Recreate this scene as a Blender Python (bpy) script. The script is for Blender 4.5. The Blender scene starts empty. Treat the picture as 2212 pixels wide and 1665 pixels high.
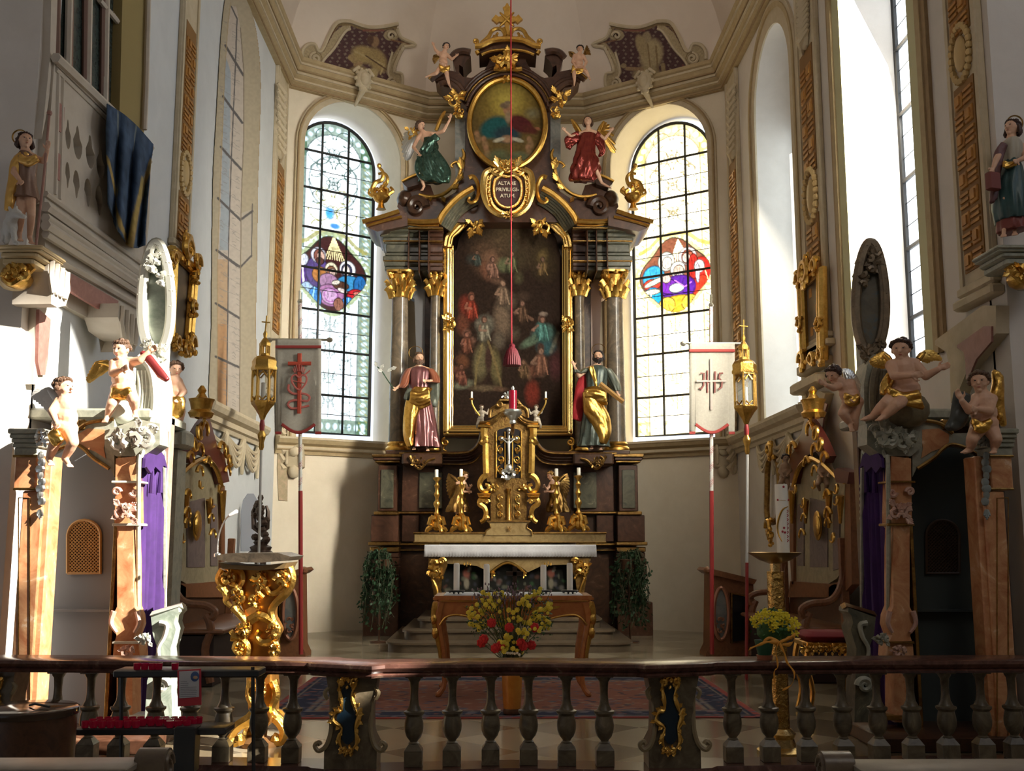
import bpy, bmesh, math, random
import numpy as np
from mathutils import Vector, Matrix
from mathutils.geometry import tessellate_polygon
C = bpy.context.scene.collection
SC = bpy.context.scene
PI = math.pi
rnd = random.Random(7)
# ---------------------------------------------------------------- camera, world, sun, exposure
F = 2300.0; HOR = 1170.0; VPX = 1072.0
CAM = Vector((-0.195, 0.0, 1.7))
pitch = math.atan((HOR-832.5)/F); yaw = -math.atan((1106-VPX)/F)
cd = bpy.data.cameras.new('camera'); cam = bpy.data.objects.new('camera', cd); C.objects.link(cam)
cam.location = CAM; cam.rotation_euler = (PI/2+pitch, 0, yaw)
cd.sensor_width = 36; cd.sensor_fit = 'HORIZONTAL'; cd.lens = 36*F/2212; cd.clip_start = .05; cd.clip_end = 200
SC.camera = cam
SC.view_settings.view_transform = 'Standard'; SC.view_settings.look = 'None'
SC.view_settings.gamma = 1; SC.view_settings.use_curve_mapping = False
SC.view_settings.exposure = 0.25
w = bpy.data.worlds.new('sky'); SC.world = w; w.use_nodes = True
wb = w.node_tree.nodes['Background']; wb.inputs[0].default_value = (.72, .82, 1, 1); wb.inputs[1].default_value = 1.6
def lamp(name, kind, loc, target, energy, col=(1,1,1), **kw):
    l = bpy.data.lights.new(name, kind); l.energy = energy; l.color = col
    for k, v in kw.items(): setattr(l, k, v)
    o = bpy.data.objects.new(name, l); C.objects.link(o); o.location = loc
    o.rotation_euler = (Vector(target)-Vector(loc)).to_track_quat('-Z', 'Y').to_euler()
    return o
SUN_DIR = Vector((-10, 4.0, -6.2))
lamp('sun', 'SUN', (20, -8, 14), Vector((20,-8,14))+SUN_DIR, 17, (1, .93, .82), angle=.012)
# fill lamps added in the unseen nave, standing in for its daylight
lamp('nave_fill', 'AREA', (4.5, 1.0, 9.5), (-2, 16, 3), 85, (1, .93, .84), shape='RECTANGLE', size=3.0, size_y=4.0)
lamp('nave_fill', 'AREA', (-5.5, 1.5, 8.5), (2, 18, 9), 12, (.85, .92, 1), shape='RECTANGLE', size=2.5, size_y=4.0)
# fill lamps added in the two tall right-wall window openings to brighten the apse
lamp('apse_fill', 'AREA', (4.75, 12.6, 6.6), (-2.4, 21.2, 3.4), 400, (1, .93, .78), shape='RECTANGLE', size=1.3, size_y=5.0, spread=math.radians(85))
lamp('apse_fill', 'AREA', (4.8, 16.9, 6.2), (-2.6, 21.0, 1.0), 45, (1, .94, .80), shape='RECTANGLE', size=1.0, size_y=4.5)
lamp('nave_fill', 'AREA', (-1.5, 4.0, 12.2), (0, 19, 13.5), 40, (1, .90, .80), shape='RECTANGLE', size=4.0, size_y=1.2, spread=math.radians(60))  # fill lamp added high in the nave to brighten the vault
RM = cam.rotation_euler.to_matrix()
def ray(x, y): return RM @ Vector(((x-1106)/F, (832.5-y)/F, -1))
def P(x, y, Y):
    d = ray(x, y); return CAM + d*(Y/d.y)
def PX(x, y, X):
    d = ray(x, y); return CAM + d*((X-CAM.x)/d.x)
def proj(p):
    q = RM.transposed() @ (Vector(p)-CAM); return (1106 - F*q.x/q.z, 832.5 + F*q.y/q.z)
def zf(y, Y): return P(1106, y, Y).z
def RP(x, y, o, n):
    d = ray(x, y); o = Vector(o); n = Vector(n); return CAM + d*((o-CAM).dot(n)/d.dot(n))
def m(px, Y): return px*Y/F           # pixels to metres at a depth
# ---------------------------------------------------------------- materials
MATS = {}
def M(name, col=(.5,.5,.5), rough=.6, metal=0, c2=None, sc=4, amt=.5, c3=None, bump=0, bsc=30, veins=False, emit=0, spec=.5, alpha=1):
    if name in MATS: return MATS[name]
    mt = bpy.data.materials.new(name); mt.use_nodes = True; MATS[name] = mt
    nt = mt.node_tree; b = nt.nodes['Principled BSDF']; L = nt.links
    b.inputs['Base Color'].default_value = (*col, 1); b.inputs['Roughness'].default_value = rough
    b.inputs['Metallic'].default_value = metal; b.inputs['Specular IOR Level'].default_value = spec
    if alpha < 1: b.inputs['Alpha'].default_value = alpha
    if emit:
        b.inputs['Emission Color'].default_value = (*col, 1); b.inputs['Emission Strength'].default_value = emit
    if c2 is not None or bump:
        tc = nt.nodes.new('ShaderNodeTexCoord')
    if c2 is not None:
        n = nt.nodes.new('ShaderNodeTexNoise'); n.inputs['Scale'].default_value = sc; n.inputs['Detail'].default_value = 6
        n.inputs['Roughness'].default_value = .65; n.inputs['Distortion'].default_value = 2.2 if veins else .3
        L.new(tc.outputs['Object'], n.inputs['Vector'])
        r = nt.nodes.new('ShaderNodeValToRGB'); r.color_ramp.elements[0].color = (*col, 1); r.color_ramp.elements[0].position = .5-.25*amt-.05
        r.color_ramp.elements[1].color = (*c2, 1); r.color_ramp.elements[1].position = .5+.25*amt-.02
        if c3 is not None:
            e = r.color_ramp.elements.new(.5+.25*amt+.08); e.color = (*c3, 1)
        L.new(n.outputs['Fac'], r.inputs['Fac']); L.new(r.outputs['Color'], b.inputs['Base Color'])
    if bump:
        n2 = nt.nodes.new('ShaderNodeTexNoise'); n2.inputs['Scale'].default_value = bsc; n2.inputs['Detail'].default_value = 4
        L.new(tc.outputs['Object'], n2.inputs['Vector'])
        bp = nt.nodes.new('ShaderNodeBump'); bp.inputs['Strength'].default_value = bump; bp.inputs['Distance'].default_value = .02
        L.new(n2.outputs['Fac'], bp.inputs['Height']); L.new(bp.outputs['Normal'], b.inputs['Normal'])
    return mt
def VC(name, rough=.7, emit=0, spec=.3, camvis=None):
    if name in MATS: return MATS[name]
    mt = bpy.data.materials.new(name); mt.use_nodes = True; MATS[name] = mt
    nt = mt.node_tree; b = nt.nodes['Principled BSDF']
    a = nt.nodes.new('ShaderNodeVertexColor'); a.layer_name = 'col'
    b.inputs['Roughness'].default_value = rough; b.inputs['Specular IOR Level'].default_value = spec
    if emit:
        b.inputs['Base Color'].default_value = (.02,.02,.02,1)
        nt.links.new(a.outputs['Color'], b.inputs['Emission Color']); b.inputs['Emission Strength'].default_value = emit
    else: nt.links.new(a.outputs['Color'], b.inputs['Base Color'])
    return mt
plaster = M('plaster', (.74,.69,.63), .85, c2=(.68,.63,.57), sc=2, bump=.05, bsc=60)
plasterw = M('warm_lit_plaster', (.82,.73,.58), .85, c2=(.76,.67,.52), sc=2, bump=.05, bsc=60)  # apse copy of plaster with warm light put into its colour
plasterc = M('cool_lit_plaster', (.64,.66,.67), .85, c2=(.59,.61,.62), sc=2, bump=.05, bsc=60)  # left wall copy of plaster with cool window light put into its colour
vaultm = M('vault_plaster', (.80,.70,.60), .9, c2=(.73,.63,.53), sc=.8)
trim = M('ochre_trim', (.50,.39,.22), .8, c2=(.44,.33,.18), sc=8)
trimd = M('ochre_trim_dark', (.30,.20,.10), .8, c2=(.36,.25,.13), sc=12)
trimp = M('pale_stone_trim', (.62,.53,.38), .8, c2=(.54,.45,.30), sc=6)
galm = M('painted_gallery_stone', (.56,.50,.42), .8, c2=(.50,.44,.36), sc=4)
galr = M('rose_marble_panel', (.36,.16,.13), .5, c2=(.28,.11,.09), sc=6, veins=True)
gold = M('gilding', (.80,.50,.13), .3, 1, c2=(.62,.36,.08), sc=14, bump=.25, bsc=40)
goldb = M('bright_gilding', (.95,.66,.22), .24, 1, bump=.15, bsc=30)
goldd = M('aged_gilding', (.42,.26,.08), .38, 1, c2=(.22,.12,.04), sc=12, bump=.3, bsc=30)
silver = M('silver_leaf', (.72,.74,.72), .3, 1, bump=.2)
brass = M('brass', (.72,.52,.22), .25, 1, bump=.3, bsc=50)
iron = M('black_iron', (.02,.02,.02), .5)
mdark = M('dark_brown_marble', (.035,.017,.01), .3, c2=(.085,.04,.022), sc=3, veins=True, c3=(.16,.10,.06))
mred = M('red_brown_marble', (.048,.020,.011), .3, c2=(.095,.042,.024), sc=3.5, veins=True, c3=(.17,.10,.06))
mgreen = M('grey_green_marble', (.05,.055,.04), .28, c2=(.13,.12,.08), sc=3.5, veins=True, c3=(.30,.26,.19))
mcol = M('column_marble', (.10,.085,.065), .22, c2=(.20,.15,.10), sc=3, veins=True, c3=(.34,.28,.22))
morange = M('orange_marble', (.42,.15,.06), .35, c2=(.62,.33,.16), sc=3.2, veins=True, c3=(.75,.55,.38))
mrail = M('rail_marble', (.07,.055,.035), .35, c2=(.15,.12,.075), sc=5, veins=True, c3=(.22,.17,.12))
mrailr = M('red_handrail_marble', (.07,.03,.022), .22, c2=(.13,.06,.045), sc=6, veins=True, c3=(.22,.14,.10))
flesh = M('painted_flesh', (.72,.46,.31), .5, c2=(.66,.38,.25), sc=9)
hairm = M('brown_painted_hair', (.10,.05,.025), .55, bump=.6, bsc=50)
whitec = M('white_cloth', (.80,.80,.80), .9)
wax = M('white_wax', (.95,.92,.82), .5)
redc = M('red_cloth', (.45,.02,.03), .75, bump=.3, bsc=60)
purple = M('purple_velvet', (.05,.012,.12), .85, c2=(.035,.008,.085), sc=6)
wood = M('brown_wood', (.16,.065,.028), .35, c2=(.24,.10,.045), sc=7, veins=True)
woodd = M('dark_wood', (.05,.022,.012), .35, c2=(.09,.04,.02), sc=8, veins=True)
woodr = M('red_brown_polished_wood', (.33,.11,.035), .25, c2=(.42,.16,.05), sc=6, veins=True)
leafm = M('dark_green_leaf', (.015,.045,.018), .6, c2=(.03,.08,.03), sc=20)
# ---------------------------------------------------------------- mesh builder
class MB:
    def __init__(s): s.v = []; s.f = []; s.smooth = True
    def add(s, v, f):
        n = len(s.v); s.v += [tuple(p) for p in v]; s.f += [tuple(i+n for i in q) for q in f]; return s
    def box(s, c, d, rz=0, bev=0):
        x, y, z = [k/2 for k in d]; R = Matrix.Rotation(rz, 3, 'Z'); c = Vector(c)
        if bev <= 0:
            vs = [R@Vector((a*x, b*y, e*z))+c for e in (-1,1) for b in (-1,1) for a in (-1,1)]
            return s.add(vs, [(0,2,3,1),(4,5,7,6),(0,1,5,4),(2,6,7,3),(0,4,6,2),(1,3,7,5)])
        pts = [(x-bev,y),(x,y-bev),(x,-y+bev),(x-bev,-y),(-x+bev,-y),(-x,-y+bev),(-x,y-bev),(-x+bev,y)]
        vs = []; fs = []
        for (zz, k) in ((-z,bev),(-z+bev,0),(z-bev,0),(z,bev)):
            for (a, b) in pts:
                vs.append(R@Vector((a-math.copysign(min(k,abs(a)),a), b-math.copysign(min(k,abs(b)),b), zz))+c)
        for r in range(3):
            for i in range(8): j = (i+1)%8; fs.append((r*8+j, r*8+i, r*8+8+i, r*8+8+j))
        fs.append(tuple(range(8))); fs.append(tuple(range(31,23,-1)))
        return s.add(vs, fs)
    def lathe(s, prof, c=(0,0,0), n=20, R=None, sq=None):
        """prof: (radius, z) list"""
        c = Vector(c); R = R or Matrix.Identity(3); vs = []; fs = []
        for (r, z) in prof:
            for i in range(n):
                a = 2*PI*i/n
                k = 1
                if sq: k = 1/max(abs(math.cos(a+PI/4*0)), abs(math.sin(a)))  # square section
                vs.append(R@Vector((r*k*math.cos(a), r*k*math.sin(a), z))+c)
        for j in range(len(prof)-1):
            for i in range(n): k = (i+1)%n; fs.append((j*n+i, j*n+k, j*n+n+k, j*n+n+i))
        fs.append(tuple(range(n-1,-1,-1))); e = (len(prof)-1)*n; fs.append(tuple(range(e, e+n)))
        return s.add(vs, fs)
    def tube(s, pts, r, n=8, flat=1.0, cap=True, up=None):
        pts = [Vector(p) for p in pts]; k = len(pts)
        if k < 2: return s
        rr = r if isinstance(r, (list, tuple)) else [r]*k
        vs = []; fs = []; prev = None
        for i, p in enumerate(pts):
            t = (pts[min(i+1,k-1)]-pts[max(i-1,0)])
            if t.length < 1e-9: t = Vector((0,0,1))
            t.normalize()
            if prev is None:
                u = Vector((0,1,0)) if abs(t.y) < .9 else Vector((1,0,0))
                if up is not None: u = Vector(up)
            else: u = prev
            u = (u - t*u.dot(t));
            if u.length < 1e-6: u = t.orthogonal()
            u.normalize(); prev = u; v = t.cross(u)
            for j in range(n):
                a = 2*PI*j/n; vs.append(p+u*(rr[i]*flat*math.cos(a))+v*(rr[i]*math.sin(a)))
        for i in range(k-1):
            for j in range(n): q = (j+1)%n; fs.append((i*n+j, i*n+q, i*n+n+q, i*n+n+j))
        if cap: fs.append(tuple(range(n-1,-1,-1))); e = (k-1)*n; fs.append(tuple(range(e, e+n)))
        return s.add(vs, fs)
    def ell(s, c, r, n=12, R=None):
        c = Vector(c); r = r if isinstance(r, (tuple, list)) else (r,r,r); R = R or Matrix.Identity(3)
        vs = []; fs = []; h = max(4, n//2)
        vs.append(c+R@Vector((0,0,-r[2])))
        for j in range(1, h):
            b = -PI/2+PI*j/h
            for i in range(n):
                a = 2*PI*i/n; vs.append(c+R@Vector((r[0]*math.cos(b)*math.cos(a), r[1]*math.cos(b)*math.sin(a), r[2]*math.sin(b))))
        vs.append(c+R@Vector((0,0,r[2])))
        for i in range(n): fs.append((0, 1+(i+1)%n, 1+i))
        for j in range(h-2):
            for i in range(n): k = (i+1)%n; fs.append((1+j*n+i, 1+j*n+k, 1+j*n+n+k, 1+j*n+n+i))
        T = len(vs)-1; b0 = 1+(h-2)*n
        for i in range(n): fs.append((b0+i, b0+(i+1)%n, T))
        return s.add(vs, fs)
    def cap(s, a, b, ra, rb, n=10):
        """tapered capsule"""
        a = Vector(a); b = Vector(b); d = b-a
        if d.length < 1e-6: return s.ell(a, max(ra, rb), n)
        t = d.normalized(); pts = []; rs = []
        for q in (-1,-.75,-.4): pts.append(a+t*ra*q); rs.append(ra*math.sqrt(max(1-q*q,.0))+.0005)
        pts += [a, b]; rs += [ra, rb]
        for q in (.4,.75,1): pts.append(b+t*rb*q); rs.append(rb*math.sqrt(max(1-q*q,.0))+.0005)
        return s.tube(pts, rs, n)
    def plate(s, outer, holes, o, ux, uv, th):
        """polygon with holes in plane (o,ux,uv), extruded by vector th"""
        o = Vector(o); ux = Vector(ux); uv = Vector(uv); th = Vector(th)
        loops = [outer]+list(holes); p3 = [[Vector((a, b, 0)) for a, b in l] for l in loops]
        tri = tessellate_polygon(p3); flat = [q for l in loops for q in l]
        front = [o+ux*a+uv*b for a, b in flat]; n = len(front)
        vs = front+[p+th for p in front]; fs = []
        nrm = ux.cross(uv)
        flip = nrm.dot(th) > 0
        for t in tri:
            a, b, c = t
            pa, pb, pc = front[a], front[b], front[c]
            if (pb-pa).cross(pc-pa).dot(th) > 0: a, c = c, a
            fs.append((a, b, c)); fs.append((a+n, c+n, b+n))
        k = 0
        for l in loops:
            for i in range(len(l)):
                j = (i+1)%len(l); fs.append((k+i, k+j, n+k+j, n+k+i))
            k += len(l)
        return s.add(vs, fs)
    def slab(s, px, Y, d, holes=()):
        """outline in photo pixels at depth plane Y, thickness d away from the camera"""
        f = lambda l: [(q.x, q.z) for q in (P(a, b, Y) for a, b in l)]
        return s.plate(f(px), [f(h) for h in holes], (0,Y,0), (1,0,0), (0,0,1), (0,d,0))
    def sweep(s, prof, path, up=(0,0,1), closed=False, out=None):
        """prof: (out, up) points swept along path; out is to the right of travel unless given"""
        path = [Vector(p) for p in path]; k = len(path); up = Vector(up); vs = []; fs = []; n = len(prof)
        for i, p in enumerate(path):
            if closed: a = path[(i-1)%k]; b = path[(i+1)%k]
            else: a = path[max(i-1,0)]; b = path[min(i+1,k-1)]
            t1 = (p-a); t2 = (b-p)
            if t1.length < 1e-9: t1 = t2
            if t2.length < 1e-9: t2 = t1
            n1 = t1.normalized().cross(up).normalized(); n2 = t2.normalized().cross(up).normalized()
            nn = (n1+n2)
            if nn.length < 1e-6: nn = n1.copy()
            nn.normalize(); sc = 1/max(.35, nn.dot(n1))
            for (u, v) in prof: vs.append(p+nn*u*sc+up*v)
        rng = k if closed else k-1
        for i in range(rng):
            i2 = (i+1)%k
            for j in range(n):
                j2 = (j+1)%n; fs.append((i*n+j, i*n+j2, i2*n+j2, i2*n+j))
        if not closed: fs.append(tuple(range(n-1,-1,-1))); e = (k-1)*n; fs.append(tuple(range(e, e+n)))
        return s.add(vs, fs)
    def build(s, name, mat, parent=None, smooth=True, ang=40):
        me = bpy.data.meshes.new(name); me.from_pydata(s.v, [], s.f); me.materials.append(mat)
        bm = bmesh.new(); bm.from_mesh(me); bmesh.ops.recalc_face_normals(bm, faces=bm.faces); bm.to_mesh(me); bm.free()
        if smooth:
            me.polygons.foreach_set('use_smooth', [True]*len(me.polygons))
            try: me.set_sharp_from_angle(angle=math.radians(ang))
            except Exception: pass
        o = bpy.data.objects.new(name, me); C.objects.link(o)
        if parent is not None: attach(o, parent)
        return o
def split_build(mb, name, mat, parent=None, tol=.06, **k):
    """build one object per cluster of pieces that touch (so a left and a right piece are two parts)"""
    n = len(mb.v); par = list(range(n))
    def find(a):
        while par[a] != a: par[a] = par[par[a]]; a = par[a]
        return a
    for f in mb.f:
        r = find(f[0])
        for q in f[1:]: par[find(q)] = r
    isl = {}
    for i in range(n): isl.setdefault(find(i), []).append(i)
    V = np.array(mb.v); keys = list(isl); bb = [(V[isl[q]].min(0)-tol, V[isl[q]].max(0)+tol) for q in keys]
    g = list(range(len(keys)))
    def fg(a):
        while g[a] != a: g[a] = g[g[a]]; a = g[a]
        return a
    for i in range(len(keys)):
        for j in range(i):
            if fg(i) != fg(j) and (bb[i][0] <= bb[j][1]).all() and (bb[j][0] <= bb[i][1]).all(): g[fg(i)] = fg(j)
    own = {}
    for i, q in enumerate(keys):
        for v in isl[q]: own[v] = fg(i)
    groups = {}
    for f in mb.f: groups.setdefault(own[f[0]], []).append(f)
    out = []
    for gi, fs in groups.items():
        ids = sorted({v for f in fs for v in f}); mp_ = {v: i for i, v in enumerate(ids)}
        m2 = MB(); m2.v = [mb.v[i] for i in ids]; m2.f = [tuple(mp_[v] for v in f) for f in fs]
        out.append(m2.build(name, mat, parent, **k))
    return out
def world_of(o):
    T = o.matrix_basis.copy()
    if o.parent is not None: T = world_of(o.parent) @ o.matrix_parent_inverse @ T
    return T
def attach(o, parent):
    o.parent = parent; o.matrix_parent_inverse = world_of(parent).inverted()
def thing(name, label, cat, loc=(0,0,0), group=None):
    o = bpy.data.objects.new(name, None); C.objects.link(o); o.location = loc; o.empty_display_size = .1
    return tag(o, label, cat, group)
def tag(o, label, cat, group=None, kind=None):
    o['label'] = label; o['category'] = cat
    if group: o['group'] = group
    if kind: o['kind'] = kind
    return o
def struct(o): o['kind'] = 'structure'; return o
def cr(pts, n=6, closed=False):
    """Catmull-Rom"""
    out = []; k = len(pts)
    if k < 3 and not closed: return [tuple(p) for p in pts]
    D = len(pts[0])
    for i in range(k if closed else k-1):
        g = (lambda j: pts[j%k]) if closed else (lambda j: pts[min(max(j,0),k-1)])
        p0, p1, p2, p3 = g(i-1), g(i), g(i+1), g(i+2)
        for q in range(n):
            t = q/n
            out.append(tuple(.5*((2*p1[d])+(-p0[d]+p2[d])*t+(2*p0[d]-5*p1[d]+4*p2[d]-p3[d])*t*t+(-p0[d]+3*p1[d]-3*p2[d]+p3[d])*t**3) for d in range(D)))
    if not closed: out.append(tuple(pts[-1]))
    return out
def mir(px, c=None):
    return [(2*c-x, y) for x, y in px]
def spiral(cx, cy, r, a0, turns, n=22, shrink=.12):
    """pixel spiral that starts on radius r at angle a0 (deg) and curls inward"""
    out = []
    for i in range(n+1):
        t = i/n; a = math.radians(a0)+2*PI*turns*t; q = r*(1-(1-shrink)*t)
        out.append((cx+q*math.cos(a), cy-q*math.sin(a)))
    return out
def orn(mb, px, Y, r0, r1=None, n=5, sm=4, flat=1, dy=0, belly=True):
    """tapered scroll tube through photo pixels at depth Y; radii in metres"""
    q = cr(px, sm) if sm else px; k = len(q); r1 = r0 if r1 is None else r1
    rr = [(r0+(r1-r0)*i/(k-1)) for i in range(k)]
    pts = [P(a, b, Y-dy*math.sin(PI*i/(k-1))) for i, (a, b) in enumerate(q)]
    return mb.tube(pts, rr, n+1, flat)
def cscroll(mb, c, w, h, ang, Y, r, side=1, R=rnd):
    """C-scroll with curled ends round a point, px units"""
    a = math.radians(ang); pts = []
    pts += [(x, y) for x, y in spiral(-w*.5+h*.22, h*.1, h*.24, 240, -.9, 9)][::-1]
    pts += [(-w*.28, -h*.42), (0, -h*.5), (w*.28, -h*.42)]
    pts += [(x, y) for x, y in spiral(w*.5-h*.22, h*.1, h*.24, -60, .9, 9)]
    px = [(c[0]+(x*side)*math.cos(a)+y*math.sin(a), c[1]-(x*side)*math.sin(a)+y*math.cos(a)) for x, y in pts]
    k = len(px); rr = [r*(.45+.75*math.sin(PI*i/(k-1))) for i in range(k)]
    mb.tube([P(x, y, Y-.6*r*math.sin(PI*i/(k-1))) for i, (x, y) in enumerate(px)], rr, 6)
def leaf(mb, c, L, ang, Y, wd=.35, curl=.25, n=5):
    """acanthus leaf: fan of lobes, px units"""
    a = math.radians(ang); ux, uy = math.cos(a), -math.sin(a); vx, vy = -uy, ux
    for k in range(-2, 3):
        t = abs(k)/2; l = L*(1-.38*t); off = k*wd*.28*L
        pts = [(c[0]+vx*off*.2, c[1]+vy*off*.2), (c[0]+ux*l*.5+vx*off*.9, c[1]+uy*l*.5+vy*off*.9), (c[0]+ux*l+vx*off*1.5, c[1]+uy*l+vy*off*1.5)]
        q = cr(pts, 3); kk = len(q); rm = m(L, Y)*.085
        mb.tube([P(x, y, Y-m(L,Y)*curl*(i/(kk-1))**2) for i, (x, y) in enumerate(q)], [rm*(.7+.9*math.sin(PI*(.12+.8*i/(kk-1)))) for i in range(kk)], 5)
def rocaille(mb, cx, cy, w, h, Y, seed=1, n=8, r=None, depth=.05):
    """carved ornament that fills an ellipse: C-scrolls, leaves and beads"""
    R = random.Random(seed); r = r or m(min(w,h), Y)*.06
    for i in range(n):
        a = 2*PI*i/n+R.uniform(-.3,.3); q = R.uniform(.35,.75)
        x = cx+w*.5*q*math.cos(a); y = cy-h*.5*q*math.sin(a); s = R.uniform(.28,.45)*min(w,h)
        YY = Y-R.uniform(0, depth)
        if i%2 == 0: cscroll(mb, (x, y), s*1.3, s*.8, math.degrees(a)+R.choice((90,-90)), YY, r*R.uniform(.8,1.2), R.choice((1,-1)))
        else: leaf(mb, (x, y), s*1.1, math.degrees(a)+R.uniform(-25,25), YY)
    leaf(mb, (cx, cy+h*.1), min(w,h)*.45, 90, Y-depth)
    mb.ell(P(cx, cy, Y-depth), m(min(w,h)*.11, Y), 8)
# ---------------------------------------------------------------- raster painter -> vertex colours
class Canvas:
    def __init__(s, x0, y0, x1, y1, W, H, col=(0,0,0)):
        s.b = (x0,y0,x1,y1); s.W = W; s.H = H; s.a = np.zeros((H,W,3)); s.a[:] = col
        s.X, s.Y = np.meshgrid(np.linspace(x0,x1,W), np.linspace(y0,y1,H)); s.mask = None
    def _put(s, k, col):
        if s.mask is not None: k = k*s.mask
        k = k[...,None]; s.a = s.a*(1-k)+np.array(col)*k; return s
    def ell(s, cx, cy, rx, ry, col, ang=0, soft=.2, al=1):
        c, d = math.cos(math.radians(ang)), math.sin(math.radians(ang)); X = s.X-cx; Y = s.Y-cy
        u = (X*c-Y*d)/rx; v = (X*d+Y*c)/ry; r = np.sqrt(u*u+v*v)
        return s._put(np.clip((1-r)/max(soft,1e-3), 0, 1)*al, col)
    def line(s, pts, wd, col, al=1, closed=False):
        if closed: pts = list(pts)+[pts[0]]
        k = np.zeros_like(s.X)
        for (a, b), (c, d) in zip(pts[:-1], pts[1:]):
            dx, dy = c-a, d-b; L = dx*dx+dy*dy+1e-9
            t = np.clip(((s.X-a)*dx+(s.Y-b)*dy)/L, 0, 1)
            r = np.hypot(s.X-a-t*dx, s.Y-b-t*dy); k = np.maximum(k, np.clip((wd*.5-r)/(wd*.18)+.5, 0, 1))
        return s._put(k*al, col)
    def inside(s, pts):
        k = np.zeros(s.X.shape, bool); n = len(pts)
        for i in range(n):
            (x1, y1), (x2, y2) = pts[i], pts[(i+1)%n]
            if y1 == y2: continue
            c = ((y1 > s.Y) != (y2 > s.Y)) & (s.X < (x2-x1)*(s.Y-y1)/(y2-y1)+x1); k ^= c
        return k
    def poly(s, pts, col, al=1): return s._put(s.inside(pts).astype(float)*al, col)
    def ring(s, cx, cy, rx, ry, wd, col, al=1):
        r = np.hypot((s.X-cx)/rx, (s.Y-cy)/ry); return s._put(np.clip((wd*.5-abs(r-1)*min(rx,ry))/(wd*.2)+.5, 0, 1)*al, col)
    def noise(s, amp, cell=6, seed=1, mul=True):
        R = np.random.RandomState(seed); h, w = max(2, int(s.H/cell)+2), max(2, int(s.W/cell)+2)
        g = R.rand(h, w); yy = np.linspace(0, h-1.001, s.H); xx = np.linspace(0, w-1.001, s.W)
        y0 = yy.astype(int); x0 = xx.astype(int); fy = (yy-y0)[:,None]; fx = (xx-x0)[None]
        v = (g[y0][:,x0]*(1-fy)*(1-fx)+g[y0+1][:,x0]*fy*(1-fx)+g[y0][:,x0+1]*(1-fy)*fx+g[y0+1][:,x0+1]*fy*fx)
        s.a = np.clip(s.a*(1+amp*(v[...,None]*2-1)), 0, None); return s
    def at(s, x, y):
        x0,y0,x1,y1 = s.b; i = int(round(min(max((x-x0)/(x1-x0),0),1)*(s.W-1))); j = int(round(min(max((y-y0)/(y1-y0),0),1)*(s.H-1)))
        return s.a[j, i]
def sheet(name, fn, nu, nv, canvas, mat, parent=None, keep=None, thick=0, smooth=False):
    """grid surface: fn(u,v) gives (point, (cx,cy)); vertices take the canvas colour"""
    vs = []; cs = []; ks = []
    for j in range(nv+1):
        for i in range(nu+1):
            p, q = fn(i/nu, j/nv); vs.append(tuple(p)); cs.append((*canvas.at(*q), 1)); ks.append(True if keep is None else keep(*q))
    fs = []
    for j in range(nv):
        for i in range(nu):
            a = j*(nu+1)+i; f = (a, a+1, a+nu+2, a+nu+1)
            if all(ks[t] for t in f): fs.append(f)
    me = bpy.data.meshes.new(name); me.from_pydata(vs, [], fs); me.materials.append(mat)
    ca = me.color_attributes.new('col', 'FLOAT_COLOR', 'POINT'); ca.data.foreach_set('color', np.array(cs, dtype=np.float32).ravel())
    if smooth: me.polygons.foreach_set('use_smooth', [True]*len(me.polygons))
    o = bpy.data.objects.new(name, me); C.objects.link(o)
    if thick:
        md = o.modifiers.new('thick', 'SOLIDIFY'); md.thickness = thick; md.offset = 0
    if parent is not None: attach(o, parent)
    return o
def srgb(r, g, b):
    f = lambda c: ((c/255+.055)/1.055)**2.4 if c > 10 else c/255/12.92
    return (f(r), f(g), f(b))
def arch(u0, u1, v0, v1, n=14, rise=None):
    """arched outline: sides from v0 up, round top reaching v1"""
    r = (u1-u0)/2; ry = rise or r; c = (u0+u1)/2
    return [(u0,v0),(u1,v0)]+[(c+r*math.cos(PI*i/n), v1-ry+ry*math.sin(PI*i/n)) for i in range(n+1)]
# ================================================================ ROOM
WX = 4.40
A_ = Vector((-4.40, 20.2, 0)); B_ = Vector((-1.75, 22.0, 0)); A2 = Vector((4.40, 20.2, 0)); B2 = Vector((1.75, 22.0, 0))
ZC0, ZC1 = 10.66, 11.22
def plateX(mb, px, X, th, holes=()):
    f = lambda l: [(q.y, q.z) for q in (PX(a, b, X) for a, b in l)]
    return mb.plate(f(px), [f(h) for h in holes], (X,0,0), (0,1,0), (0,0,1), (th,0,0))
# floor: pale stone lozenges
fm = M('floor_stone', (.30,.25,.17), .16, c2=(.24,.20,.13), sc=1.2, spec=.6)
nt = fm.node_tree; tc = nt.nodes.new('ShaderNodeTexCoord'); mp = nt.nodes.new('ShaderNodeMapping'); mp.inputs['Rotation'].default_value = (0,0,PI/4)
ck = nt.nodes.new('ShaderNodeTexChecker'); ck.inputs['Scale'].default_value = 1.25; ck.inputs['Color1'].default_value = (.34,.29,.20,1); ck.inputs['Color2'].default_value = (.15,.115,.07,1)
mx = nt.nodes.new('ShaderNodeMix'); mx.data_type = 'RGBA'; mx.blend_type = 'MULTIPLY'; mx.inputs[0].default_value = .5
bs = nt.nodes['Principled BSDF']; rampout = bs.inputs['Base Color'].links[0].from_socket
nt.links.new(tc.outputs['Object'], mp.inputs['Vector']); nt.links.new(mp.outputs['Vector'], ck.inputs['Vector'])
mx.inputs[0].default_value = .35; mx.blend_type = 'MIX'
nt.links.new(ck.outputs['Color'], mx.inputs[6]); nt.links.new(rampout, mx.inputs[7]); nt.links.new(mx.outputs[2], bs.inputs['Base Color'])
struct(MB().box((0,8.9,-.1), (16,30,.2)).build('floor', fm))
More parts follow.
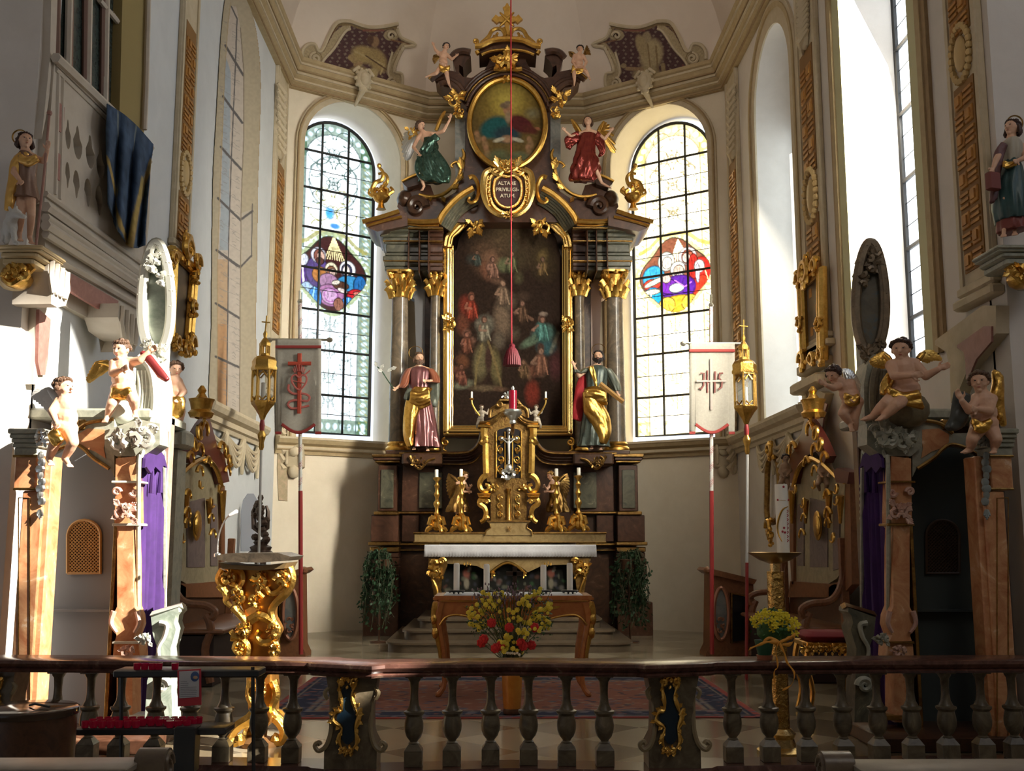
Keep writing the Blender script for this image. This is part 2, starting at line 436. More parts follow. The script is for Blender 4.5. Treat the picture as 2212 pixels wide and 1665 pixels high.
# side walls with openings
def wallX(name, X, th, y0, y1, z1, holes):
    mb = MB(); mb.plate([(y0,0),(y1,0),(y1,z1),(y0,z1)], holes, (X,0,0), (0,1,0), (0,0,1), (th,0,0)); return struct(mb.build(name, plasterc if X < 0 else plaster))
# right: arched window 1 (far) and tall window 2 (near)
q = lambda x, y: PX(x, y, WX)
w1y0, w1y1 = q(1722,500).y, q(1641,500).y
w2y0, w2y1 = q(1990,500).y, q(1838,500).y
w1z0, w1z1 = 3.62, PX(1690,14,WX).z
w2z0, w2z1 = 3.62, 10.9
H1 = arch(w1y0, w1y1, w1z0, w1z1, 14); H2 = arch(w2y0, w2y1, w2z0, w2z1, 14)
wallX('wall_right', WX, 1.0, 9.6, 20.3, 12.2, [H1, H2])
wallX('wall_left', -WX, -.4, 9.6, 20.3, 12.2, [])
# apse walls
def wall2(name, a, b, z1, holes, th=1.0, ext=0):
    d = (b-a).normalized(); n = Vector((0,0,1)).cross(d)
    if n.y < 0: n = -n
    mb = MB(); L = (b-a).length; mb.plate([(0,0),(L,0),(L,z1),(0,z1)], holes, a, d, (0,0,1), n*th)
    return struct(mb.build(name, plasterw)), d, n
dl = (B_-A_).normalized(); nl = Vector((-dl.y, dl.x, 0)); dr = (B2-A2).normalized(); nr = Vector((dr.y, -dr.x, 0))
def uv(px, o, d, n, off=0):
    p = RP(px[0], px[1], o+n*off, n); return ((p-o).dot(d), p.z)
# stained glass openings in the two slanted walls (u along the wall from its outer corner)
L0, L1 = uv((651,500), A_, dl, nl)[0], uv((862,500), A_, dl, nl)[0]
R1, R0 = uv((1322,500), A2, dr, nr)[0], uv((1534,500), A2, dr, nr)[0]
ztop = uv((757,222), A_, dl, nl)[1]; zsil = uv((757,950), A_, dl, nl)[1]
wall2('wall_apse_left', A_, B_, 12.2, [arch(L0, L1, zsil, ztop, 18)])
wall2('wall_apse_right', A2, B2, 12.2, [arch(R0, R1, zsil, ztop, 18)])
wall2('wall_apse_back', B_, B2, 12.2, [], .4)
RECL = .85
# blocks of wall behind the reveals stay dark outside; stained glass painted window by window
def glass_canvas(side, x0, x1, y0, y1, clear=False):
    c = Canvas(0, 0, 1, 3.9, 200, 780, (.80,.90,.96) if side < 0 else (1.0,.88,.60))
    if side < 0: base, gr, line, yel = (.60,.78,.92), (.05,.11,.05), (.05,.09,.08), (.24,.23,.06)
    else: base, gr, line, yel = (1,.88,.62), (.28,.22,.05), (.14,.11,.05), (.30,.20,.03)
    rr = random.Random(11)
    W, H = 1.0, 3.9
    # border strip
    for (a, b) in (((.0,0),(.15,H)), ((.85,0),(1,H)), ((0,3.72),(1,H))):
        c.poly([a, (b[0],a[1]), b, (a[0],b[1])], gr, .85 if side<0 else .6)
    for k in range(42):
        for xx in (.075, .925):
            c.ell(xx, .55+k*.085, .042, .034, base, soft=.5, al=.85)
            c.line([(xx-.05,.51+k*.085),(xx+.05,.59+k*.085)], .012, yel, .8)
    for k in range(11): c.ell(.08+k*.085, 3.81, .034, .05, base, soft=.5, al=.85)
    for xx in (.16,.84,.005,.995): c.line([(xx,0),(xx,H)], .012, line, .9)
    c.ring(.5, .52, .42, .44, .10, gr, .0)
    # arched border
    rad = np.hypot((c.X-.5)/.5, (c.Y-.5)/.5); top = (c.Y < .5)
    c._put((top&(rad>.70)).astype(float)*.8, gr)
    for k in range(14):
        a = PI*(k+.5)/14; c.ell(.5+.42*math.cos(a), .5-.42*math.sin(a), .038, .038, base, soft=.5, al=.85)
    c._put((top&(abs(rad-.69)<.016)).astype(float)*.9, line)
    # scrollwork
    def vine(cx, cy, s, col, al=.9):
        for sg in (-1,1):
            for (r, t0, t1, ox, oy) in ((.16,0,300,.17,0), (.10,60,360,.22,.22), (.12,180,480,.14,-.22)):
                pts = [(cx+sg*(ox*s*1.0+r*s*(1-.4*i/16)*math.cos(math.radians(t0+(t1-t0)*i/16))), cy+oy*s+r*s*(1-.4*i/16)*math.sin(math.radians(t0+(t1-t0)*i/16))) for i in range(17)]
                c.line(pts, .013, col, al)
                for p in pts[::5]: c.ell(p[0], p[1], .02, .012, col, ang=rr.uniform(0,180), soft=.4, al=al)
        for k in range(6):
            a = k*PI/3; c.ring(cx+.055*s*math.cos(a), cy+.055*s*math.sin(a), .04*s, .04*s, .011, col, al)
    vine(.5,.42,1, line); vine(.5,.78,.9, line); vine(.5,1.15,.9, yel if side<0 else line)
    for cy in (2.55,2.85,3.2,3.5): vine(.5,cy,1.0, line if side<0 else yel, .55)
    c.ring(.5, .78, .30, .34, .02, line, .7)
    if side < 0: c.ell(.46,1.17,.07,.10,(.05,.30,.70),soft=.5); c.ell(.53,1.32,.09,.05,(.05,.22,.60),soft=.5)
    for xx in (.24,.5,.76): c.line([(xx,2.4),(xx,3.7)], .009, line, .9)
    # golden crest over the medallion
    for sg in (-1,1): c.line([(.5+sg*.02,1.40),(.5+sg*.18,1.44),(.5+sg*.30,1.55),(.5+sg*.42,1.60)], .05, yel, .9)
    # medallion
    cy = 1.93
    lob = [(.5+(.40+.035*math.cos(4*t))*math.cos(t), cy+(.43+.04*math.cos(4*t+.3))*math.sin(t)) for t in [2*PI*i/48 for i in range(48)]]
    c.poly([(.5+(x-.5)*1.14, cy+(y-cy)*1.13) for x, y in lob], (.28,.34,.20) if side<0 else (.5,.36,.14))
    for k in range(40):
        t = 2*PI*k/40; c.ell(.5+.435*math.cos(t), cy+.46*math.sin(t), .03, .018, base, ang=-math.degrees(t), soft=.5, al=.8)
    c.poly(lob, (.035,.010,.010) if side<0 else (.12,.04,.02)); c.line(lob, .016, (.01,.015,.01), .9, closed=True)
    KM = .42 if side > 0 else .55
    c.mask = c.inside(lob).astype(float)
    def E(x, y, rx, ry, col, ang=0, soft=.12):
        c.ell(x, y, rx*1.0+.010, ry+.012, tuple(q*KM*.10 for q in col), ang, .1); c.ell(x, y, rx, ry, tuple(q*KM for q in col), ang, soft)
        for q_ in (-.35,.3): c.line([(x+rx*q_,y-ry*.7),(x+rx*q_*.6,y),(x+rx*q_*1.2,y+ry*.7)], .008, tuple(q*KM*.3 for q in col), .7)
    if side < 0:
        for k in range(9): c.line([(.52,1.45),(.42+k*.03,1.75)], .012, (.9,.8,.4), .7)
        E(.16,1.93,.09,.20,(.10,.03,.30)); E(.17,1.80,.05,.07,(.75,.80,.95)); c.line([(.14,1.72),(.18,2.2)],.02,(.85,.8,.95))
        E(.22,2.17,.09,.10,(.45,.65,.95)); E(.17,2.30,.09,.06,(.25,.08,.03))
        E(.33,1.93,.14,.20,(.10,.06,.25)); E(.36,1.96,.09,.10,(.55,.22,.05)); E(.34,1.72,.09,.10,(.85,.85,1)); E(.35,1.73,.065,.085,(.30,.10,.07)); E(.37,1.73,.045,.06,(.75,.48,.38)); E(.36,1.79,.045,.04,(.12,.04,.03))
        E(.70,1.84,.10,.105,(.95,.95,1)); E(.69,1.86,.065,.085,(.05,.05,.12)); E(.685,1.86,.042,.062,(.9,.8,.75))
        E(.74,2.02,.17,.10,(.05,.30,.60)); E(.86,2.03,.08,.13,(.02,.16,.45)); E(.82,2.17,.12,.09,(.65,.02,.03)); E(.83,2.14,.05,.03,(1,.25,.2))
        E(.50,1.87,.075,.085,(.95,.85,.6)); E(.50,1.90,.055,.065,(.35,.15,.08)); E(.515,1.91,.035,.045,(.85,.6,.5))
        E(.47,2.03,.12,.10,(.45,.25,.42)); E(.50,2.2,.17,.14,(.50,.22,.45)); E(.49,2.21,.10,.10,(.72,.45,.72)); c.ring(.5,2.2,.08,.08,.012,(.25,.08,.25))
        E(.62,2.06,.10,.05,(.12,.05,.03)); E(.56,2.03,.05,.025,(.95,.85,.7),20); E(.64,2.12,.06,.025,(.9,.75,.7),-15)
        E(.31,2.26,.08,.14,(.05,.28,.70)); E(.72,2.29,.09,.10,(.05,.25,.65)); E(.60,2.3,.06,.08,(.35,.15,.10)); c.line([(.30,2.13),(.28,2.36)],.014,(.3,.7,.95)); c.line([(.72,2.2),(.72,2.36)],.012,(.3,.7,.95))
    else:
        for k in range(9): c.line([(.55,1.5),(.45+k*.03,1.78)], .014, (1,.9,.5), .8)
        E(.24,1.93,.14,.15,(.05,.42,.75)); E(.22,2.02,.11,.07,(.80,.06,.03)); E(.25,1.99,.14,.03,(.9,.85,.6),20); E(.40,1.75,.10,.12,(1,.98,.8)); E(.41,1.77,.06,.075,(.95,.8,.65))
        E(.22,2.20,.12,.15,(.02,.40,.75)); E(.22,2.11,.10,.03,(.9,.85,.6)); c.line([(.2,2.1),(.2,2.33)],.014,(.5,.85,1))
        E(.66,1.72,.11,.11,(.95,.75,.7)); E(.66,1.73,.07,.085,(.50,.12,.06)); E(.645,1.74,.045,.06,(.95,.65,.5))
        E(.82,1.97,.15,.22,(.75,.03,.02)); E(.83,2.14,.12,.16,(.80,.05,.02)); E(.73,1.86,.06,.16,(.55,.03,.02)); E(.80,1.87,.06,.08,(.95,.85,.75)); E(.78,1.95,.02,.12,(.9,.85,.95))
        c.line([(.86,1.9),(.92,2.1),(.86,2.3)],.014,(1,.3,.15))
        E(.54,1.87,.09,.10,(1,.95,.8)); E(.55,1.89,.06,.07,(.85,.6,.45)); E(.56,1.95,.04,.04,(.9,.75,.65))
        E(.54,2.10,.22,.16,(.12,.02,.35)); E(.42,2.07,.10,.09,(.22,.03,.45)); E(.52,2.10,.09,.055,(1,1,1)); E(.40,1.97,.05,.05,(.9,.6,.5))
        c.line([(.5,2.0),(.62,2.1),(.7,2.05)],.014,(.35,.1,.65)); 
        E(.54,2.32,.27,.13,(.90,.50,.03)); E(.40,2.30,.10,.10,(.98,.62,.08),30); E(.68,2.30,.10,.10,(.98,.62,.08),-30); c.line([(.38,2.25),(.5,2.34),(.66,2.24)],.02,(.5,.25,.02)); c.line([(.35,2.3),(.42,2.4)],.014,(.5,.25,.02)); c.line([(.6,2.3),(.7,2.38)],.014,(.5,.25,.02))
    c.mask = None; c.noise(.30, 4, 3)
    return c
stained = VC('stained_glass_left', .3, emit=1.8); stainedr = VC('stained_glass_right', .3, emit=3.8)
def stained_window(name, o, d, n, px_inner, px_top, px_bot, side, w, mat, spec):
    """glass plane recessed into the wall; px_inner is the photo column of its inner jamb"""
    off = RECL; ui = uv((px_inner,600), o, d, n, off)[0]; zt = uv(px_top, o, d, n, off)[1]; zb = uv(px_bot, o, d, n, off)[1]
    u0, u1 = ui-w, ui; r = w/2; hgt = zt-zb
    cv = glass_canvas(side, 0, 1, 0, 1)
    par = bpy.data.objects.new(name, None); C.objects.link(par); struct(par); par.location = o+n*off+d*(u0+u1)/2+Vector((0,0,zb))
    sc_ = 3.9/hgt
    def fn(u, v):
        uu = u0+w*u; top = zt-r+math.sqrt(max(r*r-(uu-(u0+u1)/2)**2, 0)); z = zb+(top-zb)*v
        cx = u if side < 0 else 1-u
        return o+n*off+d*uu+Vector((0,0,z)), (cx, (zt-z)*sc_)
    g = sheet('stained_glass', fn, 130, 520, cv, mat, par)
    # lead frame and bars
    mb = MB(); pt = lambda u, z, q=-.03: o+n*(off+q)+d*u+Vector((0,0,z))
    ar = [pt(a, b) for a, b in arch(u0, u1, zb, zt, 22)]; mb.tube(ar+[ar[0]], .035, 6)
    for k in (1,2):
        uu = u0+w*(.02+.325*k) if side<0 else u1-w*(.02+.325*k); top = zt-r+math.sqrt(max(r*r-(uu-(u0+u1)/2)**2,0)); mb.tube([pt(uu,zb), pt(uu,top)], .026, 6)
    ys = spec
    for j, z in enumerate(ys):
        hw = r if z < zt-r else math.sqrt(max(r*r-(z-zt+r)**2, 0)); c0 = (u0+u1)/2
        mb.tube([pt(c0-hw,z), pt(c0+hw,z)], .026, 6)
    zz = [zb]+list(ys)
    for a, b in zip(zz, zz[1:]):
        mb.tube([pt(u0,(a+b)/2,-.01), pt(u1,(a+b)/2,-.01)], .008, 5)
    mb.build('lead_bars', iron, par)
    return par
bars = lambda pxs, o, d, n: [uv(p, o, d, n, RECL)[1] for p in pxs]
stained_window('window_1', A_, dl, nl, 802, (700,262), (700,936), -1, L1-L0-.32, stained,
   bars([(745,930-0)]*0+[(745,857),(745,762),(745,678),(745,590),(745,505),(745,421),(745,342)][0:7], A_, dl, nl))
stained_window('window_2', A2, dr, nr, 1371, (1478,262), (1478,938), 1, L1-L0-.32, stainedr,
   bars([(1450,855),(1450,762),(1450,680),(1450,592),(1450,507),(1450,428),(1450,345)], A2, dr, nr))
# outer daylight behind glass is given by the lit glass; plain leaded windows on the right
clear = M('milky_leaded_glass', (.84,.92,1), .4, emit=2.1)
clear2 = M('milky_leaded_glass_far', (.84,.95,1), .4, emit=2.4)
def leaded(name, X, hole, y0, y1, z0, z1, mat, bars_, mid):
    par = bpy.data.objects.new(name, None); C.objects.link(par); struct(par); par.location = (X, (y0+y1)/2, z0)
    MB().plate(hole, [], (X,0,0), (0,1,0), (0,0,1), (.02,0,0)).build('leaded_pane', mat, par)
    mb = MB(); ar = [Vector((X-.03, a, b)) for a, b in hole]; mb.tube(ar+[ar[0]], .04, 6)
    for k in range(1, bars_): z = z0+(z1-z0)*k/bars_; mb.tube([(X-.03,y0,z),(X-.03,y1,z)], .03, 6)
    for y in mid: mb.tube([(X-.03,y,z0),(X-.03,y,z1-.2)], .025, 6)
    for k in range(1, bars_*3):
        if k%3: z = z0+(z1-z0)*k/bars_/3; mb.tube([(X-.02,y0,z),(X-.02,y1,z)], .007, 4)
    mb.build('lead_bars', iron, par)
leaded('window_3', WX+.75, arch(w1y0+.1, w1y1-.1, w1z0, 9.0, 14, .15), w1y0+.1, w1y1-.1, w1z0, 9.0, clear2, 6, [(w1y0+w1y1)/2])
leaded('window_4', WX+.75, H2, w2y0, w2y1, w2z0, w2z1, clear, 8, [w2y0+(w2y1-w2y0)*.55])
struct(MB().box((WX+.95, (w1y0+w1y1)/2, 9.9), (.3, 3.4, 2.2)).build('wall_blocking', plaster))
# ---- cornice right round the choir
prof = [(0,0),(.10,0),(.10,.06),(.16,.10),(.16,.17),(.22,.22),(.22,.30),(.27,.34),(.30,.41),(.30,.47),(.34,.50),(.36,.56),(0,.56)]
path = [Vector((-WX,9.7,ZC0)), Vector((-WX,20.2,ZC0)), Vector((-1.75,22,ZC0)), Vector((1.75,22,ZC0)), Vector((WX,20.2,ZC0)), Vector((WX,9.7,ZC0))]
def coloured_sweep(pre, prof, path, mats, n0=1):
    k = 0
    for i, mt in enumerate(mats):
        pass
cs = struct(MB().sweep([(u,v) for u,v in prof], path).build('trim_1', trim, ang=25))
lines = MB()
for (u, v, r) in ((.225,.26,.022),(.165,.135,.018),(.305,.44,.022)): lines.sweep([(u-.01,v-r),(u+r,v-r),(u+r,v+r),(u-.01,v+r)], path)
struct(lines.build('trim_2', trimp, ang=25))
dk = MB()
for (u, v, r) in ((.105,.03,.018),(.245,.32,.012)): dk.sweep([(u-.01,v-r),(u+r,v-r),(u+r,v+r),(u-.01,v+r)], path)
struct(dk.build('trim_3', trimd, ang=25))
# ---- vault above: cove rising from the cornice to a ridge
per = [Vector((-WX,2,0)), Vector((-WX,20.2,0)), Vector((-1.75,22,0)), Vector((1.75,22,0)), Vector((WX,20.2,0)), Vector((WX,2,0))]
SEG = []; 
for a, b in zip(per, per[1:]):
    n = max(4, int((b-a).length/.35))
    for i in range(n): SEG.append(a+(b-a)*i/n)
SEG.append(per[-1])
def vault(p, t):
    cy = min(p.y, 17.6); c = Vector((0, cy, 0)); a = t*PI/2
    q = c+(p-c)*math.cos(a); return Vector((q.x, q.y, ZC1+3.6*math.sin(a)))
mb = MB(); n = len(SEG); nv = 16; vs = []; fs = []
for j in range(nv+1):
    for p in SEG: vs.append(vault(p, j/nv))
for j in range(nv):
    for i in range(n-1): a = j*n+i; fs.append((a, a+1, a+n+1, a+n))
mb.add(vs, fs); struct(mb.build('ceiling', vaultm, ang=20))
# chancel arch wall (piers) and nave shell behind the camera
mb = MB()
mb.plate([(-9,0),(-WX,0),(-WX,10.6)]+[(-WX*math.cos(PI*i/12), 10.6+3.2*math.sin(PI*i/12)) for i in range(1,12)]+[(WX,10.6),(WX,0),(9,0),(9,16),(-9,16)], [], (0,9.3,0), (1,0,0), (0,0,1), (0,.34,0))
struct(mb.build('wall_front', plaster))
mb = MB(); mb.plate([(-6,0),(9.4,0),(9.4,16),(-6,16)], [[(4.15,6.25),(5.95,6.25)]+arch(3.35,5.95,6.25,11.7,10,1.1)[2:]+[(3.35,8.9),(4.15,8.9)]], (8.0,0,0), (0,1,0), (0,0,1), (.12,0,0))  # unseen opening, its outline shaped to place the sun patches
struct(mb.build('wall_nave_right', plaster))
struct(MB().box((-9.1,1.7,8), (.2,15.6,16)).build('wall_nave_left', plaster))
struct(MB().box((0,-6.1,8), (18.2,.2,16)).build('wall_nave_back', plaster))
struct(MB().box((0,1.7,16.1), (18.4,15.8,.2)).build('ceiling_nave', vaultm))
# ---- window sill string course (apse + side walls)
sp = [(0,0),(.05,0),(.07,.06),(.12,.08),(.12,.16),(.20,.20),(.24,.27),(.24,.32),(0,.34)]
zs = zsil-.34
struct(MB().sweep(sp, [A_+Vector((0,0,zs)), B_+Vector((0,0,zs))]).build('trim_4', trim, ang=25))
struct(MB().sweep(sp, [B2+Vector((0,0,zs)), A2+Vector((0,0,zs))]).build('trim_5', trim, ang=25))
mb = MB()
for a, b in ((A_,B_),(B2,A2)):
    for (u,v,r) in ((.115,.12,.025),(.235,.295,.02)): mb.sweep([(u-.01,v-r),(u+r,v-r),(u+r,v+r),(u-.01,v+r)], [a+Vector((0,0,zs)), b+Vector((0,0,zs))])
struct(mb.build('trim_6', trimp, ang=25))
# ---- arched architraves round the stained windows
def archband(name, o, d, n, u0, u1, z0, z1, wd, mats):
    for k, (a, b, th, mt) in enumerate(mats):
        out = arch(u0-wd*b, u1+wd*b, z0, z1+wd*b, 22); inn = arch(u0-wd*a, u1+wd*a, z0+.001, z1+wd*a, 22)
        mb = MB(); mb.plate(out[1:]+[out[0]], [], (0,0,0), (1,0,0), (0,0,1), (0,.001,0)) if False else None
        poly = out[:1]+out[1:]; ring = [out[0], out[1]]  # band as quads
        o2 = [out[1]]+out[2:]+[out[0]]; i2 = [inn[1]]+inn[2:]+[inn[0]]
        vs = []; fs = []
        for (p, qq) in zip(o2, i2):
            for (uu, zz) in (p, qq):
                for t in (0, th): vs.append(o+d*uu+Vector((0,0,zz))-n*t)
        for i in range(len(o2)-1):
            a_ = i*4; b_ = a_+4
            fs += [(a_+1,a_+3,b_+3,b_+1),(a_,b_,b_+1,a_+1),(a_+2,a_+3,b_+3,b_+2)]
        mb.add(vs, fs); struct(mb.build(name+str(k), mt, ang=30))
archband('trim_1', A_, dl, nl, L0, L1, zsil, ztop, .19, [(0,.55,.04,trimp),(.55,.72,.07,trim),(.72,.84,.09,trimd),(.84,1,.06,trimp)])
archband('trim_2', A2, dr, nr, R0, R1, zsil, ztop, .19, [(0,.55,.04,trimp),(.55,.72,.07,trim),(.72,.84,.09,trimd),(.84,1,.06,trimp)])
# keystones: oval cartouches over the two windows
for k, (o, d, n, x, y) in enumerate(((A_,dl,nl,765,188),(A2,dr,nr,1412,192))):
    u, z = uv((x,y), o, d, n); mb = MB(); c = o+d*u-n*.42+Vector((0,0,z))
    R = Matrix((d, n, Vector((0,0,1)))).transposed()
    mb.ell(c, (.17,.10,.22), 16, R); mb.ell(c-n*.06, (.11,.09,.15), 14, R)
    for a in range(10): t = 2*PI*a/10; mb.ell(c+d*.17*math.cos(t)+Vector((0,0,.22*math.sin(t))), .045, 8)
    for s_ in (-1,1): mb.cap(c+d*.12*s_+Vector((0,0,.24)), c+d*.22*s_+Vector((0,0,.15)), .04, .03)
    mb.cap(c+Vector((0,0,-.2)), c+n*.35+Vector((0,0,-.42)), .07, .03)
    struct(mb.build('trim_%d'%(70+k), trimp))
# ---- architraves on the right wall windows
def archbandX(name, X, y0, y1, z0, z1, wd, mats, sg):
    o = Vector((X,0,0)); archband(name, o, Vector((0,1,0)), Vector((sg,0,0)), y0, y1, z0, z1, wd, mats)
archbandX('trim_3', WX, w1y0, w1y1, w1z0, w1z1, .42, [(0,.6,.03,trimp),(.6,.8,.06,trim),(.8,1,.04,trimp)], 1)
archbandX('trim_4', WX, w2y0, w2y1, w2z0, w2z1, .50, [(0,.55,.03,M('lemon_stone_trim',(.62,.60,.36),.8)),(.55,.8,.06,trim),(.8,1,.04,trimd)], 1)
struct(MB().sweep(sp, [Vector((WX,20.15,zs)), Vector((WX,15.3,zs))]).build('trim_50', trimp, ang=25))
struct(MB().sweep(sp, [Vector((-WX,15.0,zs)), Vector((-WX,18.7,zs))]).build('trim_51', trimp, ang=25))
# drapes below the left and right sills (stucco swags)
for k, (X, y0, y1) in enumerate(((-WX,15.2,18.6),(WX,18.4,15.4))):
    mb = MB(); sg = -1 if X < 0 else 1
    for i in range(3):
        a = y0+(y1-y0)*i/3; b = y0+(y1-y0)*(i+1)/3
        for q_ in range(4):
            pts = [(X-sg*(.05+.05*math.sin(PI*t/8)), a+(b-a)*t/8, zs-.02-(.16+.1*q_)*math.sin(PI*t/8)) for t in range(9)]
            mb.tube(pts, .035, 6)
        mb.cap((X-sg*.05,b,zs-.02), (X-sg*.05,b,zs-.55), .06, .03)
    struct(mb.build('trim_%d'%(55+k), trimp))
# ---- pilasters painted and moulded on the side walls
def fret(mb, X, sg, y0, y1, z0, z1, cols=2):
    w_ = (y1-y0)/cols; n = int((z1-z0)/w_)
    for j in range(n):
        for i in range(cols):
            cy = y0+w_*(i+.5); cz = z0+w_*(j+.5)
            if (i+j)%2: mb.box((X-sg*.02,cy,cz), (.03,w_*.8,w_*.8), bev=.01); mb.box((X-sg*.03,cy,cz), (.04,w_*.45,w_*.45))
            else:
                for q_ in (-.3,0,.3): mb.box((X-sg*.02,cy,cz+q_*w_), (.03,w_*.92,w_*.14))
def pilaster(name, X, xa, xb, yref, ztop_, zbot, fr, meds, k):
    sg = -1 if X < 0 else 1; y0, y1 = sorted((PX(xa,yref,X).y, PX(xb,yref,X).y)); w_ = y1-y0
    mb = MB(); mb.box((X-sg*.03,(y0+y1)/2,(ztop_+zbot)/2), (.06,w_,ztop_-zbot), bev=.01)
    for yy in (y0+w_*.06, y1-w_*.06): mb.box((X-sg*.065,yy,(ztop_+zbot)/2), (.03,w_*.10,ztop_-zbot))
    mb.box((X-sg*.06,(y0+y1)/2,zbot), (.14,w_*1.25,.10), bev=.02); mb.box((X-sg*.05,(y0+y1)/2,zbot+.12), (.10,w_*1.12,.10), bev=.02)
    struct(mb.build('trim_%d'%k, trimp))
    bk = MB()
    for (a, b) in fr: bk.box((X-sg*.062,(y0+y1)/2,(a+b)/2), (.02,w_*.64,b-a))
    struct(bk.build('trim_%d'%(k+3), M('fret_ground', (.26,.13,.035), .7)))
    mf = MB()
    for (a, b) in fr: fret(mf, X-sg*.055, sg, y0+w_*.2, y1-w_*.2, a, b)
    struct(mf.build('trim_%d'%(k+1), M('ochre_gold_fretwork', (.55,.28,.06), .5, .3, c2=(.38,.17,.04), sc=9)))
    md = MB()
    for z in meds:
        R = Matrix(((0,0,1),(0,1,0),(-1,0,0)))
        for t in range(24): a = 2*PI*t/24; md.ell((X-sg*.08,(y0+y1)/2+w_*.3*math.cos(a),z+w_*.42*math.sin(a)), w_*.06, 6)
        md.ell((X-sg*.08,(y0+y1)/2,z), (.04,w_*.18,w_*.28), 12)
    if meds: struct(md.build('trim_%d'%(k+2), M('medallion_ochre', (.60,.42,.18), .5)))
    return y0, y1
zR = lambda y, x, X: PX(x, y, X).z
pilaster('p', WX, 2070, 2140, 300, 10.4, zR(655,2105,WX), [(zR(590,2105,WX), zR(170,2105,WX)), (zR(60,2105,WX), 10.3)], [zR(108,2100,WX)], 100)
pilaster('p', WX, 1737, 1780, 300, ZC0, zR(760,1765,WX), [(zR(740,1765,WX), zR(470,1765,WX)), (zR(380,1760,WX), zR(110,1750,WX))], [zR(425,1762,WX)], 110)
pilaster('p', -WX, 374, 408, 300, ZC0, zR(560,385,-WX), [(zR(530,385,-WX), zR(420,385,-WX)), (zR(335,390,-WX), zR(45,395,-WX))], [zR(375,388,-WX)], 120)
pilaster('p', -WX, 583, 606, 500, ZC0, zR(860,590,-WX), [(zR(720,590,-WX), zR(340,590,-WX))], [], 130)
pilaster('p', WX, 1583, 1606, 500, ZC0, zR(860,1595,WX), [(zR(780,1595,WX), zR(340,1595,WX))], [], 140)
# stucco foliage on pilasters and tassel ends
for k, (X, x, ya, yb) in enumerate(((-WX,594,200,330),(WX,1594,200,330),(WX,1752,0,90),(-WX,594,860,1010),(WX,1594,860,1010))):
    mb = MB(); sg = -1 if X < 0 else 1
    for i in range(9):
        p = PX(x, ya+(yb-ya)*i/8, X); r = .16 if k < 3 else .17*(1-i/9.5)
        mb.tube([p+Vector((-sg*.08,-r,.12)), p+Vector((-sg*.16,0,0)), p+Vector((-sg*.08,r,-.12))], [.03,.07,.03], 6)
        mb.ell(p+Vector((-sg*.08,0,0)), (.07,r*.8,.13), 8)
    struct(mb.build('trim_%d'%(150+k), trimp))
# corner brackets under the sill at the apse corners
for k, x in enumerate((638, 1560)):
    p = P(x, 985, 20.45); mb = MB(); mb.box(p, (.34,.3,.5), bev=.04); mb.ell(p+Vector((0,-.16,.08)), (.10,.05,.10), 12); mb.ell(p+Vector((0,-.1,-.3)), (.12,.1,.14), 10)
    for s_ in (-1,1): mb.cap(p+Vector((s_*.13,-.17,-.15)), p+Vector((s_*.13,-.17,.2)), .03, .03)
    struct(mb.build('trim_%d'%(160+k), trimp))
# right springer corner shapes: rose panelled bracket below the near pilaster and beside the tall window
for k, pts in enumerate(([(2045,735),(2150,660),(2180,660),(2180,720),(2120,790),(2095,850),(2080,870),(2078,800),(2070,760),(2045,745)],
                         [(1740,870),(1790,845),(1802,850),(1790,890),(1780,960),(1768,990),(1756,900)])):
    mb = MB(); plateX(mb, pts, WX-.001, -.12); struct(mb.build('trim_%d'%(170+k), trimp))
    c_ = (sum(a for a,b in pts)/len(pts), sum(b for a,b in pts)/len(pts)); mb = MB(); plateX(mb, [(c_[0]+(a-c_[0])*.55, c_[1]+(b-c_[1])*.55) for a, b in pts], WX-.12, -.02); struct(mb.build('trim_%d'%(175+k), galr))
mb = MB()
for i, (x, y, wd) in enumerate(((1775,750,60),(1772,790,66),(1768,830,74))):
    p = PX(x, y, WX); mb.box(p+Vector((-.05-.03*i,0,0)), (.16+.05*i,1.0+.15*i,.16), bev=.03)
struct(mb.build('trim_180', trimp))
# ================================================================ HIGH ALTAR
CX = 1097
def mx_(px): return [(2*CX-x, y) for x, y in px][::-1]
def B(mb, x0, x1, y0, y1, Yf, Yb, bev=.012):
    p = P(x0, (y0+y1)/2, Yf); q = P(x1, (y0+y1)/2, Yf); zt = P((x0+x1)/2, y0, Yf).z; zb = P((x0+x1)/2, y1, Yf).z
    return mb.box(((p.x+q.x)/2, (Yf+Yb)/2, (zt+zb)/2), (abs(q.x-p.x), Yb-Yf, abs(zt-zb)), bev=min(bev, abs(zt-zb)*.3))
def B2s(mb, x0, x1, y0, y1, Yf, Yb, bev=.012):
    B(mb, x0, x1, y0, y1, Yf, Yb, bev); return B(mb, 2*CX-x1, 2*CX-x0, y0, y1, Yf, Yb, bev)
def tubeS(mb, px, Y, r, r1=None, n=6, sm=4, both=True, dy=0):
    orn(mb, px, Y, r, r1, n, sm, 1, dy)
    if both: orn(mb, [(2*CX-a, b) for a, b in px], Y, r, r1, n, sm, 1, dy)
altar = thing('high_altar_retable', 'towering dark marble and gold high altar retable filling the back wall of the choir', 'altar', (0,20.5,0))
def part(mb, name, mat, parent=None, **k): return split_build(mb, name, mat, parent or altar, **k)
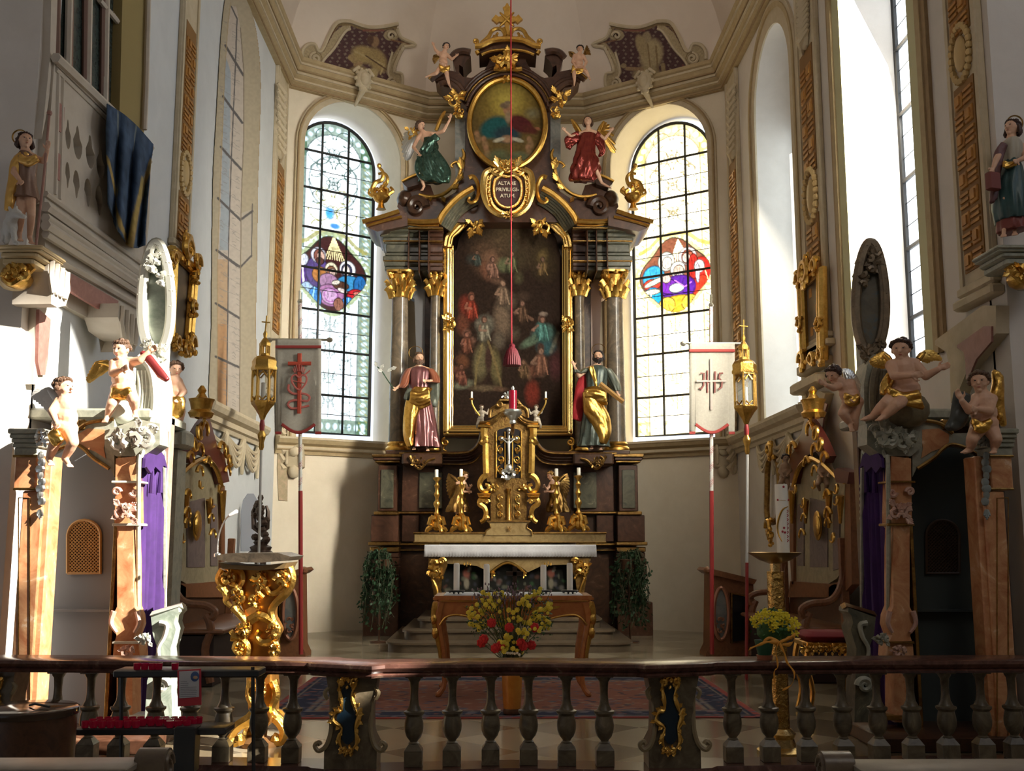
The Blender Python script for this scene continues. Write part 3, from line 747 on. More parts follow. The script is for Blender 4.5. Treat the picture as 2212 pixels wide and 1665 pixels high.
# stone steps in front (three, with rounded ends) -- setting
def step_outline(x0, x1, y0, y1, r):
    pts = [(x0,y1),(x0,y0+r)]+[(x0+r-r*math.cos(a), y0+r-r*math.sin(a)) for a in [PI/2*i/6 for i in range(1,7)]]
    pts += [(x1-r+r*math.sin(a), y0+r-r*math.cos(a)) for a in [PI/2*i/6 for i in range(7)]]+[(x1,y1)]
    return pts
stepm = M('worn_step_stone', (.13,.095,.06), .35, c2=(.09,.065,.04), sc=4)
for k, (xl, xr, Y0, z, r) in enumerate(((838,1362,16.9,.15,.35),(873,1325,17.35,.30,.3),(905,1297,17.75,.45,.2))):
    X0 = P(xl,1390,Y0+r).x; X1 = P(xr,1390,Y0+r).x; mb = MB()
    mb.plate(step_outline(X0, X1, Y0, 20.2, r), [], (0,0,z-.15), (1,0,0), (0,1,0), (0,0,.12))
    mb.plate(step_outline(X0-.03, X1+.03, Y0-.03, 20.2, r), [], (0,0,z-.03), (1,0,0), (0,1,0), (0,0,.03))
    struct(mb.build('trim_%d'%(200+k), stepm))
# plinths (outer) -----------------------------------------------------------
F0 = 20.0; ZB = 21.7
mb = MB(); B2s(mb, 783, 860, 1300, 1412, F0-.1, ZB); part(mb, 'plinth', mred)
mb = MB()
for (y0, y1, x) in ((1192,1205,800),(1205,1222,797),(1222,1245,796),(1245,1270,799),(1270,1300,806)): B2s(mb, x, 862, y0, y1, F0, ZB, .02)
part(mb, 'swelling_base', mred)
mb = MB(); B2s(mb, 795, 862, 1170, 1178, F0-.08, ZB); B2s(mb, 799, 862, 1181, 1192, F0-.04, ZB); B2s(mb, 807, 860, 1104, 1112, F0-.06, ZB)
B2s(mb, 803, 868, 980, 987, F0-.16, ZB); B2s(mb, 810, 864, 994, 999, F0-.10, ZB)
part(mb, 'gilded_moulding', goldd)
mb = MB(); B2s(mb, 801, 860, 1112, 1170, F0, ZB); B2s(mb, 816, 857, 1004, 1104, F0, ZB); B2s(mb, 806, 866, 987, 994, F0-.12, ZB); part(mb, 'pedestal', mred)
mb = MB(); B2s(mb, 822, 850, 1014, 1098, F0-.03, F0+.01); part(mb, 'pedestal_panel', mgreen)
# recessed bodies behind the tabernacle and beside
mb = MB(); mb.slab([(855,1412),(855,985),(1339,985),(1339,1412)], 20.35, 1.2); part(mb, 'altar_base', mdark)
mb = MB(); B2s(mb, 868, 940, 1000, 1105, 20.15, 20.4); B2s(mb, 868, 905, 1112, 1170, 20.2, 20.4); part(mb, 'statue_pedestal', mred)
mb = MB(); B2s(mb, 905, 955, 1020, 1098, 20.10, 20.2); part(mb, 'dark_green_panel', mgreen)
mb = MB(); B2s(mb, 855, 950, 1172, 1178, 20.2, 20.4); B2s(mb, 855, 950, 1104, 1110, 20.15, 20.4); B2s(mb, 858, 950, 1186, 1190, 20.2, 20.4); part(mb, 'base_moulding', goldd)
# serpentine shelf the two saints stand on: curves up to the tabernacle
mb = MB()
for (dy_, r, mtl) in ((0,.05,0),):
    for q in range(4):
        y_ = 980+q*6
        tubeS(mb, [(862,y_),(930,y_),(990,y_+1),(1018,y_-4),(1036,y_-22),(1042,y_-45)], 19.95+q*.05, .055)
part(mb, 'shelf_moulding', mdark)
mb = MB(); tubeS(mb, [(862,979),(930,979),(990,979),(1018,974),(1034,957),(1040,935)], 19.86, .022); tubeS(mb, [(885,1003),(930,1001),(990,1003),(1022,998),(1040,980)], 19.9, .018); part(mb, 'shelf_gilding', goldd)
mb = MB(); B2s(mb, 868, 955, 978, 1004, 19.62, 20.3, .03); mb.slab([(955,978),(955,1170),(1239,1170),(1239,978)], 20.25, .3); part(mb, 'statue_ledge', mdark)
mb = MB()
for s_ in (0,1):
    f = (lambda a: 2*CX-a) if s_ else (lambda a: a)
    orn(mb, [(f(885),985),(f(897),1005),(f(908),1012),(f(925),995),(f(940),990)], 19.58, .035, .02); orn(mb, [(f(x),y) for x,y in spiral(898,995,9,90,1.2)], 19.56, .025, .012); rocaille(mb, f(905), 1000, 36, 22, 19.56, 5+s_, 5)
part(mb, 'ledge_ornament', goldd)
# columns -------------------------------------------------------------------
def column(xc, Yc, ytop, ybot, wpx, cap_y, capw, base_h=20, mat=mcol):
    zt = P(xc, ytop, Yc).z; zb = P(xc, ybot, Yc).z; x = P(xc, (ytop+ybot)/2, Yc).x; r = m(wpx, Yc)/2
    mb = MB(); mb.lathe([(r*1.06,zb),(r*1.02,zb+.1),(r*1.0,zb+(zt-zb)*.4),(r*.88,zt)], (x,Yc,0), 24); part(mb, 'column_shaft', mat)
    mb = MB(); hb = m(base_h, Yc); mb.lathe([(r*1.35,zb-hb),(r*1.4,zb-hb*.8),(r*1.32,zb-hb*.6),(r*1.12,zb-hb*.45),(r*1.2,zb-hb*.2),(r*1.08,zb)], (x,Yc,0), 24); part(mb, 'column_base', gold)
    # composite capital: bell, two rows of leaves, volutes, curved abacus
    z0 = P(xc, cap_y[1], Yc).z; z1 = P(xc, cap_y[0], Yc).z; h = z1-z0; R_ = m(capw, Yc)/2; mb = MB()
    mb.lathe([(r*.9,z0),(r*.98,z0+.02),(r*.9,z0+h*.2),(r*.95,z0+h*.6),(R_*.85,z0+h*.85),(R_*.8,z0+h*.88)], (x,Yc,0), 16)
    for row, (za, L, rr, nn) in enumerate(((0,.38,1.0,8),(.22,.42,1.08,8))):
        for i in range(nn):
            a = 2*PI*(i+.5*row)/nn; c_, s_ = math.cos(a), math.sin(a); b = r*rr
            pts = [(x+b*c_,Yc+b*s_,z0+h*za),(x+(b+.03)*c_,Yc+(b+.03)*s_,z0+h*(za+L*.6)),(x+(b+.10)*c_,Yc+(b+.10)*s_,z0+h*(za+L)),(x+(b+.13)*c_,Yc+(b+.13)*s_,z0+h*(za+L*.8))]
            mb.tube(pts, [.05,.06,.045,.02], 6, .5)
    for i in range(4):
        a = PI/4+PI/2*i; c_, s_ = math.cos(a), math.sin(a)
        sp_ = [Vector((x+(r*1.0+(R_*1.15-r)*t)*c_, Yc+(r*1.0+(R_*1.15-r)*t)*s_, z0+h*(.6+.3*t))) for t in (0,.35,.7,1)]
        sp_ += [Vector((x+(R_*1.15-.05+.06*math.cos(b))*c_, Yc+(R_*1.15-.05+.06*math.cos(b))*s_, z0+h*.82-.06*math.sin(b)*-1)) for b in (.8,0,-1,-2,-3,-4)]
        mb.tube(sp_, [.03,.04,.045,.045,.04,.035,.03,.03,.025,.02], 6)
        mb.ell((x+R_*c_*1.05, Yc+R_*s_*1.05, z0+h*.8), .05, 8)
    for i in range(4): a = PI/2*i; mb.ell((x+R_*.85*math.cos(a), Yc+R_*.85*math.sin(a), z0+h*.92), (.06,.06,.05), 8)
    n = 32; ab = [((R_*1.02+R_*.28*abs(math.cos(2*(2*PI*i/n)+PI/2))**2*1)*math.cos(2*PI*i/n), (R_*1.02+R_*.28*abs(math.cos(2*(2*PI*i/n)+PI/2))**2)*math.sin(2*PI*i/n)) for i in range(n)]
    mb.plate(ab, [], (x,Yc,z1-h*.08), (1,0,0), (0,1,0), (0,0,h*.08))
    part(mb, 'capital', gold)
for xc in (862, 2*CX-864): column(xc, 20.25, 645, 955, 40, (588,645), 56)
for xc in (939, 2*CX-941): column(xc, 20.75, 640, 960, 24, (587,640), 32, 14)
# outer columns stand on dark sub-blocks
mb = MB(); B2s(mb, 833, 892, 972, 981, 19.9, 20.6); part(mb, 'column_plinth', mdark)
# pilasters and wall behind the columns (gap of wall shows between)
mb = MB(); mb.slab([(903,985),(903,600),(925,590),(960,590),(960,985)], 21.0, .6); mb.slab([(2*CX-903,985),(2*CX-903,600),(2*CX-925,590),(2*CX-960,590),(2*CX-960,985)], 21.0, .6)
part(mb, 'dark_pilaster', mdark)
# grey scrolled consoles seen between column and painting
for s_ in (0,1):
    f = (lambda a: 2*CX-a) if s_ else (lambda a: a)
    mb = MB(); L = [(893,590),(882,610),(879,630),(886,641),(895,645),(897,700),(899,760),(901,800),(917,800),(918,640),(918,592)]
    mb.slab([(f(a),b) for a,b in L], 20.95, .35); mb.ell(P(f(889),632,20.9), (.09,.1,.09), 10)
    part(mb, 'scrolled_console', M('grey_silver_console', (.16,.16,.17), .35) if s_ == 0 else M('rose_console', (.45,.33,.28), .4))
mb = MB(); mb.slab([(950,600),(950,945),(1244,945),(1244,600),(1244,480),(1190,440),(1097,420),(1004,440),(950,480)], 21.25, .3); part(mb, 'backboard', mdark)
# entablature blocks (stacked profile), left and right -------------------------
ent = [(575,585,0,.00),(563,575,1,.02),(552,563,4,.05),(545,552,-1,.0),(527,545,-3,0),(520,527,2,.03),(512,520,5,.06),(500,512,10,.10),(492,500,20,.22),(486,492,26,.28)]
mb = MB(); mb2 = MB(); mb3 = MB()
for i, (y0, y1, pj, dY) in enumerate(ent):
    f = F0+.12-dY; 
    for (a, b, yf) in ((831,882,f),(882,905,f+.15),(905,925,f+.25),(925,957,f+.4)):
        tgt = mb2 if a == 831 else (mb if (a == 925) else mb2)
        e = pj if a == 831 else 0
        B2s(tgt, a-e, b, y0, y1, yf, ZB-.2, .015)
    if i in (1,5,8): B2s(mb3, 831-pj-2, 957, y0-1, y0+1.5, f-.03, f+.1, .005)
for xx in (882,905,925): B2s(mb, xx-1.2, xx+1.2, 488, 585, F0+.02, ZB-.4)
part(mb2, 'entablature', mgreen); part(mb, 'entablature_return', mred); part(mb3, 'entablature_gilding', goldd)
# raking side cornice with gold fillets
mb = MB(); mb3 = MB()
for s_ in (0,1):
    f = (lambda a: 2*CX-a) if s_ else (lambda a: a)
    mb.slab([(f(a),b) for a,b in [(786,479),(803,470),(862,452),(880,466),(880,487),(815,500),(797,493)]], F0-.25, 1.2)
    orn(mb3, [(f(783),479),(f(822),469),(f(862),456)], F0-.28, .045, .045); orn(mb3, [(f(792),488),(f(830),477),(f(868),468)], F0-.28, .03, .03)
    orn(mb3, [(f(862),471),(f(885),478),(f(920),479),(f(948),477)], F0-.1, .05, .05); orn(mb3, [(f(880),483),(f(910),487),(f(948),486)], F0-.04, .03, .03)
part(mb, 'raking_cornice', mred); part(mb3, 'raking_fillet', gold)
# pediment body with volutes (dark brown-red), gold rim
mb = MB(); half = [(880,480),(858,446),(862,430),(875,418),(893,410),(905,395),(930,400),(940,428),(962,428),(984,415),(996,392),(1000,345),(1004,300),(1004,215),(1030,178),(1097,160)]
mb.slab(half+mx_(half)[1:], 20.5, .8, ); part(mb, 'pediment_body', mred)
mb = MB()
for s_ in (0,1):
    f = (lambda a: 2*CX-a) if s_ else (lambda a: a)
    for (cx, cy, r) in ((900,446,20),): mb.tube([P(f(x),y,20.42) for x,y in spiral(cx,cy,r,0,1.6,30)], [.09*(1-i/40) for i in range(31)], 8)
    mb.ell(P(f(875),432,20.6), (.17,.25,.19), 12)
    mb.slab([(f(a),b) for a,b in [(868,390),(905,372),(912,380),(905,398),(880,405),(872,398)]], 20.3, .5)
part(mb, 'volute', mdark)
mb = MB()
tubeS(mb, [(905,421),(925,425),(945,424),(965,415),(982,398),(993,378),(998,352)], 20.40, .04)
tubeS(mb, [(998,355),(985,350),(975,357),(979,362)], 20.4, .035, .02); tubeS(mb, [(998,350),(1003,335),(999,322)], 20.4, .05, .02)
tubeS(mb, [(868,392),(885,383),(905,375)], 20.28, .03)
for s_ in (0,1):
    f = (lambda a: 2*CX-a) if s_ else (lambda a: a)
    for (x,y,L,a) in ((998,365,26,100),(990,390,20,60),(978,408,18,40),(955,425,14,-60),(930,425,10,-90)): leaf(mb, (f(x),y), L, a if not s_ else 180-a, 20.36)
part(mb, 'volute_gilding', gold)
# blue-grey side pilasters of the attic
mb = MB()
for s_ in (0,1):
    f = (lambda a: 2*CX-a) if s_ else (lambda a: a)
    mb.slab([(f(a),b) for a,b in [(983,250),(1005,250),(1005,345),(998,385),(985,400),(983,345)]], 20.42, .3)
part(mb, 'attic_pilaster', M('blue_grey_marble', (.13,.14,.14), .3, c2=(.24,.24,.21), sc=4, veins=True))
mb = MB()
for s_ in (0,1):
    f = (lambda a: 2*CX-a) if s_ else (lambda a: a)
    rocaille(mb, f(985), 212, 46, 40, 20.2, 31+s_, 9); rocaille(mb, f(993), 240, 26, 24, 20.2, 41+s_, 5); mb.ell(P(f(993),250,20.25), (.1,.08,.07), 8)
part(mb, 'attic_capital_ornament', gold)
# broken upper pediment
mb = MB(); half = [(1008,235),(995,215),(975,190),(960,188),(940,168),(945,160),(962,150),(985,155),(978,130),(990,118),(1013,112),(1017,122),(1008,130),(1000,145),(992,140),(991,155),(1000,166),(1018,168),(1040,160),(1054,140),(1058,130),(1053,118),(1097,118)]
mb.slab(half+mx_(half)[1:], 20.35, .7); part(mb, 'upper_pediment', mred)
mb = MB(); mb3 = MB()
for q in range(4):
    R1 = 92+q*6
    hood = [(1096+(R1-2)*math.cos(math.radians(a)), 252-(R1)*math.sin(math.radians(a))) for a in range(20,161,10)]
    (mb3 if q in (1,) else mb).tube([P(x,y,20.22+q*.03) for x,y in hood], .035 if q != 1 else .02, 8)
tubeS(mb, [(975,125),(985,114),(1000,110),(1016,113)], 20.3, .07); tubeS(mb, [(930,172),(945,160),(958,150)], 20.25, .07); tubeS(mb, [(948,182),(965,177),(985,188),(998,206)], 20.25, .06); tubeS(mb, [(940,176),(960,170),(985,178),(1003,198)], 20.3, .05)
tubeS(mb, [(1010,230),(1013,215)], 20.25, .03)
part(mb, 'hood_moulding', mred)
tubeS(mb3, [(975,121),(985,110),(1000,106),(1016,109)], 20.28, .02); tubeS(mb3, [(926,170),(941,157),(957,146)], 20.2, .025); part(mb3, 'hood_gilding', goldd)
# neck and crowning cornice
mb = MB(); half = [(1035,115),(1027,103),(1036,96),(1062,92),(1097,86)]; low = [(1054,118),(1054,140),(1044,160),(1097,150)]
mb.slab([(1035,118),(1036,101),(1062,93),(1097,89)]+mx_([(1035,118),(1036,101),(1062,93),(1097,89)])[1:]+[(1160-6,120),(1130,114),(1097,111),(1060,114)][1:], 20.1, .6)
part(mb, 'crown_cornice', mred)
mb = MB()
tubeS(mb, [(1026,100),(1040,98),(1062,88),(1080,85),(1097,84.5)], 20.0, .06); tubeS(mb, [(1030,110),(1034,117)], 20.05, .05); tubeS(mb, [(1040,118),(1062,110),(1097,107)], 20.05, .03)
for s_ in (0,1):
    f = (lambda a: 2*CX-a) if s_ else (lambda a: a)
    orn(mb, [(f(x),y) for x,y in spiral(1027,90,6,-60,1.2)], 20.0, .03, .02)
    orn(mb, [(f(1040),94),(f(1055),80),(f(1062),68),(f(1072),62),(f(1084),64),(f(1090),76),(f(1084),83),(f(1076),82),(f(1072),76),(f(1076),71)], 20.1, .045, .025)
    orn(mb, [(f(1050),92),(f(1062),86),(f(1068),76)], 20.1, .03, .02); orn(mb, [(f(1088),60),(f(1094),76)], 20.1, .04, .03)
part(mb, 'crown_scrolls', gold)
mb = MB(); rocaille(mb, 1097, 130, 56, 44, 20.0, 9, 11, .04); tubeS(mb, [(1067,148),(1080,150),(1097,146)], 20.1, .05); part(mb, 'crown_ornament', gold)
# gilded cross on top
mb = MB()
cr_ = [(1089,84),(1092,70),(1090,50),(1078,46),(1073,50),(1066,44),(1062,41),(1066,37),(1071,31),(1077,36),(1089,33),(1089,22),(1086,16),(1091,13),(1094,7)]
full = cr_+[(2*1095.5-x, y) for x, y in cr_[::-1]]
mb.slab(full, 20.2, .08)
for a in (45,135,225,315): mb.cap(P(1095,42,20.2), P(1095+20*math.cos(math.radians(a)),42-20*math.sin(math.radians(a)),20.2), .04, .02)
part(mb, 'crowning_cross', gold)
# oval painting of God the Father type -> generic bearded figure in clouds
cv = Canvas(1005, 165, 1188, 365, 260, 290, (.10,.065,.02))
cv.ell(1097,225,80,75,(.30,.21,.04),soft=1); cv.ell(1095,215,45,45,(.42,.33,.07),soft=1)
E = cv.ell
E(1068,275,38,26,(.015,.075,.075),25,.3); E(1095,290,36,22,(.02,.04,.05),0,.4); E(1125,268,34,20,(.075,.015,.015),-25,.3); E(1145,280,22,9,(.08,.02,.015),-20,.4)
E(1162,278,8,4,(.30,.12,.06),-20,.4); E(1096,236,11,15,(.32,.16,.09),0,.3); E(1090,228,13,8,(.16,.11,.07),0,.4); E(1098,252,9,16,(.26,.18,.11),0,.5); E(1097,222,9,5,(.20,.14,.09),0,.4)
E(1096,300,17,10,(.28,.16,.09),0,.4); E(1078,302,16,5,(.36,.33,.25),15,.4); E(1118,302,16,5,(.36,.33,.25),-15,.4)
for (x,y) in ((1045,300),(1030,288),(1143,300),(1140,318),(1050,320)): E(x,y,7,8,(.24,.13,.07),0,.5); E(x+3,y+12,9,12,(.20,.12,.06),10,.5)
E(1075,335,30,16,(.09,.10,.05),10,.6); E(1125,338,28,14,(.10,.11,.06),-10,.6); E(1097,345,30,14,(.08,.08,.04),0,.6); E(1150,245,22,16,(.16,.14,.08),0,.9)
cv.noise(.22, 5, 2)
canv = VC('oil_canvas', .8, spec=.12)
yo = 20.28
o_ = sheet('oval_painting', lambda u, v: (P(1096+78*math.sqrt(max(0,1-(2*v-1)**2))*(2*u-1), 268+93*(2*v-1), yo), (1096+78*math.sqrt(max(0,1-(2*v-1)**2))*(2*u-1), 268+93*(2*v-1))), 90, 100, cv, canv, altar)
mb = MB(); ov = [(1096+82*math.cos(2*PI*i/60), 267-97*math.sin(2*PI*i/60)) for i in range(61)]
mb.tube([P(x,y,20.2) for x,y in ov], .055, 8); mb.tube([P(1096+(x-1096)*.965, 267+(y-267)*.965, 20.22) for x,y in ov], .03, 6); rocaille(mb, 1097, 170, 22, 18, 20.1, 2, 5)
part(mb, 'oval_frame', gold)
# great altar painting
cv = Canvas(975, 455, 1225, 925, 330, 620, (.022,.012,.008))
E = cv.ell
E(1090,520,90,70,(.085,.055,.03),0,1); E(1050,560,42,50,(.11,.06,.035),20,1); E(1100,490,50,30,(.10,.07,.035),0,1); E(1170,560,40,60,(.06,.042,.02),20,1)
E(1088,572,22,20,(.11,.12,.06),0,.6); E(1062,558,20,22,(.17,.09,.055),20,.7); E(1052,585,18,30,(.14,.06,.035),25,.7); E(1072,605,22,12,(.10,.055,.035),-20,.8); E(1110,530,12,26,(.05,.05,.03),10,.7); E(1172,552,14,20,(.13,.09,.035),-20,.8); E(1125,560,24,36,(.05,.035,.018),0,.8)
E(1010,665,22,34,(.14,.025,.015),15,.5); E(1018,640,8,11,(.17,.065,.04),0,.4); E(1000,700,18,30,(.10,.035,.02),0,.6)
E(1048,700,26,24,(.12,.11,.085),0,.5); E(1085,690,24,50,(.13,.09,.06),5,.6); E(1095,650,26,26,(.10,.075,.05),0,.8); E(1078,735,18,26,(.09,.07,.05),0,.7)
E(1040,780,22,50,(.11,.09,.045),-8,.5); E(1070,790,16,50,(.10,.08,.035),6,.5); E(1055,775,10,36,(.04,.02,.015),0,.5); cv.line([(1046,730),(1030,790),(1026,840)],5,(.16,.12,.05),.7); cv.line([(1052,730),(1072,790),(1084,838)],5,(.17,.12,.05),.7)
E(1008,720,12,12,(.13,.06,.04),0,.5); E(1020,735,10,10,(.12,.06,.04),0,.5); E(1000,780,16,20,(.10,.04,.02),30,.6); E(990,800,16,12,(.12,.05,.03),-20,.6)
E(1170,690,9,11,(.15,.08,.05),0,.4); E(1174,678,11,6,(.20,.15,.12),0,.4); E(1175,720,30,24,(.055,.11,.095),20,.4); E(1150,735,36,12,(.085,.12,.08),30,.5); E(1180,750,26,22,(.03,.07,.075),0,.5); cv.line([(1150,690),(1125,675)],7,(.15,.08,.05),.7)
E(1168,790,16,28,(.15,.10,.065),10,.4); E(1168,750,9,12,(.06,.03,.02),0,.4); E(1155,800,18,18,(.12,.05,.03),0,.6); E(1150,850,20,34,(.15,.025,.015),0,.5); E(1138,800,9,28,(.13,.07,.04),20,.5); E(1200,790,18,40,(.06,.02,.02),0,.7); cv.line([(1205,720),(1190,760)],8,(.12,.11,.08),.6)
E(1000,830,28,13,(.12,.12,.08),10,.5); E(1045,838,40,9,(.10,.07,.04),0,.6); E(1080,840,20,7,(.09,.05,.03),0,.6)
for (x,y,rx,ry,c) in ((1120,600,14,18,(.07,.06,.03)),(1020,560,16,16,(.03,.035,.03)),(1130,640,20,14,(.05,.03,.02)),(1110,720,18,20,(.06,.045,.03))): E(x,y,rx,ry,c,0,.8)
def pf(x, y, s, sk, cl, lean=0, arm=0):
    dk_ = tuple(q*.3 for q in cl); lt_ = tuple(min(1,q*1.9) for q in cl)
    E(x, y+s*3.4, s*2.1, s*3.4, dk_, lean, .3); E(x, y+s*3.2, s*1.7, s*3.0, cl, lean, .5)
    for q in (-1.1,-.4,.3,1.0): cv.line([(x+q*s*.8,y+s*1.6),(x+q*s*1.1+lean*.1,y+s*3.4),(x+q*s*1.7,y+s*5.6)], s*.34, lt_ if q in (-.4,1.0) else dk_, .75)
    cv.line([(x-s*1.1,y+s*1.6),(x-s*1.9+arm*s,y+s*2.9),(x-s*.6+arm*s*2,y+s*3.0)], s*.6, sk, .8)
    E(x, y, s*.95, s*1.1, tuple(q*.25 for q in sk), 0, .2); E(x+s*.12, y+s*.12, s*.62, s*.8, sk, 0, .35); cv.line([(x+s*.2,y-s*.1),(x+s*.3,y+s*.25)], s*.18, tuple(q*.4 for q in sk), .7)
for a_ in ((1018,642,8,(.26,.11,.07),(.20,.035,.02),10,.3),(1046,690,8,(.22,.12,.08),(.17,.15,.11),-8,.6),(1008,722,7,(.22,.10,.07),(.13,.05,.03),0,.2),(1086,612,8,(.25,.15,.10),(.18,.12,.08),5,0),(1128,655,7,(.24,.13,.09),(.09,.05,.03),0,-.4),(1171,690,8,(.25,.13,.09),(.07,.17,.15),15,-.8),(1168,758,9,(.22,.13,.09),(.17,.08,.05),5,-.3),(1064,560,7,(.26,.14,.10),(.19,.10,.07),25,.3),(1105,548,7,(.24,.15,.10),(.10,.10,.05),-10,0),(1172,560,6,(.22,.13,.09),(.14,.09,.04),-20,0),(1030,545,5,(.20,.11,.07),(.05,.06,.05),10,0),(996,792,7,(.18,.08,.05),(.12,.045,.03),25,.6),(1130,782,6,(.20,.11,.07),(.10,.06,.03),0,.3)): pf(*a_)
R = random.Random(5)
for i in range(140):
    x, y = R.uniform(985,1215), R.uniform(500,850); c = cv.at(x, y)*R.choice((.55,1.6)); E(x, y, R.uniform(3,9), R.uniform(2,5), tuple(c), R.uniform(0,180), .8, .6)
cv.noise(.35, 3, 9)
def ptop(x):   # inner edge of the frame along the top
    t = abs(x-1097)
    pts = [(0,452),(30,456),(48,468),(70,476),(90,492),(105,515),(112,545),(118,560)]
    for (a, b), (c, d) in zip(pts[:-1], pts[1:]):
        if a <= t <= c: return b+(d-b)*(t-a)/(c-a)
    return 560
sheet('altar_painting', lambda u, v: (P(979+(1216-979)*u, (ptop(979+(1216-979)*u)*(1-v)+925*v), 20.95), (979+(1216-979)*u, (ptop(979+(1216-979)*u)*(1-v)+925*v))), 150, 270, cv, canv, altar)
mb = MB()
vt = lambda x0, y0, x1, y1, Y, r: mb.tube([P(x0,y0,Y), P(x1,y1,Y)], r, 8)
for s_ in (0,1):
    f = (lambda a: 2*CX-a) if s_ else (lambda a: a)
    for (x, r, Y) in ((961,.035,20.75),(967,.05,20.72),(973,.035,20.78),(978,.022,20.85)): vt(f(x),530,f(x-1),936,Y,r)
for (y, r, Y) in ((938,.035,20.72),(932,.05,20.72),(926,.035,20.78),(921,.022,20.85)): vt(958,y,1236,y,Y,r)
for q, (r, off) in enumerate(((.05,0),(.04,7),(.03,12))):
    tubeS(mb, [(962+off,532),(966+off,512),(980+off*.8,490+off),(1000+off*.6,472+off),(1018,463+off),(1032,463+off),(1046,458+off),(1056,448+off)], 20.6+q*.04, r)
B2s(mb, 958, 976, 526, 534, 20.6, 20.9)
part(mb, 'painting_frame', goldb)
mb = MB()
for s_ in (0,1):
    f = (lambda a: 2*CX-a) if s_ else (lambda a: a)
    rocaille(mb, f(968), 700, 28, 52, 20.6, 61+s_, 8, .03); mb.ell(P(f(968),700,20.6), (.07,.05,.09), 8)
    rocaille(mb, f(1026), 490, 38, 34, 20.5, 71+s_, 8, .03)
    for (x,y,L,a) in ((1030,490,22,-60),(1020,496,20,-110),(1034,484,14,-20)): leaf(mb, (f(x),y), L, a if not s_ else 180-a, 20.45)
    orn(mb, [(f(x),y) for x,y in [(952,520),(958,528),(955,545),(950,560),(954,575)]], 20.7, .03, .015)
    orn(mb, [(f(x),y) for x,y in spiral(962,955,9,90,1.3)]+[(f(958),970),(f(965),975)], 20.0, .025, .02)
    # volute clasps beside the cartouche
    orn(mb, [(f(x),y) for x,y in [(1013,384),(1022,382),(1030,392),(1034,410),(1030,430),(1020,438),(1012,434),(1014,426)]], 20.15, .05, .03)
    # archivolt of the entablature: big gold edge sweeping up
part(mb, 'frame_ornament', gold)
mb = MB(); mb3 = MB()
for q in range(6):
    o2 = q*6
    tubeS(mb3 if q == 0 else mb, [(946+o2*.75,483+o2*.5),(956+o2*.8,463+o2*.55),(975+o2*.6,440+o2*.7),(998+o2*.5,420+o2*.85),(1022+o2*.3,406+o2)], 20.1+q*.07, .065 if q == 0 else .06)
part(mb, 'archivolt', mgreen); part(mb3, 'archivolt_gilding', gold)
# central cartouche with inscription
mb = MB(); sh = [(1097-27,398),(1097-22,388),(1097-12,382),(1097,384),(1097+12,382),(1097+22,388),(1097+27,398),(1097+27,420),(1097+18,438),(1097,446),(1097-18,438),(1097-27,420)]
mb.slab(cr(sh,4,True), 20.0, .2); part(mb, 'cartouche_field', M('cartouche_red', (.06,.015,.012), .4))
mb = MB()
for sc_, r, Y in ((1.08,.03,19.95),(1.45,.045,20.0),(1.65,.03,20.05)):
    q = cr([(1097+(x-1097)*sc_, 412+(y-412)*sc_) for x, y in sh], 4, True); q.append(q[0]); mb.tube([P(x,y,Y) for x,y in q], r, 7)
for s_ in (0,1):
    f = (lambda a: 2*CX-a) if s_ else (lambda a: a)
    orn(mb, [(f(x),y) for x,y in [(1097,352),(1082,350),(1078,362),(1086,370),(1075,378),(1064,372),(1066,364)]], 19.92, .05, .025)
    orn(mb, [(f(x),y) for x,y in [(1062,366),(1048,374),(1043,395),(1044,420),(1054,446),(1072,462),(1085,466)]], 19.95, .06, .05)
    for k in range(7): mb.ell(P(f(1056-2*math.sin(k)), 388+k*9, 19.92), .03, 6)
    leaf(mb, (f(1078),360), 26, 110 if not s_ else 70, 19.9)
rocaille(mb, 1097, 355, 30, 24, 19.9, 3, 6); rocaille(mb, 1097, 463, 34, 20, 19.9, 4, 6)
part(mb, 'cartouche_frame', goldb)
def text(name, s, loc, size, mat, parent=None, rot=(PI/2,0,0), ext=.004, align='CENTER', bold=0, sx=1):
    cu = bpy.data.curves.new(name, 'FONT'); cu.body = s; cu.size = size; cu.extrude = ext; cu.align_x = align; cu.align_y = 'CENTER'; cu.offset = bold
    t = bpy.data.objects.new(name+'_tmp', cu); C.objects.link(t); dg = bpy.context.evaluated_depsgraph_get()
    me = bpy.data.meshes.new_from_object(t.evaluated_get(dg)); bpy.data.objects.remove(t)
    me.materials.clear(); me.materials.append(mat)
    o = bpy.data.objects.new(name, me); C.objects.link(o); o.location = loc; o.rotation_euler = rot; o.scale = (sx,1,1)
    if parent is not None: bpy.context.view_layer.update(); attach(o, parent)
    return o
lt = M('gilt_letters', (.72,.62,.45), .5)
for i, s in enumerate(('ALTARE', 'PRIVILEGI-', 'ATUM.')): text('inscription', s, P(1095+i, 396+13.5*i, 19.96), .10, lt, altar, bold=.002)
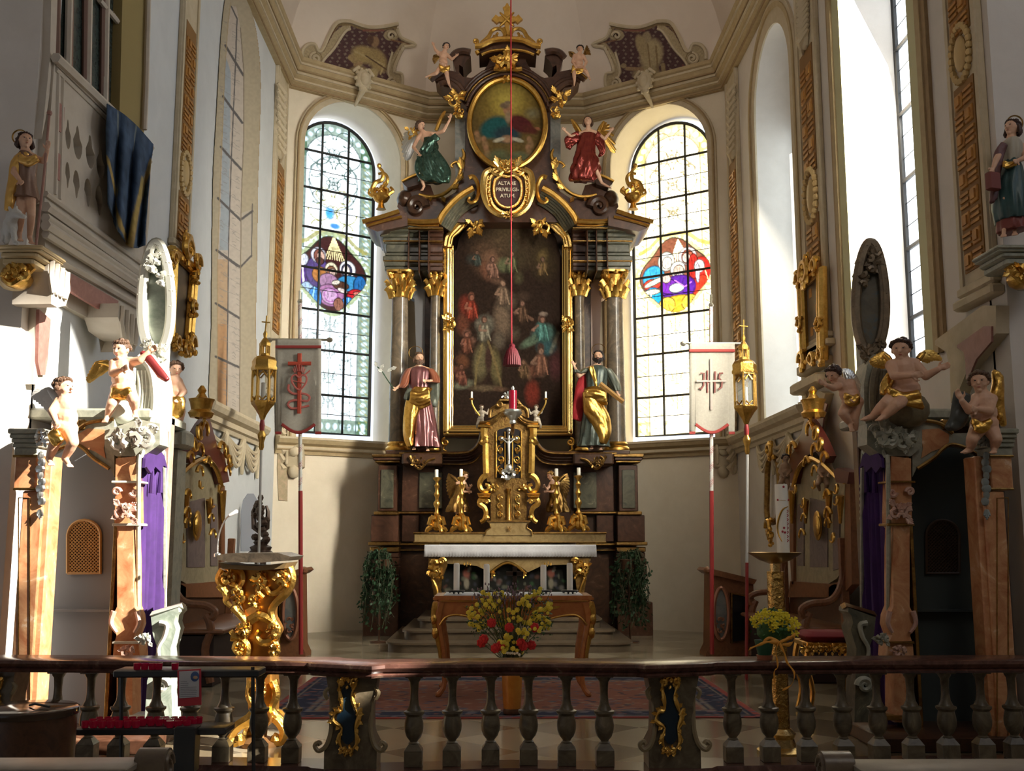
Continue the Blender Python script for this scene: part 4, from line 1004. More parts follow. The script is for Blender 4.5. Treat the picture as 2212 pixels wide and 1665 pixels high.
# flaming gold urns on the outer cornice
for k, x in enumerate((823, 2*CX-826)):
    t = thing('gilded_urn', ('gilded openwork flame urn on the left end of the altar cornice','gilded openwork flame urn on the right end of the altar cornice')[k], 'urn', P(x,455,19.9), 'urns on the altar cornice')
    Y = 19.9; mb = MB(); zz = P(x,452,Y); mb.lathe([(.10,0),(.07,.04),(.05,.12),(.12,.16),(.17,.24),(.15,.30)], zz, 14); mb.build('foot', gold, t)
    mb = MB(); s_ = 1 if k == 0 else -1
    for a, b in (([(x-8*s_,428),(x-18*s_,412),(x-12*s_,395),(x+2*s_,388),(x+4*s_,372),(x-4*s_,362)],.06), ([(x+6*s_,428),(x+18*s_,418),(x+26*s_,412),(x+20*s_,404)],.05), ([(x,430),(x-2*s_,410),(x+10*s_,398),(x+14*s_,384),(x+6*s_,374),(x-6*s_,376)],.05), ([(x-14*s_,425),(x-26*s_,418),(x-24*s_,408)],.04)): orn(mb, a, Y, b, b*.5)
    rocaille(mb, x, 412, 34, 40, Y, 80+k, 7, .03); mb.ell(P(x-4*s_,358,Y), .05, 8); mb.build('flame', gold, t)
# ================================================================ FIGURES
def remesh(mb, name, mat, voxel, smooth=2, parent=None):
    me = bpy.data.meshes.new(name+'_t'); me.from_pydata(mb.v, [], mb.f)
    bm = bmesh.new(); bm.from_mesh(me); bmesh.ops.recalc_face_normals(bm, faces=bm.faces); bm.to_mesh(me); bm.free()
    t = bpy.data.objects.new(name+'_t', me); C.objects.link(t)
    r = t.modifiers.new('r', 'REMESH'); r.mode = 'VOXEL'; r.voxel_size = voxel; r.use_smooth_shade = True
    if smooth: s = t.modifiers.new('s', 'SMOOTH'); s.factor = .5; s.iterations = smooth
    bpy.context.view_layer.update(); dg = bpy.context.evaluated_depsgraph_get()
    m2 = bpy.data.meshes.new_from_object(t.evaluated_get(dg)); m2.name = name; bpy.data.objects.remove(t)
    m2.materials.clear(); m2.materials.append(mat); m2.polygons.foreach_set('use_smooth', [True]*len(m2.polygons))
    o = bpy.data.objects.new(name, m2); C.objects.link(o)
    if parent is not None: attach(o, parent)
    return o
eyem = M('painted_eye', (.03,.02,.02), .3); lipm = M('painted_lip', (.45,.12,.09), .5)
def hand(mb, w, d, s, curl=.5, side=1, thumb=None):
    """palm, four unequal bent fingers and a thumb from the side of the palm"""
    d = d.normalized(); u = d.cross(Vector((0,1,0)));
    if u.length < .2: u = d.cross(Vector((0,0,1)))
    u.normalize(); n = d.cross(u).normalized(); u = u*side
    pe = w+d*.30*s
    mb.cap(w, w+d*.22*s, .085*s, .10*s, 8); mb.ell(w+d*.2*s, (.12*s,.12*s,.12*s), 8)
    for i, (o, L) in enumerate(((-.105,.24),(-.035,.29),(.035,.27),(.10,.21))):
        b = pe+u*o*s; k = b+(d*.55+n*curl*.3)*L*s; e = k+(d*(.5-curl*.5)+n*curl*.55)*L*s*.8
        mb.cap(b-d*.06*s, k, .045*s, .042*s, 6); mb.cap(k, e, .042*s, .034*s, 6)
    b = w+d*.1*s-u*.1*s; k = b+(d*.5-u*.75+n*.2)*.16*s; e = k+(d*.9-u*.2+n*.3)*.14*s
    mb.cap(b, k, .052*s, .046*s, 6); mb.cap(k, e, .046*s, .036*s, 6)
def person(name, label, cat, Y, J, s, group=None, chub=0, face=(0,-1,0), skin=None, hair=hairm, hairlen=0, beard=False, up=(0,0,1), nohands=(), body=True, voxel=None):
    """J: joints {name: (px, py, dy)} in photo pixels at depth Y+dy"""
    g = {k: (P(v[0], v[1], Y+(v[2] if len(v) > 2 else 0))) for k, v in J.items()}
    ft = [g[k] for k in ('lA','rA','pe') if k in g]; base = min(ft, key=lambda q: q.z)
    T = thing(name, label, cat, (g['pe'].x, Y, base.z-.02), group)
    mb = MB(); c = 1.18 if chub else 1.0; skin = skin or flesh
    h = g['hd']; f = Vector(face).normalized(); upv = Vector(up).normalized(); r = f.cross(upv).normalized(); upv = r.cross(f).normalized()
    RR = Matrix((r, -f, upv)).transposed()
    mb.ell(h+upv*.06*s, (.36*s,.42*s,.42*s), 16, RR); mb.ell(h-upv*.12*s+f*.08*s, (.27*s,.30*s,.34*s), 14, RR)
    if chub:
        for q in (-1,1): mb.ell(h-upv*.12*s+f*.2*s+r*q*.15*s, (.15*s,.14*s,.14*s), 10, RR)
    mb.cap(h+f*.40*s+upv*.02*s, h+f*.47*s-upv*.10*s, .045*s, .065*s, 8)              # nose
    mb.ell(h+f*.33*s-upv*.24*s, (.10*s,.06*s,.035*s), 8, RR); mb.ell(h+f*.28*s-upv*.38*s, (.11*s,.10*s,.08*s), 8, RR)  # lips, chin
    for q in (-1,1):
        mb.ell(h+r*q*.35*s-upv*.04*s-f*.02*s, (.05*s,.09*s,.12*s), 8, RR); mb.ell(h+f*.36*s+r*q*.14*s+upv*.11*s, (.10*s,.05*s,.035*s), 8, RR)
    if 'nk' in g: mb.cap(h-upv*.2*s-f*.05*s, g['nk'], .20*s*c, .24*s*c, 10)
    ch, pe = g['ch'], g['pe']; ax = (ch-pe).normalized(); wa = (ch+pe)/2; sh = (g['lS']-g['rS']) if 'rS' in g else Vector((s*1.3,0,0)); sr = sh.normalized()
    fr = sr.cross(ax).normalized(); TR = Matrix((sr, fr, ax)).transposed(); sw = sh.length/2
    mb.ell(ch, (max(.5*s,sw*.78),.40*s,.52*s), 14, TR); mb.ell(wa, (.48*s*c,.38*s*c,.55*s), 14, TR); mb.ell(pe, (.52*s*c,.42*s*c,.42*s), 14, TR)
    if chub: mb.ell(wa+f*.1*s-ax*.05*s, (.44*s,.42*s,.42*s), 12, TR)
    if 'nk' in g: mb.cap(g['nk'], ch, .26*s, .4*s, 10)
    ua, fa, wr = (.24,.19,.13) if chub else (.20,.165,.11); th, kn, an = (.37,.25,.15) if chub else (.31,.21,.13)
    for q in 'lr':
        if q+'S' in g:
            if 'nk' in g: mb.cap(g['nk']-ax*.1*s, g[q+'S'], .22*s, ua*s*1.1, 8)
            mb.cap(g[q+'S'], g[q+'E'], ua*s, fa*s, 10); mb.cap(g[q+'E'], g[q+'W'], fa*s, wr*s, 10)
            if q not in nohands: hand(mb, g[q+'W'], (g[q+'W']-g[q+'E']).normalized()*1.0 if q+'F' not in g else (g[q+'F']-g[q+'W']), s, .5, 1 if q == 'l' else -1)
        if q+'H' in g:
            mb.cap(g[q+'H'], g[q+'K'], th*s, kn*s, 12); m_ = g[q+'K'].lerp(g[q+'A'], .35); mb.cap(g[q+'K'], m_, kn*s*.95, kn*s*.95, 10); mb.cap(m_, g[q+'A'], kn*s*.95, an*s, 10)
            if q+'T' in g:
                t = g[q+'T']; a = g[q+'A']; mb.cap(a, t, an*s, .10*s, 8); sd = (t-a).cross(Vector((0,0,1)))
                sd = sd.normalized() if sd.length > 1e-4 else Vector((1,0,0))
                for k in range(5): b = t+sd*(k-2)*.06*s; mb.cap(b, b+(t-a).normalized()*.12*s, .045*s, .04*s, 5)
    remesh(mb, 'body', skin, voxel or max(.0065, .05*s), 1 if s < .2 else 2, T)
    for q in (-1,1): e = MB(); e.ell(h+f*.385*s+r*q*.13*s+upv*.045*s, (.05*s,.025*s,.028*s), 8, RR); e.build('eye', eyem, T)
    l = MB(); l.ell(h+f*.40*s-upv*.235*s, (.075*s,.025*s,.022*s), 8, RR); l.build('lips', lipm, T)
    hb = MB(); R_ = random.Random(int(J['hd'][0])); n = 46
    for i in range(n):
        a = R_.uniform(0, 2*PI); b = R_.uniform(-.25 if not hairlen else -.9, 1) ; cb = math.sqrt(max(0,1-b*b)); d = r*cb*math.cos(a)-f*cb*math.sin(a)+upv*b
        if d.dot(f) > .45-.5*max(0,b-.55): continue
        if d.dot(f) > .1 and b < .1: continue
        rad = .085 if not chub else .11
        hb.ell(h+upv*.06*s+Vector((0,0,0))+d*.385*s+(-f*.03*s), (rad*s*R_.uniform(.9,1.3),)*3, 7)
    if hairlen:
        for i in range(9):
            a = PI*(.0+i/8); d = r*math.cos(a)-f*math.sin(a)*.9
            hb.tube([h+d*.34*s+upv*.1*s, h+d*.42*s-upv*.25*s, h+d*.40*s-upv*(.3+hairlen)*s], [.09*s,.11*s,.05*s], 7)
    hb.ell(h+upv*.13*s-f*.06*s, (.40*s,.42*s,.38*s), 14, RR)
    for i in range(9):
        a = PI*(.06+.88*i/8); d = r*math.cos(a)+f*math.sin(a)*.93
        hb.ell(h+upv*(.30+.05*math.sin(a)+.02*math.sin(i*5))*s+d*.33*s, ((.10 if chub else .07)*s,)*3, 7)
    hb.build('hair', hair, T)
    if beard:
        bb = MB()
        for i in range(16):
            a = PI*(.08+.84*i/15); d = r*math.cos(a)+f*math.sin(a)*.95
            bb.tube([h+d*.31*s-upv*.17*s, h+d*.34*s-upv*.36*s, h+f*.26*s+r*.1*s*math.cos(a)-upv*(.58+.1*math.sin(i*5))*s], [.05*s,.075*s,.03*s], 6)
        bb.tube([h+f*.40*s+r*.13*s-upv*.2*s, h+f*.43*s-upv*.17*s, h+f*.40*s-r*.13*s-upv*.2*s], .03*s, 5)
        bb.build('beard', hair, T)
    T['_g'] = 0
    del T['_g']
    return T, g
def robe(T, name, mat, Y, rings, n=9, amp=.12, twist=.25, seg=54, sm=4, closed=True, grow=1):
    """folded garment round a spine: rings of (cx, y, dy, rx_px, ry_m)"""
    q = cr([tuple(map(float, r)) for r in rings], sm); mb = MB(); vs = []; k = len(q)
    for i, (cx, y, dy, rx, ry) in enumerate(q):
        c = P(cx, y, Y+dy); rm = m(rx, Y); t = i/(k-1); am = amp*(.25+.75*t*grow if grow else .6)
        for j in range(seg):
            a = 2*PI*j/seg; w_ = 1+am*math.sin(n*a+twist*i)+am*.45*math.sin((n*1.7)*a-twist*i*1.6+1)
            vs.append(c+Vector((rm*w_*math.cos(a), ry*w_*math.sin(a), .02*am*math.sin(3*a+i))))
    fs = [(i*seg+j, i*seg+(j+1)%seg, (i+1)*seg+(j+1)%seg, (i+1)*seg+j) for i in range(k-1) for j in range(seg)]
    if closed: fs += [tuple(range(seg-1,-1,-1)), tuple(range((k-1)*seg, k*seg))]
    mb.add(vs, fs); return mb.build(name, mat, T, ang=80)
def drape(T, name, mat, Y, curves, r, n=8, sag=0, dy=0, fill=5, seed=1):
    """cloth made of soft ridges: tubes through points interpolated between two pixel curves"""
    A, Bc = curves; mb = MB(); A = cr(A, 4); Bc = cr(Bc, 4); k = min(len(A), len(Bc)); R_ = random.Random(seed)
    for i in range(n):
        t = i/(n-1); w_ = R_.uniform(.75,1.35)
        pts = []
        for j in range(k):
            a, b = A[int(j*(len(A)-1)/(k-1))], Bc[int(j*(len(Bc)-1)/(k-1))]
            d = dy*math.sin(PI*t)+.012*math.sin(j*.9+i*2)
            pts.append(P(a[0]+(b[0]-a[0])*t, a[1]+(b[1]-a[1])*t+sag*math.sin(PI*t), Y-d))
        mb.tube(pts, [r*w_*(.6+.5*math.sin(PI*(.15+.7*j/(k-1)))) for j in range(k)], 7)
    o = remesh(mb, name, mat, max(.008, r*.35), 2, T); return o
def wing(T, name, mat, Y, root, tips, w_=.025, rows=2, dy=.05):
    """feathered wing: feathers fan from root to the arc of tips (pixel points)"""
    mb = MB(); t = cr(tips, 3); w_ *= .85
    for row in range(rows):
        k = 1-.38*row
        for i, (x, y) in enumerate(t[::1 if row == 0 else 2]):
            ex, ey = root[0]+(x-root[0])*k, root[1]+(y-root[1])*k; mx2, my2 = (root[0]+ex)/2, (root[1]+ey)/2-abs(ex-root[0])*.12
            pts = cr([(root[0],root[1]),(mx2,my2),(ex,ey)], 4); kk = len(pts)
            mb.tube([P(a, b, Y+dy*j/(kk-1)-.02*row) for j, (a, b) in enumerate(pts)], [w_*(.5+.8*math.sin(PI*(.1+.75*j/(kk-1)))) for j in range(kk)], 6, .45)
    top = [(root[0],root[1])]+[(root[0]+(tips[0][0]-root[0])*q, root[1]+(tips[0][1]-root[1])*q-8*math.sin(PI*q)*abs(tips[0][0]-root[0])/60) for q in (.4,.8)]
    mb.tube([P(a,b,Y-.02) for a, b in top], [w_*1.5,w_*1.5,w_*.6], 8)
    return mb.build(name, mat, T, ang=70)
def halo(T, x, y, r, Y, mat=None):
    mb = MB(); mb.tube([P(x+r*math.cos(a), y-r*.95*math.sin(a), Y) for a in [2*PI*i/28 for i in range(29)]], .007, 6); mb.build('halo', mat or goldd, T)
cloth_white = M('gessoed_white_cloth', (.62,.60,.52), .4, bump=.2)
mauve = M('lustrous_mauve', (.17,.06,.065), .28, .5, c2=(.25,.10,.10), sc=6)
slate = M('slate_green_cloth', (.10,.12,.10), .35, .3, c2=(.16,.17,.13), sc=8)
dgreen = M('silvered_green_lustre', (.02,.055,.04), .22, .7, c2=(.07,.13,.10), sc=9)
redl = M('red_lustre', (.17,.02,.018), .25, .6, c2=(.26,.045,.03), sc=9)
navy = M('dark_petrol_cloth', (.02,.05,.05), .4, c2=(.03,.08,.08), sc=6)
def J_(**k): return k
# --- Joseph-like saint with lily, left of the painting
Y = 19.85
T, g = person('saint_statue', 'bearded saint statue holding a lily, in gold and mauve robes, left of the altar painting', 'statue', Y,
  J_(hd=(905,773),nk=(905,790),ch=(906,806),pe=(906,852),lS=(886,800),lE=(873,826,-.1),lW=(857,838,-.25),rS=(927,800),rE=(941,824,-.08),rW=(921,822,-.28),lH=(897,862),lK=(893,915),lA=(897,962),lT=(894,970,-.15),rH=(915,862),rK=(922,912,-.1),rA=(922,965),rT=(924,972,-.15)), .235, beard=True, hairlen=.1, face=(.35,-1,-.1))
robe(T, 'tunic', mauve, Y, [(906,793,0,13,.11),(906,803,0,24,.17),(906,830,0,22,.18),(907,855,0,21,.18),(912,900,0,27,.22),(916,940,0,30,.24),(917,966,0,33,.26)], 11, .10)
drape(T, 'gold_mantle', gold, Y-.16, ([(932,838),(915,862),(898,900),(890,940),(892,962)],[(900,836),(884,862),(878,900),(877,940),(884,965)]), .045, 8, 0, .08)
drape(T, 'gold_sash', gold, Y-.22, ([(928,838),(905,845),(888,842)],[(930,870),(905,880),(884,870)]), .04, 6, 0, .08)
drape(T, 'slate_cloak', slate, Y+.02, ([(930,795),(944,820),(946,850),(940,880)],[(925,800),(934,825),(930,850),(926,870)]), .045, 6)
drape(T, 'slate_apron', slate, Y-.2, ([(884,838),(878,850),(874,862)],[(905,842),(900,856),(890,868)]), .035, 6)
robe(T, 'sleeve', M('rust_sleeve',(.25,.08,.04),.4), Y, [(886,797,0,9,.09),(877,812,-.05,10,.09),(872,830,-.12,10,.09),(866,838,-.2,8,.07)], 6, .08)
robe(T, 'sleeve', M('rust_sleeve',(.25,.08,.04),.4), Y, [(928,797,0,9,.09),(938,812,-.05,10,.09),(940,826,-.12,10,.09),(930,826,-.2,8,.07)], 6, .08)
halo(T, 898, 762, 15, Y+.1)
mb = MB(); mb.tube([P(852,842,Y-.3), P(838,822,Y-.3), P(824,800,Y-.3), P(815,792,Y-.3)], .012, 6); lm = mb.build('lily_stem', leafm, T)
mb = MB()
for (x,y,a) in ((815,791,120),(822,797,60),(838,803,50),(845,797,20),(826,803,150)): leaf(mb, (x,y), 12, a, Y-.3)
mb.build('lily_blossoms', M('lily_white',(.6,.6,.55),.5), T)
# --- apostle with beam, right
T, g = person('saint_statue', 'dark-bearded apostle statue holding a wooden beam, one hand raised, right of the altar painting', 'statue', Y,
  J_(hd=(1293,769),nk=(1291,787),ch=(1290,804),pe=(1288,850),lS=(1269,798),lE=(1251,812,-.1),lW=(1241,792,-.2),lF=(1234,776,-.2),rS=(1311,800),rE=(1328,828,-.05),rW=(1334,850,-.2),lH=(1279,860),lK=(1276,910),lA=(1280,960),lT=(1278,968,-.15),rH=(1297,860),rK=(1300,910,-.1),rA=(1297,962),rT=(1298,970,-.15)), .235, beard=True, hairlen=.05, face=(-.3,-1,-.05), hair=M('black_hair',(.02,.012,.01),.5))
robe(T, 'tunic', M('petrol_striped_skirt',(.03,.05,.045),.35,.3,c2=(.10,.12,.10),sc=7), Y, [(1290,790,0,13,.11),(1290,802,0,24,.17),(1289,830,0,22,.18),(1287,855,0,20,.18),(1283,900,0,24,.2),(1283,940,0,29,.24),(1283,964,0,33,.26)], 12, .11)
drape(T, 'gold_mantle', gold, Y-.16, ([(1272,842),(1296,872),(1312,900),(1316,935),(1305,958)],[(1262,846),(1264,885),(1276,908),(1290,935),(1298,955)]), .05, 9, 0, .1)
drape(T, 'gold_hip_roll', gold, Y-.2, ([(1262,842),(1285,838),(1308,846)],[(1264,862),(1285,868),(1312,872)]), .045, 6, 0, .08)
drape(T, 'gold_collar', gold, Y-.16, ([(1272,792),(1280,815),(1288,838)],[(1280,790),(1288,815),(1294,838)]), .02, 4)
drape(T, 'red_cloak', redc, Y+.1, ([(1262,800),(1250,830),(1243,870),(1240,905)],[(1270,805),(1262,840),(1258,880),(1252,910)]), .05, 6)
robe(T, 'sleeve', slate, Y, [(1270,796,0,10,.1),(1258,804,-.05,11,.1),(1248,806,-.12,9,.08),(1244,799,-.16,6,.06)], 6, .1)
robe(T, 'sleeve', slate, Y, [(1311,797,0,10,.1),(1322,814,-.03,11,.1),(1330,832,-.1,10,.09),(1334,844,-.16,7,.06)], 6, .1)
mb = MB(); p, q = P(1296,828,Y-.3), P(1346,868,Y-.25); mb.tube([p,q], .045, 4); mb.build('wooden_beam', M('gilt_beam',(.45,.25,.08),.4), T)
halo(T, 1293, 757, 15, Y+.1)
# --- green angel on the left volute
Y = 19.95
T, g = person('angel_statue', 'angel statue in swirling dark green robe with arm raised, on the left pediment volute', 'statue', Y,
  J_(hd=(908,271),nk=(913,285),ch=(923,298),pe=(930,335),lS=(903,298),lE=(893,318,-.05),lW=(905,332,-.2),rS=(940,290),rE=(958,283,-.1),rW=(972,258,-.1),rF=(975,243,-.1),lH=(922,345),lK=(908,375,-.1),lA=(916,402),lT=(912,410,-.1),rH=(938,345),rK=(952,375,-.1),rA=(955,388)), .215, face=(.8,-.7,-.3), hairlen=.1)
robe(T, 'robe', dgreen, Y, [(927,300,0,13,.12),(930,315,0,17,.15),(924,335,0,22,.17),(925,355,0,27,.2),(932,375,0,30,.2),(938,392,0,30,.18)], 7, .16, .55)
drape(T, 'billowing_hem', dgreen, Y-.1, ([(905,340),(900,365),(915,385),(945,392)],[(940,325),(960,355),(968,375),(965,395)]), .05, 7, 0, .1, seed=4)
drape(T, 'shoulder_sash', dgreen, Y-.14, ([(950,298),(935,310),(920,330)],[(942,290),(925,304),(908,326)]), .035, 5)
wing(T, 'wing', silver, Y+.1, (898,290), [(872,290),(868,320),(875,345),(885,342),(893,325)], .035, 2, .1)
mb = MB(); rocaille(mb, 893, 285, 30, 26, Y+.05, 21, 7); mb.build('gilded_wing_crest', gold, T)
wing(T, 'wing', gold, Y+.15, (942,282), [(962,240),(957,245),(950,258),(946,268)], .03, 2, .1)
# --- red angel
T, g = person('angel_statue', 'angel statue in dark red robe with spread arms, on the right pediment volute', 'statue', Y,
  J_(hd=(1270,263),nk=(1271,279),ch=(1270,293),pe=(1266,335),lS=(1252,290),lE=(1233,295,-.05),lW=(1222,284,-.1),rS=(1290,288),rE=(1306,300,-.05),rW=(1318,285,-.1),lH=(1258,345),lK=(1256,370,-.1),lA=(1262,385),rH=(1274,345),rK=(1288,368,-.1),rA=(1300,395),rT=(1318,405,-.1)), .215, face=(-.2,-1,.2), hairlen=.1)
robe(T, 'robe', redl, Y, [(1270,290,0,17,.13),(1268,305,0,20,.15),(1264,330,0,22,.17),(1266,350,0,29,.2),(1264,370,0,31,.2),(1258,390,0,27,.16)], 8, .15, .5)
drape(T, 'red_sleeve_fold', redl, Y-.03, ([(1250,284),(1235,292),(1222,300),(1225,318)],[(1252,300),(1242,308),(1234,314),(1230,322)]), .035, 5)
drape(T, 'red_side_fold', redl, Y-.03, ([(1290,284),(1302,300),(1306,325),(1300,335)],[(1283,300),(1292,315),(1298,328),(1294,338)]), .03, 5)
wing(T, 'wing', gold, Y+.12, (1254,285), [(1234,258),(1238,270),(1244,282)], .03, 2, .1)
wing(T, 'wing', gold, Y+.12, (1292,285), [(1305,262),(1322,278),(1330,325),(1322,328),(1312,310)], .03, 2, .1)
# --- cherubs on top
Y = 20.0
T, g = person('cherub_statue', 'small naked cherub waving one arm, perched on the left end of the broken pediment', 'statue', Y,
  J_(hd=(964,101),nk=(960,112),ch=(957,121),pe=(958,142),lS=(948,116),lE=(941,108),lW=(937,99),rS=(967,120),rE=(976,128,-.05),rW=(984,122,-.08),lH=(952,146),lK=(942,158,-.05),lA=(930,162),lT=(921,166),rH=(962,146),rK=(966,164,-.1),rA=(970,182),rT=(974,190,-.05)), .165, chub=1, face=(.4,-1,-.1), hair=M('black_hair',(.02,.012,.01),.5))
drape(T, 'gold_loincloth', gold, Y-.08, ([(948,140),(960,146),(972,142)],[(952,152),(962,156),(970,150)]), .025, 4); wing(T, 'wing', goldd, Y+.08, (952,122), [(936,120),(934,130),(938,138)], .018, 1, .05)
T, g = person('cherub_statue', 'small naked cherub sitting with wings spread on the right end of the broken pediment', 'statue', Y,
  J_(hd=(1253,106),nk=(1252,116),ch=(1250,124),pe=(1250,145),lS=(1241,121),lE=(1237,134,-.05),lW=(1243,143,-.1),rS=(1260,122),rE=(1267,134),rW=(1262,144,-.08),lH=(1244,148),lK=(1240,160,-.1),lA=(1241,176),lT=(1240,184),rH=(1257,148),rK=(1266,155,-.1),rA=(1272,166),rT=(1275,172)), .165, chub=1, face=(-.1,-1,-.2), hair=M('black_hair',(.02,.012,.01),.5))
drape(T, 'gold_loincloth', gold, Y-.08, ([(1236,142),(1250,150),(1262,146)],[(1234,156),(1248,158),(1260,152)]), .025, 4)
wing(T, 'wing', goldd, Y+.08, (1243,118), [(1228,112),(1230,120),(1234,124)], .018, 1, .05); wing(T, 'wing', goldd, Y+.08, (1262,118), [(1268,98),(1274,108),(1276,118)], .018, 1, .05)
# --- adoring angels either side of the tabernacle
Y = 19.3
for k, (hx, sg) in enumerate(((1005,1),(1189,-1))):
    f = lambda a: hx+(a-1005)*sg
    T, g = person('adoring_angel_statue', ('gilded kneeling angel bowing towards the tabernacle from its left','gilded kneeling angel bowing towards the tabernacle from its right')[k], 'statue', Y,
      J_(hd=(f(1004),1027),nk=(f(1000),1038),ch=(f(997),1047),pe=(f(990),1076),lS=(f(988),1044),lE=(f(998),1062,-.1),lW=(f(1010),1062,-.12),rS=(f(1004),1044),rE=(f(1012),1058,-.05),rW=(f(1016),1052,-.1),lH=(f(984),1080),lK=(f(1000),1092,-.12),lA=(f(982),1105,-.05),rH=(f(992),1080),rK=(f(1004),1090),rA=(f(986),1108)), .165, face=(sg*.9,-.6,-.35), hair=goldd)
    robe(T, 'gilded_robe', goldd, Y, [(f(997),1046,0,11,.09),(f(994),1062,0,13,.11),(f(990),1078,0,17,.14),(f(990),1092,0,22,.17),(f(988),1106,0,25,.18)], 8, .13, .4)
    wing(T, 'wing', goldd, Y+.1, (f(990),1042), [(f(968),1024),(f(964),1040),(f(966),1062),(f(974),1080),(f(984),1075)], .03, 3, .06)
# --- small candle-bearing cherubs on the tabernacle come with it
# ================================================================ TABERNACLE, MENSA, CANDLES
Y = 19.0; f2 = lambda s_: ((lambda a: 2*1099-a) if s_ else (lambda a: a))
tab = thing('tabernacle', 'tall gilded tabernacle with silver crucifix and scrolled corner volutes on the high altar', 'tabernacle', P(1099,1160,Y))
mb = MB(); mb.slab([(1052,930),(1060,912),(1078,900),(1099,893),(1120,900),(1138,912),(1146,930),(1146,1040),(1052,1040)], Y, .45); mb.build('upper_body', goldd, tab)
mb = MB(); mb.slab([(1060,1040),(1060,1128),(1138,1128),(1138,1040)], Y, .45); mb.build('lower_body', goldd, tab)
mb = MB(); mb.slab([(1071,935),(1077,928),(1099,922),(1121,928),(1127,935),(1127,1032),(1071,1032)], Y-.01, .02); mb.build('niche', M('niche_black', (.012,.01,.012), .3), tab)
mb = MB()
for x in (1072,1091,1107,1126): mb.tube([P(x,932,Y-.03), P(x,1032,Y-.03)], .014, 6)
for s_ in (0,1):
    f = f2(s_)
    for i in range(4): orn(mb, [(f(x),y) for x,y in spiral(1081,948+i*22,8,90*(1 if i%2 else -1),1.3,14)], Y-.03, .016, .01); leaf(mb, (f(1081),958+i*22), 11, 90 if i%2 else 60, Y-.03)
mb.build('niche_filigree', gold, tab)
mb = MB()
for s_ in (0,1):
    f = f2(s_)
    orn(mb, [(f(x),y) for x,y in [(1049,958),(1049,990),(1050,1022)]], Y-.08, .06, .06)
    orn(mb, [(f(x),y) for x,y in spiral(1045,950,8,200,1.2,12)], Y-.1, .05, .025)
    orn(mb, [(f(x),y) for x,y in [(1052,1025),(1042,1032),(1036,1045),(1040,1058),(1052,1060),(1056,1050),(1048,1046)]], Y-.08, .06, .03)
    for i in range(3): mb.box(P(f(1046),1067+i*3,Y-.02), (.24-.02*i,.3,.025), bev=.008)
    orn(mb, [(f(x),y) for x,y in [(1052,1080),(1040,1078),(1036,1088),(1046,1096),(1050,1108),(1046,1122),(1038,1128)]], Y-.06, .06, .04); orn(mb, [(f(x),y) for x,y in spiral(1052,1084,5,0,1.2,12)], Y-.1, .03, .015)
    orn(mb, [(f(x),y) for x,y in [(1046,925),(1046,940),(1050,948)]], Y-.05, .075, .06); mb.box(P(f(1046),922,Y), (.22,.3,.05), bev=.01)
    mb.ell(P(f(1052),1118,Y-.08), .05, 8); rocaille(mb, f(1068), 1052, 20, 16, Y-.05, 91+s_, 5, .02)
split_build(mb, 'corner_volute', gold, tab)
mb = MB()
for s_ in (0,1):
    f = f2(s_)
    for q, r in ((0,.035),(5,.025)): orn(mb, [(f(1036),914+q),(f(1054),912+q),(f(1070),905+q),(f(1082),893+q),(f(1099),889+q)], Y-.06, r, r)
    orn(mb, [(f(x),y) for x,y in [(1058,902),(1060,885),(1072,876),(1080,866),(1092,864)]], Y, .03, .03); orn(mb, [(f(x),y) for x,y in spiral(1080,873,7,180,1.2,12)], Y-.04, .03, .015)
mb.slab([(1060,902),(1066,884),(1080,872),(1118,872),(1132,884),(1138,902),(1120,893),(1099,888),(1078,893)], Y+.02, .35); mb.box(P(1099,866,Y+.1), (.34,.3,.05), bev=.01)
mb.build('crown_cornice', goldd, tab)
mb = MB(); rocaille(mb, 1099, 855, 38, 18, Y+.1, 6, 6, .02); mb.build('silver_finial', silver, tab)
mb = MB(); mb.tube([P(1099,930,Y-.08), P(1099,1015,Y-.08)], .022, 8); mb.tube([P(1083,948,Y-.08), P(1115,948,Y-.08)], .02, 8)
for (x,y) in ((1083,948),(1115,948),(1099,930)): mb.ell(P(x,y,Y-.08), .04, 8)
rocaille(mb, 1099, 1022, 34, 22, Y-.1, 8, 8, .03); mb.ell(P(1099,1012,Y-.1), (.07,.04,.09), 10); cx_ = mb.build('silver_crucifix', silver, tab)
mb = MB(); mb.cap(P(1099,955,Y-.11), P(1099,972,Y-.11), .028, .022); mb.cap(P(1099,972,Y-.11), P(1100,992,Y-.11), .022, .014); mb.ell(P(1099,949,Y-.12), .022, 8)
for s_ in (-1,1): mb.cap(P(1099+s_*3,956,Y-.11), P(1099+s_*13,948,Y-.1), .012, .009)
mb.build('corpus', M('pale_silver', (.7,.7,.66), .4, .5), cx_)
mb = MB()
for s_ in (0,1):
    f = f2(s_); mb.slab([(f(1073),1068),(f(1083),1056),(f(1090),1068),(f(1090),1120),(f(1073),1120)], Y-.015, .02)
split_build(mb, 'door', goldd, tab, tol=.01)
mb = MB()
for s_ in (0,1):
    f = f2(s_)
    for i in range(3): orn(mb, [(f(x),y) for x,y in spiral(1081,1075+i*18,7,90,1.3,12)], Y-.03, .015, .01); leaf(mb, (f(1081),1086+i*16), 12, 90, Y-.03)
split_build(mb, 'door_ornament', goldb, tab, tol=.03)
mb = MB(); mb.lathe([(.05,0),(.03,.03),(.028,.5),(.05,.56)], P(1099,1124,Y-.05), 12); mb.build('central_pilaster', gold, tab)
